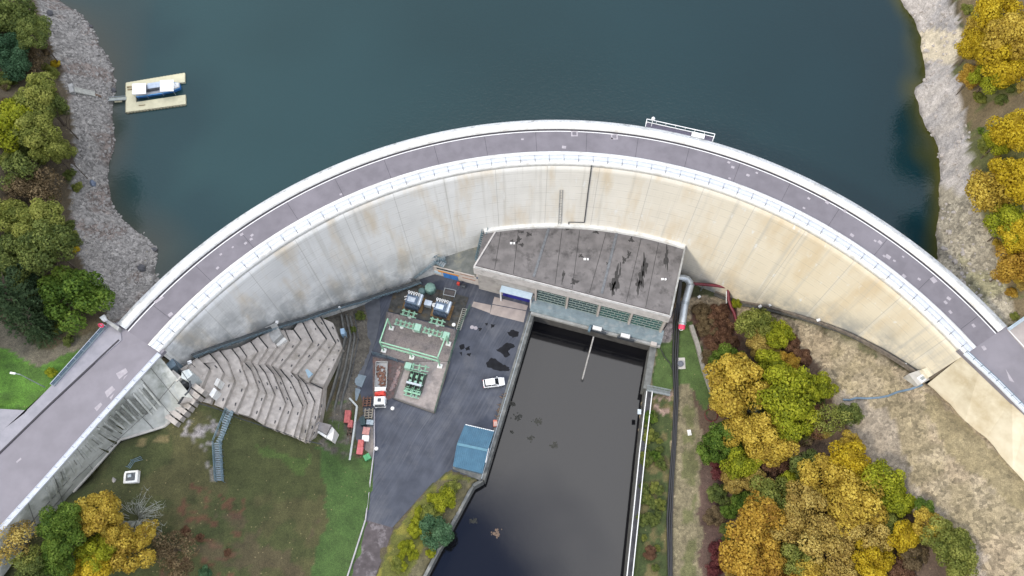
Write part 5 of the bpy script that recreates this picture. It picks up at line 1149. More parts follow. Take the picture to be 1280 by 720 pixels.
fence_run('mesh_fence', [(478,372),(497,349),(520,353)], .2, 1.6, 'dark fence at the back corner of the switchyard', dark_steel)
# portal frame
gt = empty('gantry', P(515, 420, 0), 0, 'green steel portal frame standing over the switchyard gravel', 'gantry')
feet = [(489.5,410.5),(480,438.5),(550,458),(560.6,430),(515,447)]; tops = [(484,395),(474,424),(547.5,443),(557.7,414),(510,434.6)]
gz = 5.8; mb = MB()
TP = [P(*t_, gz) for t_ in tops]; FT = [P(*f_, .3) for f_ in feet]
for f_, t_ in zip(FT, TP):
    MB().bar(f_, Vector((f_.x, f_.y, gz)), .26, .26).build('leg', green_steel, gt); MB().box(Vector((f_.x, f_.y, .4)), (1.0, .9, .5), -.25).build('footing', white_conc, gt)
q = [Vector((f_.x, f_.y, gz)) for f_ in FT]
for a, b in ((0, 1), (1, 2), (2, 3)): mb.bar(q[a], q[b], .22, .28)
mb.bar(q[4], q[4] + Vector((0, 0, .1)), .2, .2); mb.build('top_beam', green_steel, gt)
lat = MB()
u_ = (q[2] - q[1]); nrm2 = Vector((-u_.y, u_.x, 0)).normalized()
for zz_ in (4.0, 3.4): lat.bar(q[1] + Vector((0, 0, zz_ - gz)), q[2] + Vector((0, 0, zz_ - gz)), .14, .14)
for i in range(15): c_ = q[1] + u_ * (i / 14); lat.bar(c_ + Vector((0, 0, 3.4 - gz)), c_ + Vector((0, 0, 4.0 - gz)) + u_ * .03, .1, .1)
lat.build('lattice_beam', green_steel, gt)
for i in range(6): c_ = q[1] + u_ * (.1 + .16 * i) + Vector((0, 0, 3.0 - gz)); MB().lathe(c_, [(.05, 0), (.17, .05), (.09, .12), (.17, .2), (.09, .28), (.15, .36), (.04, .42)], 8).build('insulator', dark_steel, gt)

def insulator_row(px0, px1, n_, z, label, cab=True, group='rows of green switchgear'):
    a, b = P(*px0, 0), P(*px1, 0); e = empty('switchgear_row', a.lerp(b, .5), 0, label, 'switchgear', group); d = (b - a); dd = d.normalized(); nn = Vector((-dd.y, dd.x, 0)); an_ = math.atan2(d.y, d.x)
    fm, im, wm = MB(), MB(), MB()
    for s_ in (-.45, .45): fm.bar(a + nn * s_ + Vector((0, 0, z)), b + nn * s_ + Vector((0, 0, z)), .16, .18)
    for i in range(n_):
        c_ = a + d * ((i + .5) / n_)
        fm.bar(c_ - nn * .6 + Vector((0, 0, z)), c_ + nn * .6 + Vector((0, 0, z)), .14, .16)
        for s_ in (-.5, .5): im.lathe(c_ + nn * s_ + Vector((0, 0, z + .1)), [(.08, 0), (.2, .1), (.1, .2), (.2, .32), (.1, .42), (.19, .54), (.1, .66), (.05, .85)], 8)
        fm.tube([c_ - nn * .5 + Vector((0, 0, z + .95)), c_ + nn * .5 + Vector((0, 0, z + 1.0))], .06, 5)
        if i % 3 == 1: fm.bar(Vector((c_.x, c_.y, .2)), c_ + Vector((0, 0, z)), .2, .2); wm.lathe(Vector((c_.x, c_.y, .2)) - nn * .1, [(.42, 0), (.42, .35), (.36, .4), (.05, .4)], 10)
    fm.build('frame', green_steel, e); im.build('insulator', pale_green, e); wm.build('footing', white_conc, e)
    if cab: MB().box(b + dd * .5 + Vector((0, 0, z)), (1.3, 1.5, 1.3), an_).build('drive_cabinet', pale_green, e, bevel=.05)
    return e
insulator_row((495, 407), (521, 414), 5, 2.2, 'left green switchgear row at the back of the portal frame')
insulator_row((530, 417), (556, 424), 5, 2.2, 'right green switchgear row at the back of the portal frame')
insulator_row((503, 394), (522, 399), 3, 1.8, 'short green switchgear row before the left transformer', False)
insulator_row((538, 404), (557, 409), 3, 1.8, 'short green switchgear row before the right transformer', False)
insulator_row((514, 461), (537, 465), 3, 1.6, 'green switchgear row at the head of the circuit breaker', False)
insulator_row((506, 492), (525, 497), 3, .9, 'lowest green switchgear row near the pad kerb', False)
def breaker():
    p0 = P(520, 478, .26); e = empty('circuit_breaker', p0, 0, 'black and green circuit breaker in the middle of the lower pad', 'circuit breaker')
    an_ = PANG + .02
    MB().box(p0 + Vector((0, 0, .25)), (3.6, 4.2, .4), an_).build('base', mat('breaker_base', (.06, .065, .06), None, 2, .8), e)
    f_ = MB(); i_ = MB(); w_ = MB(); cs, sn = math.cos(an_), math.sin(an_)
    L = lambda x, y, z: Vector((p0.x + cs * x - sn * y, p0.y + sn * x + cs * y, p0.z + z))
    for x in (-1.1, 0, 1.1):
        f_.tube([L(x, -1.6, 1.0), L(x, 1.6, 1.0)], .28, 10)
        for y in (-1.3, .2, 1.4): i_.lathe(L(x, y, 1.2), [(.1, 0), (.25, .1), (.12, .25), (.25, .4), (.12, .55), (.22, .7), (.08, 1.0)], 8)
        w_.lathe(L(x + .15, -.3, 1.25), [(.3, 0), (.3, .25), (.1, .3)], 8)
    for y in (-1.9, -.5, 1.9): f_.bar(L(-1.7, y, .8), L(1.7, y, .8), .2, .2)
    i2 = MB().bar(L(-1.6, -.8, 1.5), L(1.6, -.8, 1.5), .45, .35); i2.build('cover_beam', galv, e)
    f_.build('pole', green_steel, e, smooth=True); i_.build('insulator', black_rub, e); w_.build('cap', pale_green, e)
    f2 = MB()
    for x in (-1.5, -.4, .7, 1.6): f2.bar(L(x, -2.6, .5), L(x, -1.7, .5), .2, .8)
    f2.bar(L(-1.7, -2.5, 1.0), L(1.7, -2.5, 1.0), .3, .2).build('drive_frame', green_steel, e)
    MB().box(L(-2.3, 2.6, .9), (1.3, 1.3, 1.6), an_).build('control_box', pale_green, e, bevel=.05)
breaker()
def transformer():
    e = empty('transformer', (0, 0, 0), 0)
    MB().box((0, 0, .2), (4.3, 3.4, .3)).build('base', ochre, e, local=True)
    MB().box((0, 0, 1.45), (3.0, 1.9, 2.2)).build('tank', tank_blue, e, local=True, bevel=.05)
    MB().box((-.3, -.1, 2.62), (1.6, 1.1, .16)).build('cover', silver, e, local=True, bevel=.03)
    MB().tube([(1.65, -1.2, 3.0), (1.65, 1.3, 3.0)], .42, 12).bar((1.65, -.9, 1.2), (1.65, -.9, 2.7), .14, .14).bar((1.65, .9, 1.2), (1.65, .9, 2.7), .14, .14).build('conservator', silver, e, local=True, smooth=True)
    fins = MB()
    for k_ in range(10): fins.box((-1.35 + k_ * .3, -1.35, 1.3), (.1, .75, 1.7))
    fins.build('radiator', tank_blue, e, local=True)
    for k_ in range(5):
        x = -1.25 + k_ * .55; MB().torus((x, 1.35, 2.9), .2, .07, 12, 6).lathe((x, 1.1, 2.3), [(.13, 0), (.17, .1), (.1, .2), (.17, .3), (.1, .4), (.08, .55)], 8).build('bushing', porcelain, e, local=True)
    for s_ in (-1, 1): MB().tube([(-1.9 - .1 * s_, .3 * s_, 2.0), (-1.4, .3 * s_, 2.7)], .12, 8).build('pipe', porcelain, e, local=True)
    return e
t1 = transformer(); t1.location = P(518, 380, .16); t1.rotation_euler.z = PANG; tag(t1, 'blue grey transformer with white bushings, farther from the asphalt yard', 'transformer', 'transformers in the oil pit')
t2 = copy_tree(t1); t2.location = P(553, 389, .16); tag(t2, 'blue grey transformer with white bushings, nearer the asphalt yard', 'transformer')
e = empty('cooler_unit', P(536, 382, 0), 0, 'grey cooler box between the two transformers', 'cooler'); p = P(536, 382, .1)
MB().box(p + Vector((0, 0, .9)), (1.6, 1.2, 1.5), PANG).build('housing', silver, e, bevel=.04); MB().lathe(p + Vector((1.2, -.4, 1.2)), [(.1, 0), (.42, 0), (.42, .25), (.3, .3)], 12).build('fan', porcelain, e)
e = empty('oil_tank', P(538, 360, 0), 0, 'pale green domed tank behind the transformers', 'tank'); p = P(538.5, 363, 0)
MB().lathe(p, [(1.15, .1), (1.2, 1.4), (1.1, 1.75), (.7, 1.95), (.1, 2.0)], 9).build('shell', mat('tank_green', (.17, .29, .25), (.12, .21, .185), 1.5, .6), e); MB().lathe(p + Vector((-1.8, -.5, 0)), [(.75, .1), (.8, 1.0), (.5, 1.3), (.1, 1.35)], 9).build('side_drum', mat('drum_green', (.12, .20, .20), None, 2, .6), e)
e = empty('pipe_frame', P(562, 366, 0), 0, 'empty rectangular grey pipe frame near the blue doors', 'frame')
q = [P(x, y, .9) for x, y in ((556, 360), (570, 363), (568, 371), (554, 368))]; mb = MB()
for i in range(4): mb.tube([q[i], q[(i + 1) % 4]], .08, 6); mb.bar((q[i].x, q[i].y, .0), q[i], .1, .1)
mb.build('tubes', galv, e); MB().slab([flat(v, 0) for v in q], .0, .3).build('cover', mat('pit_cover', (.09, .08, .08), None, 2, .9), e)
def yard_lamp(px, py, zt, h, label, group=None, top=None):
    p = P(px, py, zt); e = empty('yard_lamp', p, 0, label, 'lamp', group); MB().tube([p, p + Vector((0, 0, h))], .06, 7).build('pole', galv, e); MB().lathe(p + Vector((0, 0, h)), [(.05, 0), (.32, .08), (.40, .3), (.3, .5), (.06, .6)], 12).build('globe', white_paint, e, smooth=True)
yard_lamp(569.5, 417, .2, 5.0, 'white lamp on a tall thin pole inside the green fence')
yard_lamp(491.5, 512, 0, .7, 'low white globe light on asphalt below the pad corner')
yard_lamp(471.5, 562, 0, .7, 'low white globe light at the yard edge by the red crates')
e = empty('cable_rack', P(579, 400, 0), 0, 'long grey ladder rack inside the green fence', 'rack'); mb = MB()
a, b = P(581, 386, .6), P(573, 412, .6); d = b - a; sd_ = Vector((-d.y, d.x, 0)).normalized()
for s_ in (-.45, .45): mb.bar(a + sd_ * s_, b + sd_ * s_, .14, .2)
for i in range(12): c_ = a + d * i / 11; mb.bar(c_ - sd_ * .45, c_ + sd_ * .45, .12, .12); mb.bar((c_.x, c_.y, 0), c_, .1, .1) if i % 4 == 0 else None
mb.build('ladder', mat('rack_grey', (.33, .33, .30), (.24, .24, .22), 2, .8), e)

# ------------------------------------------------------------------ vehicles
def car(loc, rz, label):
    e = empty('parked_car', loc, rz, label, 'car')
    st_ = [(-2.2, .45, .9, .80), (-2.1, .38, 1.0, .86), (-1.2, .35, 1.05, .9), (0, .33, 1.05, .92), (1.0, .33, 1.02, .91), (1.7, .36, .92, .86), (2.15, .42, .72, .74)]
    vs, fs = [], []
    for x, zl, zh, hw in st_: vs += [(x, -hw * .93, zl), (x, -hw, zl + .25), (x, -hw * .96, zh - .06), (x, -hw * .8, zh), (x, hw * .8, zh), (x, hw * .96, zh - .06), (x, hw, zl + .25), (x, hw * .93, zl)]
    for i in range(len(st_) - 1):
        for k_ in range(8): fs.append((i * 8 + k_, i * 8 + (k_ + 1) % 8, (i + 1) * 8 + (k_ + 1) % 8, (i + 1) * 8 + k_))
    fs += [tuple(range(7, -1, -1)), tuple(48 + k_ for k_ in range(8))]
    MB().add(vs, fs).build('body', car_white, e, local=True, smooth=True)
    g_ = MB().add([(-2.0, -.76, 1.0), (1.0, -.78, 1.0), (1.0, .78, 1.0), (-2.0, .76, 1.0), (-1.65, -.62, 1.58), (.25, -.64, 1.58), (.25, .64, 1.58), (-1.65, .62, 1.58)], [(0, 1, 5, 4), (1, 2, 6, 5), (2, 3, 7, 6), (3, 0, 4, 7), (4, 5, 6, 7)])
    g_.build('glasshouse', mat('car_glass', (.015, .018, .022), None, 2, .08), e, local=True)
    MB().add([(-1.72, -.63, 1.585), (.22, -.65, 1.585), (.22, .65, 1.585), (-1.72, .63, 1.585), (-1.65, -.58, 1.64), (.1, -.6, 1.64), (.1, .6, 1.64), (-1.65, .58, 1.64)], [(0, 1, 5, 4), (1, 2, 6, 5), (2, 3, 7, 6), (3, 0, 4, 7), (4, 5, 6, 7)]).bar((-1.5, -.62, 1.68), (0, -.64, 1.68), .05, .05).bar((-1.5, .62, 1.68), (0, .64, 1.68), .05, .05).build('roof', car_white, e, local=True)
    pl_ = MB()
    for s_ in (-1, 1): pl_.bar((.96, .76 * s_, 1.02), (.24, .63 * s_, 1.58), .09, .06); pl_.bar((-.55, .765 * s_, 1.02), (-.6, .64 * s_, 1.58), .1, .06)
    pl_.build('pillar', car_white, e, local=True)
    for x in (-1.35, 1.35):
        for s_ in (-1, 1): w_ = MB().tube([(x, .72 * s_, .33), (x, .93 * s_, .33)], .33, 16).build('wheel', tyre_m, e, local=True); MB().tube([(x, .9 * s_, .33), (x, .945 * s_, .33)], .2, 12).build('rim', galv, w_, local=True)
    for s_ in (-1, 1): MB().box((2.0, .62 * s_, .72), (.3, .3, .14)).build('headlight', porcelain, e, local=True); MB().box((-2.17, .68 * s_, .85), (.1, .22, .2)).build('tail_light', red_paint, e, local=True); MB().box((.75, .98 * s_, 1.08), (.14, .2, .14)).build('mirror', car_white, e, local=True)
    return e
a, b = P(604.5, 480, .7), P(630.5, 476.5, .7); car(flat(a.lerp(b, .5), .0), math.atan2((b - a).y, (b - a).x), 'white estate car parked alone on the asphalt yard')

def truck():
    a, b = P(478, 449, 1.0), P(475, 509, 1.5); d = flat(b - a, 0).normalized(); an_ = math.atan2(d.y, d.x); c0 = flat(b, 0)
    e = empty('crane_truck', c0, an_, 'flatbed truck with white cab, red crane and rusty load', 'truck')
    # local: +x forward, nose at 0
    MB().box((-4.6, 0, .75), (8.8, .9, .3)).build('chassis', dark_steel, e, local=True)
    MB().box((-1.05, 0, 1.55), (1.9, 2.3, 1.7)).box((-1.15, 0, 2.5), (1.6, 2.15, .35), 0, .92).build('cab', car_white, e, local=True, bevel=.08)
    MB().add([(-.12, -1.02, 1.55), (-.12, 1.02, 1.55), (-.3, .95, 2.45), (-.3, -.95, 2.45)], [(0, 1, 2, 3)]).bar((-.25, -1.0, 1.6), (-.42, -.9, 2.44), .02, .3).box((-.16, 0, 2.0), (.24, 1.95, .8)).build('windscreen', mat('truck_glass', (.02, .025, .03), None, 2, .1), e, local=True)
    MB().box((-1.15, 0, 2.73), (.7, .7, .1)).build('roof_hatch', dark_steel, e, local=True)
    MB().box((-2.5, 0, 1.5), (.9, 2.1, .9)).bar((-2.6, -1.0, 2.3), (-2.4, .9, 2.6), .45, .4).bar((-2.9, .9, 2.5), (-2.5, -.9, 2.9), .35, .35).tube([(-2.5, 0, 1.9), (-2.5, 0, 2.7)], .3, 10).build('crane', red_paint, e, local=True, bevel=.04)
    MB().box((-3.35, 0, 1.7), (.35, 2.2, 1.1)).box((-3.75, 0, 2.1), (.5, 2.2, .1)).build('headboard', white_paint, e, local=True)
    bed = MB().box((-6.7, 0, 1.1), (5.6, 2.3, .14))
    for s_ in (-1, 1): bed.box((-6.7, 1.15 * s_, 1.5), (5.6, .09, .75))
    bed.box((-9.48, 0, 1.5), (.09, 2.3, .75)).build('bed', mat('bed_grey', (.40, .40, .40), (.30, .30, .30), 2, .7), e, local=True)
    ld_ = MB()
    for k_ in range(60): ld_.box((random.uniform(-8.6, -4.3), random.uniform(-.95, .95), random.uniform(1.2, 1.45)), (random.uniform(.2, .7), random.uniform(.15, .4), random.uniform(.1, .3)), random.uniform(0, 3))
    ld_.build('load', rusty, e, local=True)
    for x in (-1.0, -6.4, -7.7):
        for s_ in (-1, 1): w_ = MB().tube([(x, .8 * s_, .5), (x, 1.12 * s_, .5)], .5, 16).build('wheel', tyre_m, e, local=True); MB().tube([(x, 1.1 * s_, .5), (x, 1.14 * s_, .5)], .28, 12).build('rim', galv, w_, local=True)
    for s_ in (-1, 1): MB().box((-.08, .9 * s_, .85), (.08, .3, .18)).build('headlight', porcelain, e, local=True); MB().box((-.45, 1.32 * s_, 2.0), (.12, .24, .45)).build('mirror', dark_steel, e, local=True)
truck()
MB().slab(PS([(466,446),(497,452),(506,455),(492,497),(485,500),(466,498)]), -.05, .08).build('storage_ground', mat('rubble_ground', (.17, .13, .125), (.11, .085, .08), 2.2, .95, bump=.5, c3=(.20, .10, .085), s3=.8), kind='structure')
e = empty('rubble_pile', P(495, 470, 0), 0, 'strip of broken bricks beside the crane truck', 'rubble'); mb = MB()
for k_ in range(120): x = random.random(); p = P(500 - 11 * x + random.gauss(0, 1.2), 458 + 30 * x, .15); mb.rock(p, random.uniform(.12, .28), .6)
mb.build('bricks', mat('brick_rubble', (.34, .22, .20), (.24, .21, .21), 2.5, .9), e)

# store of crates left of the yard
wall_line('coping_wall', [(436.6,497.5),(446,507.5),(442,540),(437,575)], -.2, .9, .35, mat('pale_coping', (.50, .52, .50), (.42, .44, .42), 2, .8), 'thin wall with pale coping between crates and terraces', 'wall')
sheet('store_strip', [(447,507),(468,509),(467,575),(440,576),(443,540)], .06, lane_m, .2, kind='structure'); sheet('store_pad', [(459,532),(466.5,533),(467,574),(455,576)], .10, mat('pad_tan', (.24, .215, .195), (.18, .16, .145), 1.5, .95), .2, kind='structure')
def crate(px, py, sx, sy, h, m, label, rz=-.05, z=0.1, name='crate', cat='crate', lidm=None, group='crates stored beside the yard'):
    p = P(px, py, z + h * .8); p.z = z; e = empty(name, p, 0, label, cat, group)
    MB().box(p + Vector((0, 0, h / 2)), (sx, sy, h), rz, .97).build('body', m, e, bevel=.05)
    MB().box(p + Vector((0, 0, h + .06)), (sx * 1.05, sy * 1.05, .12), rz).box(p + Vector((0, 0, h + .14)), (sx * .12, sy * .9, .06), rz).build('lid', lidm or m, e, bevel=.02)
crate(434.5, 521, 1.1, 2.4, 1.2, faded_red, 'longest faded red crate left of the coping wall', -.05, .6)
crate(438, 530, .85, 1.4, 1.2, faded_red, 'square faded red crate against the coping wall', -.05, .5)
crate(451, 554.5, 1.05, 1.35, 1.1, faded_red, 'red crate right below the white box', -.08)
crate(450, 563.5, 1.15, 1.35, 1.0, mat('rose_red', (.52, .14, .15), (.42, .10, .11), 2, .6), 'rose red crate lowest of the row beside the green bin', -.08)
crate(458, 539, 1.3, 1.4, 1.1, mat('grey_case', (.28, .28, .30), None, 2, .7), 'grey crate with a reddish lid above the white box', -.15, lidm=mat('lid_red', (.46, .22, .20), None, 2, .7))
crate(457, 548, 1.25, 1.1, .9, white_paint, 'white box between the grey crate and the red crates', -.05)
crate(459, 571.5, 1.2, 1.1, 1.0, green_bin, 'green bin at the lower end of the crate row', .5, name='bin', cat='bin')
crate(453.5, 526.5, 1.0, 1.6, 1.1, mat('dark_teal', (.02, .05, .055), None, 2, .6), 'almost black container at the top of the crate row', .2)
crate(462.5, 528, 1.3, .9, .8, mat('tarp_grey', (.36, .42, .46), (.26, .31, .34), 3, .7), 'grey tarpaulined box at the asphalt edge', -.1)
for i, (px, py, lb) in enumerate([(435, 539, 'upper brown timber rack below the red crates'), (434, 549, 'lower brown timber rack below the red crates'), (459, 503, 'rusty frame stacked with pipes below the truck'), (461, 518, 'stack of pale timber beams beside the coping wall')]):
    p = P(px, py, .2); e = empty('timber_rack', p, 0, lb, 'rack', 'racks stored beside the yard'); mb = MB()
    for k_ in range(4): mb.bar(p + Vector((-.9, -.8 + k_ * .5, .3 + .1 * (k_ % 2))), p + Vector((.8, -.7 + k_ * .5, .35)), .22, .2)
    for s_ in (-.7, .05, .75): mb.bar(p + Vector((s_, -1.0, .6)), p + Vector((s_ + .1, 1.1, .6)), .18, .18)
    for x in (-.8, .8):
        for y in (-.9, .9): mb.bar(p + Vector((x, y, -.2)), p + Vector((x, y, .6)), .12, .12)
    mb.build('beams', timber if i < 2 else (rusty if i == 2 else mat('pale_beams', (.33, .30, .25), (.20, .17, .13), 2, .9)), e)
e = empty('hose_cart', P(572, 355, 0), 0, 'small red cart with a dark drum beside the blue garage doors', 'cart'); p = P(573, 355, .5); p.z = 0
MB().box(p + Vector((0, 0, .7)), (.6, .5, .9), PANG).build('body', red_paint, e, bevel=.04); MB().tube([p + Vector((.7, -.5, .5)), p + Vector((1.5, -.6, .5))], .4, 12).build('drum', dark_steel, e)
lifebuoy(ph(12.75, 1.2, 0.05), 'red lifebuoy on a white stand right of the powerhouse porch', red_paint)

# ------------------------------------------------------------------ lake things
pz = ZL + .45
pn = empty('pontoon', P(195, 115, ZL), 0, 'pale yellow U-shaped floating pontoon holding the boat', 'pontoon')
o_tl, o_tr, i_tr, i_tl, i_bl, i_br, o_br, o_bl = [P(x, y, pz) for x, y in ((157.5,103.3),(231,91),(231,102.5),(170,110.5),(170,127.5),(231.8,118.3),(232,129.8),(157.5,140))]
MB().slab([o_tl, o_tr, i_tr, i_tl, i_bl, i_br, o_br, o_bl], ZL - .2, pz).build('deck', pontoon_m, pn)
fl = MB()
for a, b in ((o_bl, o_br), (o_tl, o_tr), (o_tl, o_bl)):
    for i in range(18): c_ = a.lerp(b, (i + .5) / 18); fl.box((c_.x, c_.y, ZL + .1), (.42, .42, .42))
fl.build('float_blocks', mat('float_dark', (.28, .26, .18), None, 2, .8), pn)
sm_ = MB()
for x, y in ((162, 109), (162.5, 112)): p = P(x, y, pz); sm_.box((p.x, p.y, pz + .12), (.9, .22, .25), .15)
p = P(178, 132, pz); sm_.tube([(p.x - .7, p.y, pz + .08), (p.x + .6, p.y + .1, pz + .12)], .08, 6)
sm_.build('cleats', mat('cleat', (.38, .30, .18), None, 2, .8), pn)
bt = empty('tour_boat', P(198, 115, ZL), 0, 'blue-hulled tour boat with two white canopies moored in the pontoon', 'boat')
ba, bb = P(171, 121.5, ZL + .5), P(225.5, 113, ZL + .5); bd = flat(bb - ba, 0).normalized(); bn = Vector((bd.y * -1, bd.x, 0)); LB = (flat(bb - ba, 0)).length
def bo(s, n, z): p = flat(ba, 0) + bd * s + bn * n; return Vector((p.x, p.y, ZL + z))
prof = [(0, .9), (.1, 1.05), (LB * .6, 1.1), (LB * .85, .9), (LB, .5)]
def hull(z0, z1, w0, w1):
    top = [bo(s, 1.0 - w * w1, z1) for s, w in prof] + [bo(s, 1.0 + w * w1, z1) for s, w in prof[::-1]]; bot = [bo(s, 1.0 - w * w0, z0) for s, w in prof] + [bo(s, 1.0 + w * w0, z0) for s, w in prof[::-1]]; n_ = len(top)
    return MB().add(bot + top, [tuple(range(n_))[::-1], tuple(range(n_, 2 * n_))] + [(i, (i + 1) % n_, n_ + (i + 1) % n_, n_ + i) for i in range(n_)])
hull(-.4, .75, .85, 1.15).build('hull', blue_paint, bt)
hull(.752, .82, 1.22, 1.22).build('gunwale', mat('gunwale_blue', (.10, .34, .70), None, 2, .4), bt)
hull(.822, .9, 1.02, 1.02).build('deck', mat('boat_deck', (.42, .44, .46), None, 2, .7), bt)
cabm = MB().slab([bo(1.5, .5, 0), bo(LB - 1.4, .5, 0), bo(LB - 1.4, 1.8, 0), bo(1.5, 1.8, 0)], ZL + .91, ZL + 1.6); cabm.build('cabin', mat('boat_cabin', (.10, .11, .13), (.06, .065, .08), 2, .4), bt)
MB().slab([bo(2.6, .65, 0), bo(LB - 2.6, .65, 0), bo(LB - 2.6, 2.0, 0), bo(2.6, 2.0, 0)], ZL + 1.62, ZL + 1.72).build('cabin_roof', silver, bt)
for (x0, x1, y0, y1) in ((165.2, 182.4, 103.7, 118), (199.8, 217, 99.5, 114.5)):
    q = PS([(x0, y0 + .8), (x1, y0), (x1, y1 - .8), (x0, y1)], ZL + 2.5); c_ = MB().slab(q, ZL + 2.42, ZL + 2.5).build('canopy', white_paint, bt); pm = MB()
    for v in q: w_ = v.lerp(sum(q, Vector()) / 4, .12); pm.bar((w_.x, w_.y, ZL + .9), (w_.x, w_.y, ZL + 2.42), .05, .05)
    pm.build('canopy_posts', galv, c_)
MB().slab([bo(LB - 1.5, .25, 0), bo(LB - .15, .55, 0), bo(LB - .15, 1.5, 0), bo(LB - 1.5, 1.8, 0)], ZL + .91, ZL + 1.05).build('bow_deck', white_paint, bt)
gy = empty('gangway', P(147, 123, ZL), 0, 'narrow grey gangway joining the pontoon to the stony shore', 'gangway')
a, b = P(136, 124.5, ZL + .9), P(158, 123, ZL + .55)
mb = MB().bar(a, b, .75, .12); mb.build('deck', mat('gang_grey', (.34, .36, .33), (.25, .27, .25), 2, .8), gy); d = (b - a); sd_ = Vector((-d.y, d.x, 0)).normalized(); r_ = MB()
for s_ in (-.42, .42): r_.tube([a + sd_ * s_ + Vector((0, 0, .25)), b + sd_ * s_ + Vector((0, 0, .25))], .05, 5)
r_.build('side_rail', galv, gy); p = P(148, 127, ZL + .3); MB().tube([p + Vector((-.7, 0, 0)), p + Vector((.7, .1, 0))], .2, 8).build('float', pontoon_m, gy)
rp2 = empty('landing_stair', on_ground(105, 115, 0, 28), 0, 'pale grey landing stair lying on the shore below the trees', 'stair')
a, b = on_ground(92, 112, .5, 29), on_ground(119, 118, .4, 27); d = b - a; sd_ = Vector((-d.y, d.x, 0)).normalized(); mb = MB(); n_ = 15
for i in range(n_): c_ = a + d * ((i + .5) / n_); mb.box(c_ + Vector((0, 0, .05)), (d.length / n_ * .9, 1.15, .12), math.atan2(d.y, d.x))
mb.bar(a + sd_ * .55, b + sd_ * .55, .12, .35).bar(a - sd_ * .55, b - sd_ * .55, .12, .35).build('treads', mat('stair_grey', (.44, .44, .40), (.35, .35, .32), 2, .85), rp2); MB().box(a - d.normalized() * .3, (.8, 2.2, .8), math.atan2(d.y, d.x)).build('head_block', grey_conc, rp2); MB().bar(b, b + d.normalized() * 1.0 - Vector((0, 0, .3)), .5, .1).build('foot_plank', timber, rp2)

# stones on the shores
pb = MB(); cnt = 0
while cnt < 3400:
    x, y = random.uniform(-102, -40), random.uniform(45, 128); z = zat(x, y)
    px, py = project(x, y, z)
    if ZL - .1 < z < 31 and (x, y) and not inside(DOWN, np.array(x), np.array(y)) and math.hypot(x - CX, y - CY) > 88.3 and 60 < px < 200 and (px > 92 or random.random() < .2):
        pb.rock((x, y, z), random.choice((.1, .1, .12, .12, .15, .2, .28, .4)), .55); cnt += 1
pb.build('shore_pebbles', stone_m, kind='stuff', label='loose grey pebbles over the left shore', cat='pebbles')
pb = MB(); cnt = 0
while cnt < 320:
    x, y = random.uniform(60, 100), random.uniform(50, 125); z = zat(x, y)
    if ZL - .2 < z < 32 and not inside(DOWN, np.array(x), np.array(y)) and math.hypot(x - CX, y - CY) > 88.3: pb.rock((x, y, z), random.choice((.12, .15, .22, .3, .42, .6)), .5); cnt += 1
pb.build('rock_fragments', mat('pale_rock', (.44, .40, .37), (.32, .295, .28), 1.5, .9, bump=.3), kind='stuff', label='broken rock pieces on the right shore', cat='rocks')
for px, py, r_, m, lb in [(61, 17, .9, dark_stone, 'large dark boulder near the top of the stony shore'), (111, 60, .8, stone_m, 'flat grey boulder lying high on the stony shore'), (119, 68, .9, stone_m, 'broad pale boulder near the curve of the shore'), (113, 33, .8, dark_stone, 'dark boulder at the water where the shore bends'), (137, 105, .8, stone_m, 'boulder at the waterline above the gangway'), (141, 113, .7, dark_stone, 'dark boulder beside the gangway shore end'), (110, 277, 1.3, stone_m, 'broad flat slab of rock on the gravel beach'), (115, 229, .9, mat('blue_stone', (.13, .16, .22), None, 2, .8), 'bluish boulder near the narrow middle of the shore'), (181, 292, .8, stone_m, 'pale boulder at the outer point of the beach'), (192, 312, .9, dark_stone, 'dark boulder where the beach point meets the water'), (163, 289, .8, stone_m, 'grey boulder on the water edge of the beach'), (176, 335, .9, dark_stone, 'dark boulder on the beach nearest the dam')]:
    p = on_ground(px, py, 0, 27); MB().rock((p.x, p.y, p.z), r_, .55).build('boulder', m, label=lb, cat='boulder', group='boulders on the left shore')

# ------------------------------------------------------------------ trees
def quads_mesh(name, cen, nor, size, tint, extra=None):
    n = len(cen); nor = nor / (np.linalg.norm(nor, axis=1, keepdims=True) + 1e-9)
    up = RNG.normal(size=(n, 3)); u = np.cross(nor, up); u /= np.linalg.norm(u, axis=1, keepdims=True) + 1e-9; v = np.cross(nor, u)
    s = size[:, None]; asp = RNG.uniform(.55, 1.0, n)[:, None]
    V = np.stack([cen - u * s - v * s * asp * .35, cen + u * s * .3 - v * s * asp, cen + u * s + v * s * asp * .3, cen - u * s * .25 + v * s * asp], 1).reshape(-1, 3)
    Fq = np.arange(4 * n).reshape(n, 4)
    me = bpy.data.meshes.new(name); me.vertices.add(4 * n); me.vertices.foreach_set('co', V.astype(np.float32).ravel()); me.loops.add(4 * n); me.loops.foreach_set('vertex_index', Fq.astype(np.int32).ravel())
    me.polygons.add(n); me.polygons.foreach_set('loop_start', np.arange(0, 4 * n, 4, dtype=np.int32)); me.update(calc_edges=True)
    a = me.attributes.new('tint', 'FLOAT', 'POINT'); a.data.foreach_set('value', np.repeat(tint, 4).astype(np.float32))
    return me
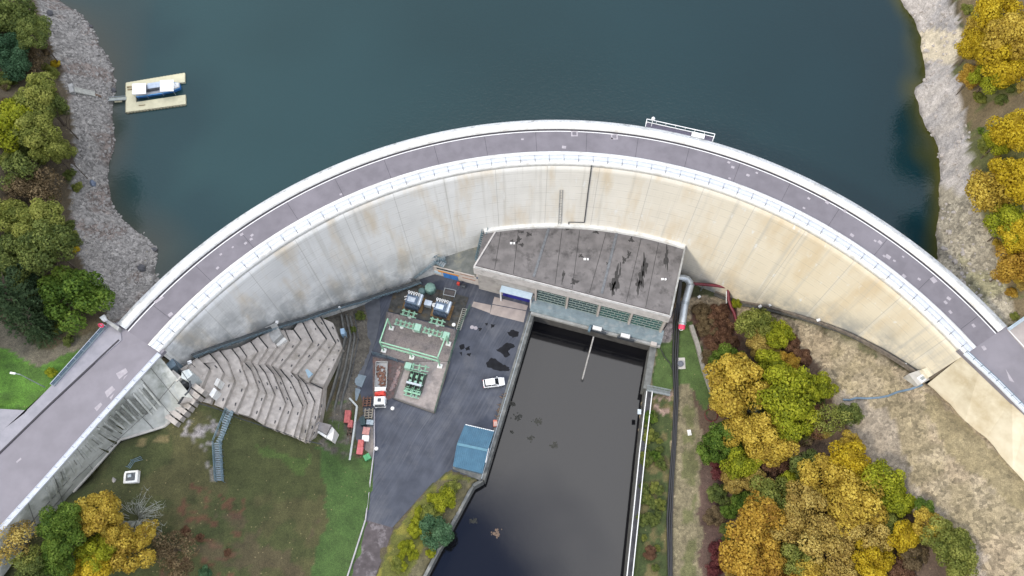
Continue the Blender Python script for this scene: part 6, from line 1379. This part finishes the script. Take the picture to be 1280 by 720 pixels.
def crown_mesh(name, seed, lobes=17, leaves=5600, flat=.8, open_=0.0):
    r = np.random.default_rng(seed); cs = []; rs = []
    for i in range(lobes):
        d = r.normal(size=3); d[2] = abs(d[2]) * .9 - .25; d /= np.linalg.norm(d); k = r.uniform(.45, .80) if i else .1
        cs.append(d * k * np.array([1, 1, flat])); rs.append(r.uniform(.19, .36))
    cs.append(np.zeros(3)); rs.append(.5); cs = np.array(cs); rs = np.array(rs)
    w = rs ** 2; w[-1] *= .4; li = r.choice(len(cs), leaves, p=w / w.sum()); d = r.normal(size=(leaves, 3)); d[:, 2] += .25; d /= np.linalg.norm(d, axis=1, keepdims=True)
    sub = .5 + .5 * np.sin(d[:, 0] * 9 + li * 1.7) * np.sin(d[:, 1] * 9 + li) * np.sin(d[:, 2] * 8)      # small bumps on each lobe
    rad = rs[li] * (r.uniform(.78, 1.04, leaves) + .14 * (sub - .5)); c = cs[li] + d * rad[:, None] * np.array([1, 1, .9])
    keep = r.random(leaves) > open_; lt = r.normal(0, .15, len(cs))
    tint = np.clip(.5 + lt[li] + r.normal(0, .2, leaves), 0, 1)
    nor = d + r.normal(0, .45, (leaves, 3)); size = r.uniform(.022, .05, leaves)
    return quads_mesh(name, c[keep], nor[keep], size[keep], tint[keep])
CROWN = [crown_mesh('crown', 100 + i, 22 + 3 * (i % 4), 8000, (.8, .9, .75, 1.0)[i % 4]) for i in range(7)]
THIN = [crown_mesh('thin_crown', 200 + i, 16, 3600, .85, .45) for i in range(2)]
def conifer_mesh():
    r = np.random.default_rng(5); cen = []; nor = []; tint = []; size = []
    for lv in range(16):
        z = 1.5 - lv * .19; R = .08 + .058 * lv * 1.05; nb = 7 + lv
        for b in range(nb):
            a = 6.283 * b / nb + r.uniform(-.2, .2) + lv; L = R * r.uniform(.8, 1.15)
            for k in range(26):
                f = r.uniform(.1, 1); side = r.normal(0, .06 * (1.2 - f)); p = np.array([math.cos(a) * L * f - math.sin(a) * side, math.sin(a) * L * f + math.cos(a) * side, z - .22 * f * L + r.normal(0, .012)])
                cen.append(p); nor.append(np.array([r.normal(0, .4), r.normal(0, .4), 1])); size.append(r.uniform(.02, .045)); tint.append(np.clip(.25 + .5 * f + r.normal(0, .12), 0, 1))
    return quads_mesh('conifer_crown', np.array(cen), np.array(nor), np.array(size), np.array(tint))
CONIFER = conifer_mesh()
def branch_mesh(name, seed, n=9, spread=.75, h=1.0, twigs=True, r0=.05):
    rr = random.Random(seed); mb = MB()
    mb.tube([(0, 0, -.25), (.01, .01, .3 * h), (.0, .02, .75 * h)], r0, 7, r0 * .45)
    for i in range(n):
        a = 6.283 * i / n + rr.uniform(-.3, .3); z = h * rr.uniform(.3, .7); L = spread * rr.uniform(.6, 1)
        e_ = Vector((math.cos(a) * L, math.sin(a) * L, z + L * rr.uniform(.3, .7))); m_ = Vector((0, 0, z)).lerp(e_, .5) + Vector((0, 0, .05))
        mb.tube([(0, 0, z), m_, e_], r0 * .4, 5, .006)
        if twigs:
            for k in range(3): f = rr.uniform(.4, .9); q = Vector((0, 0, z)).lerp(e_, f); mb.tube([q, q + Vector((rr.uniform(-.2, .2), rr.uniform(-.2, .2), rr.uniform(.05, .25)))], r0 * .16, 4, .003)
    me = bpy.data.meshes.new(name); me.from_pydata(mb.v, [], mb.f); me.materials.append(bark); return me
TRUNK = [branch_mesh('trunk', s) for s in (1, 2, 3)]
def link_mesh(name, me, m, parent=None):
    o = bpy.data.objects.new(name, me); C.objects.link(o)
    if not me.materials: me.materials.append(m)
    if m is not None: o.material_slots[0].link = 'OBJECT'; o.material_slots[0].material = m
    if parent: o.parent = parent
    return o
tree_i = 0
def plant(px, py, rpx, col, label, kind='tree', group=None, squash=1.0, up=None):
    """crown centre sighted at (px, py); the trunk stands on the terrain under it"""
    global tree_i; tree_i += 1
    rr = random.Random(tree_i * 31)
    low = kind in ('shrub', 'bare')
    zc = 10.0
    for _ in range(30):
        p = P(px, py, zc); r_ = rpx * (ZC - zc) / 1010
        g_ = zat(p.x, p.y); zc = .5 * zc + .5 * (g_ + (r_ * .45 if low else (r_ * 1.25 if up is None else up)))
    p = P(px, py, zc); g_ = zat(p.x, p.y); r_ = rpx * (ZC - zc) / 1010 * {GL: 1.5, GR: 1.7, GA: 1.24, GB: 1.27}.get(group, 1.12)
    if kind == 'shrub':
        o = link_mesh('shrub', CROWN[tree_i % len(CROWN)] if r_ > 0 else None, LEAF[col]); o.location = (p.x, p.y, zc); o.scale = (r_, r_ * rr.uniform(.85, 1.1), r_ * .75); o.rotation_euler.z = rr.uniform(0, 6.28); return tag(o, label, 'shrub', group)
    nm = {'tree': 'autumn_tree' if col in ('gold', 'yellow', 'orange', 'tan', 'lime') else 'broadleaf_tree', 'thin': 'sparse_tree', 'conifer': 'conifer_tree'}[kind]
    e = empty(nm, (p.x, p.y, g_), rr.uniform(0, 6.28), label, 'tree', group)
    if kind == 'conifer':
        c_ = link_mesh('crown', CONIFER, LEAF[col], e); s_ = r_ * 1.05; c_.scale = (s_, s_, s_ * 1.35); c_.location = (0, 0, s_ * 1.35 * 1.45)
        t_ = link_mesh('trunk', TRUNK[0], None, e); t_.scale = (s_ * .8,) * 2 + (s_ * 3,); return e
    me = CROWN[tree_i % len(CROWN)] if kind == 'tree' else THIN[tree_i % 2]
    c_ = link_mesh('crown', me, LEAF[col], e); c_.location = (0, 0, zc - g_); c_.scale = (r_ * rr.uniform(.95, 1.1), r_ * rr.uniform(.92, 1.08), r_ * squash); c_.rotation_euler.z = rr.uniform(0, 6.28)
    t_ = link_mesh('trunk', TRUNK[tree_i % 3], None, e); t_.scale = (r_ * .95, r_ * .95, (zc - g_) * 1.05)
    return e
GA, GB, GL, GS, GR = 'trees of the grove by the red pipe', 'trees of the lower right grove', 'trees on the left lake bank', 'trees below the left wing wall', 'yellow trees on the right lake shore'
for a in [
 # grove below the dam
 (944,408,25,'olive','olive gold tree topmost in the grove by the red pipe'),(954,428,18,'tan','small tan tree under the topmost olive gold tree'),(973,422,18,'lime','small yellow green tree at the top right of the grove'),(908,452,21,'green','dark green tree at the left edge of the grove'),
 (952,442,14,'tan','brownish small tree at the centre of the upper grove'),(921,483,37,'gold','broad golden tree filling the left of the grove'),(907,500,20,'gold','golden crown leaning left toward the river path'),(963,458,20,'lime','olive yellow crown between the golden and orange trees'),(984,455,15,'orange','small bright orange tree on the right of the grove'),
 (978,487,36,'lime','large lime yellow tree at the heart of the grove'),(991,518,29,'lime','lime yellow tree just below the largest lime one'),(944,492,18,'lime','lime green tree squeezed beside the broad golden one'),(946,514,13,'greygreen','grey green half-bare crown in the middle of the grove'),
 (1026,484,17,'lime','bright lime bush-like tree jutting onto the dry slope'),(1008,479,15,'olive','brownish olive tree left of the jutting lime one'),(1040,524,21,'olive','thin olive tree on the slope edge of the grove'),(1063,517,14,'moss','small mossy tree at the end of the blue hose'),
 (909,545,22,'green','green tree low on the left side of the grove'),(931,538,24,'gold','golden tree beside the low green one'),(961,545,30,'gold','wide gold tree closing the bottom of the upper grove'),(892,562,18,'green','green crown leaning over the river path'),(926,578,22,'lime','yellow green tree above the small brown one')]: plant(a[0], a[1], a[2], a[3], a[4], 'thin' if a[3] in ('greygreen',) or a[0] == 1040 else 'tree', GA)
for a in [
 (959,562,21,'gold','gold tree joining the upper and lower groves'),(917,603,14,'tan','small brown gold tree beside the river strip'),(945,606,18,'tan','pale tan tree behind the small brown one'),(1009,581,20,'moss','mossy green tree at the top of the lower grove'),(990,605,14,'lime','small bright lime tree among gold crowns'),
 (1063,556,14,'gold','small gold tree topmost in the lower grove'),(1066,577,25,'yellow','bright gold tree near the top of the lower grove'),(1031,596,26,'gold','round gold tree left of the bright gold one'),(1105,602,24,'lime','yellow green tree on the slope side of the lower grove'),(1116,625,19,'lime','smaller yellow green tree under the slope side one'),
 (1077,625,33,'gold','largest gold tree of the lower grove'),(1007,636,28,'tan','broad tan tree in the middle of the lower grove'),(964,624,24,'olive','olive gold tree left of the broad tan one'),(953,652,30,'orange','broad orange gold tree on the river side'),(935,688,32,'orange','largest orange tree at the lower left of the grove'),
 (977,664,22,'tan','tan tree right of the broad orange gold one'),(1037,686,30,'tan','wide tan tree near the bottom of the lower grove'),(1001,698,22,'olive','olive tree between tan crowns at the bottom'),(1088,664,24,'tan','tan tree above the bright yellow one'),(1091,698,22,'yellow','bright yellow tree at the bottom of the lower grove'),
 (1130,667,18,'yellow','yellow tree on the slope side of the bottom row'),(1160,658,18,'gold','brownish gold tree second from the slope edge'),(1156,634,11,'green','smallest green tree at the grove tip'),(1178,674,21,'olive','olive tree at the far slope edge of the grove'),(1192,698,23,'olive','outermost olive green tree on the dry slope'),
 (922,715,16,'tan','small tan tree at the frame bottom beside the path'),(964,715,24,'orange','orange gold tree cut by the frame bottom'),(1020,718,22,'gold','gold tree cut by the frame bottom below the olive one'),(1063,722,20,'tan','tan tree cut by the frame bottom left of bright yellow'),(1055,648,20,'gold','gold crown tucked between largest gold and wide tan trees'),(1110,650,15,'olive','small olive crown beside the slope side trees')]: plant(a[0], a[1], a[2], a[3], a[4], 'tree', GB)
for a in [
 (18,22,30,'moss','dark brownish tree in the top left corner'),(44,42,20,'moss','dark green tree at the shore edge near the top'),(12,62,22,'teal','blue green tree at the left frame edge'),(20,84,18,'teal','smaller blue green tree below the first'),(48,120,25,'olive','olive green tree above the landing stair'),(66,138,18,'moss','mossy tree level with the landing stair head'),
 (16,160,28,'lime','yellow green tree at the left frame edge'),(44,166,25,'olive','olive tree right of the yellow green one'),(60,184,20,'olive','small olive tree near the narrow shore'),(78,190,13,'olive','smallest olive tree on the bank edge'),(18,275,24,'olive','olive yellow tree at the left frame edge above the conifer'),(53,278,24,'olive','olive tree above the grey green one'),
 (62,308,29,'moss','broad mossy tree beside the gravel beach'),(27,312,27,'moss','mossy tree left of the broad one'),(30,345,24,'dark','dark green tree behind the conifer'),(8,350,22,'moss','mossy tree at the frame edge beside the conifer'),(94,372,32,'green','big bright green round tree above the lifebuoy'),(118,375,18,'green','lower right limb-like green tree by the parapet end')]: plant(a[0], a[1], a[2], a[3], a[4], 'tree', GL, up=9.0 if a[0] > 38 and a[1] < 330 else None)
plant(33, 388, 30, 'dark', 'dark green conifer above the dirt path', 'conifer', GL); plant(52, 412, 17, 'dark', 'small dark conifer at the edge of the dirt path', 'conifer', GL)
for a in [(44,74,18,'brown','brown half-bare tree beside the blue green ones'),(22,214,24,'moss','sparse mossy tree between the two olive groups'),(55,236,25,'brown','bare brown tree beside the middle shore'),(20,240,20,'brown','bare brown tree at the frame edge')]: plant(*a, 'thin', GL)
for a in [
 (75,648,24,'green','green tree touching the foot of the wing wall'),(78,676,24,'green','green tree below the one touching the wall'),(75,704,22,'green','green tree at the frame bottom under the wall'),(120,646,27,'gold','gold tree beside the grass slope'),(146,662,20,'gold','gold brown tree beside the bare grey shrub'),(120,690,21,'lime','yellow green tree ringed by gold ones'),
 (162,688,28,'gold','broad gold brown tree right of the yellow green one'),(184,668,17,'gold','small gold tree nearest the bare grey shrub'),(112,714,24,'yellow','bright yellow tree cut by the frame bottom'),(40,714,22,'moss','dark mossy tree in the bottom left corner')]: plant(a[0], a[1], a[2], a[3], a[4], 'tree', GS, up=5.0)
for a in [(216,686,26,'brown','brown purple bare tree right of the gold ones'),(224,712,20,'brown','bare brown tree cut by the frame bottom'),(18,676,28,'tan','sparse tan tree leaning over the wing wall foot'),(34,700,22,'olive','sparse olive tree behind the dark mossy one')]: plant(*a, 'thin', GS, up=4.0)
for a in [
 (1245,16,25,'yellow','bright yellow tree highest on the right shore'),(1222,36,15,'gold','small gold tree above the pale rock'),(1215,60,17,'yellow','yellow tree overhanging the palest rock'),(1243,76,27,'yellow','broad yellow tree in the upper clump'),(1268,48,27,'gold','gold tree at the right frame edge in the upper clump'),(1213,97,12,'orange','small orange tree at the clump foot'),(1236,98,16,'lime','yellow green tree at the clump foot'),
 (1268,165,24,'yellow','yellow tree alone in the middle of the shore'),(1246,178,14,'lime','small yellow green tree left of the lone yellow one'),(1240,240,24,'gold','orange gold tree overhanging the lower rock'),(1265,222,26,'yellow','yellow tree behind the overhanging gold one'),(1257,284,20,'lime','yellow green tree in the lower clump'),(1275,296,18,'yellow','yellow tree at the frame edge in the lower clump'),(1276,327,20,'orange','orange tree closest to the right dam end'),(1258,337,14,'orange','small orange tree on the gravel by the dam')]: plant(a[0], a[1], a[2], a[3], a[4], 'tree', GR, up=5.0)
for a in [
 (545,665,21,'teal','round blue green bush on the spit above the river'),(554,627,17,'lime','yellow green bush below the blue shed'),(541,640,14,'olive','olive bush left of the yellow green one on the spit'),(566,610,10,'olive','small olive bush at the foot of the blue shed'),(521,660,11,'lime','small yellow bush at the access road edge'),(508,685,10,'lime','yellow weed clump along the access road'),(495,706,9,'olive','lowest weed clump along the access road'),(531,655,8,'green','little green bush behind the blue green one'),
 (921,379,8,'lime','little lime bush beside the red pipe bend'),(880,390,15,'brown','brown bramble nearest the silver pipe'),(896,392,15,'redbrown','reddish bramble below the red pipe'),(885,410,15,'brown','brown bramble beside the low wall top'),(902,412,16,'redbrown','reddish bramble left of the red pipe end'),(893,430,14,'redbrown','reddish bramble in the middle of the thicket'),(912,428,12,'redbrown','small reddish bramble beside the topmost grove tree'),(886,448,11,'brown','lowest brown bramble behind the low wall'),
 (991,430,14,'redbrown','red brown shrub behind the small yellow green tree'),(1003,445,13,'redbrown','red brown shrub on the slope edge of the upper grove'),(1013,522,24,'redbrown','dark reddish undergrowth right of the lime trees'),(1000,540,18,'brown','brown undergrowth below the lime trees'),(971,583,19,'redbrown','rusty red shrub between the two groves'),(1141,692,19,'brown','brown shrub among the slope side yellow trees'),(1125,716,17,'redbrown','reddish shrub at the frame bottom of the lower grove'),(1022,503,12,'moss','dark mossy shrub under the jutting lime tree'),(1120,645,12,'brown','brown shrub at the slope edge near the largest gold tree'),
 (901,588,13,'crimson','dark crimson shrub beside the river strip'),(898,618,13,'moss','dark green shrub below the crimson one'),(925,627,16,'green','green shrub beside the small brown gold tree'),(893,645,13,'brown','brown shrub along the river strip'),(908,665,12,'moss','mossy shrub left of the broad orange gold tree'),(902,690,14,'crimson','pinkish crimson shrub near the frame bottom'),(893,712,11,'crimson','lowest crimson shrub of the river strip'),(910,640,10,'green','small green shrub in the river strip'),
 (69,80,8,'yellow','yellow shrub on the upper left bank edge'),(96,234,9,'olive','olive green shrub at the narrow shore'),(95,312,6,'yellow','small yellow shrub beside the gravel beach'),(72,412,10,'olive','olive shrub between conifer and green tree'),(65,465,8,'lime','yellow shrub on the lawn beside the pavement'),(86,425,8,'moss','mossy shrub above the lawn'),
 (1210,12,12,'olive','olive brown shrub on the upper right rock'),(1225,122,11,'olive','olive shrub between the yellow clumps'),(1252,126,12,'moss','mossy shrub between the yellow clumps'),(1227,164,7,'green','little green shrub on the bare rock edge'),(1268,395,7,'olive','olive shrub beside the right pavement railing'),(1265,365,9,'orange','orange shrub beside the right dam end'),
 (257,716,9,'teal','blue green shrub at the frame bottom on the grass'),(232,664,6,'redbrown','red shrub on the grass near the bare trees'),(250,672,5,'redbrown','smaller red shrub on the grass'),(284,690,5,'redbrown','low red shrub farthest along the grass slope'),(450,395,8,'moss','mossy shrub beside the service lane'),(441,412,6,'moss','small mossy shrub on the terrace'),
 (813,520,9,'green','green shrub beside the footbridge'),(812,545,9,'olive','yellowish shrub on the bank below the footbridge'),(808,575,9,'moss','mossy shrub midway along the white rails'),(818,570,8,'green','green shrub near the black cables'),(806,610,8,'moss','mossy shrub lower along the white rails'),(803,650,8,'moss','mossy shrub near the bottom of the white rails'),(812,690,9,'redbrown','reddish shrub near the bottom of the white rails')]: plant(*a, 'shrub', 'shrubs and brambles')
# undergrowth that closes the canopy
def brush(n, poly, cols, group, rng=(7, 13), keep=lambda x, y: True):
    rr = random.Random(len(poly) + n); k_ = 0
    xs = [q[0] for q in poly]; ys = [q[1] for q in poly]
    while k_ < n:
        x, y = rr.uniform(min(xs), max(xs)), rr.uniform(min(ys), max(ys))
        if not inside(poly, np.array(x), np.array(y)): continue
        c_ = rr.choice(cols); plant(x, y, rr.uniform(*rng), c_[0], c_[1], 'shrub', group); k_ += 1
brush(80, [(0,0),(40,0),(62,70),(84,120),(92,180),(88,260),(94,300),(108,345),(60,400),(0,400)], [('moss', 'low mossy undergrowth bush among the left bank trees'), ('brown', 'low brown undergrowth bush among the left bank trees'), ('olive', 'low olive undergrowth bush among the left bank trees')], 'undergrowth on the left bank')
brush(44, [(1208,0),(1285,0),(1285,370),(1262,350),(1240,290),(1226,240),(1220,190),(1216,130)], [('olive', 'low olive brush among the yellow shore trees'), ('tan', 'low tan brush among the yellow shore trees'), ('moss', 'low mossy brush among the yellow shore trees'), ('gold', 'low golden brush among the yellow shore trees')], 'brush on the right shore', (6, 11))
brush(60, [(900,470),(935,430),(990,440),(1040,540),(1100,640),(1170,700),(1150,718),(930,718),(905,640),(915,560)], [('redbrown', 'low reddish brush under the grove trees'), ('tan', 'low golden brush under the grove trees'), ('gold', 'low golden brush under the grove trees'), ('olive', 'low olive brush under the grove trees')], 'brush under the grove', (7, 12))
brush(26, [(806,495),(832,495),(830,600),(822,718),(798,718)], [('moss', 'low mossy plant on the bank beside the white rails'), ('olive', 'low yellowish plant on the bank beside the white rails')], 'bank plants beside the white rails', (4, 7))
brush(22, [(480,716),(500,668),(540,618),(575,606),(560,640),(540,690),(520,716)], [('lime', 'low yellow plant on the spit by the access road'), ('olive', 'low olive plant on the spit by the access road')], 'plants on the spit', (4, 7))
# bare grey shrub
mb = MB(); p = on_ground(170, 648, 0, 20); rr = random.Random(3)
for k_ in range(150):
    a = rr.uniform(0, 6.283); L_ = rr.uniform(2.2, 6.0); hh = rr.uniform(.5, 3.2); s_ = Vector((math.cos(a) * .4, math.sin(a) * .4, -.2)); e_ = Vector((math.cos(a) * L_, math.sin(a) * L_ * .8, hh)); m_ = s_.lerp(e_, .5) + Vector((rr.uniform(-.3, .3), rr.uniform(-.3, .3), .7))
    mb.tube([p + s_, p + m_, p + e_], .045, 4, .012)
    for q in range(4): f = rr.uniform(.5, 1); b_ = p + m_.lerp(e_, f); mb.tube([b_, b_ + Vector((rr.uniform(-.8, .8), rr.uniform(-.8, .8), rr.uniform(.1, .7)))], .022, 3, .008)
mb.build('bare_shrub', twig_grey, label='leafless pale grey shrub with spreading twigs on the grass', cat='shrub')
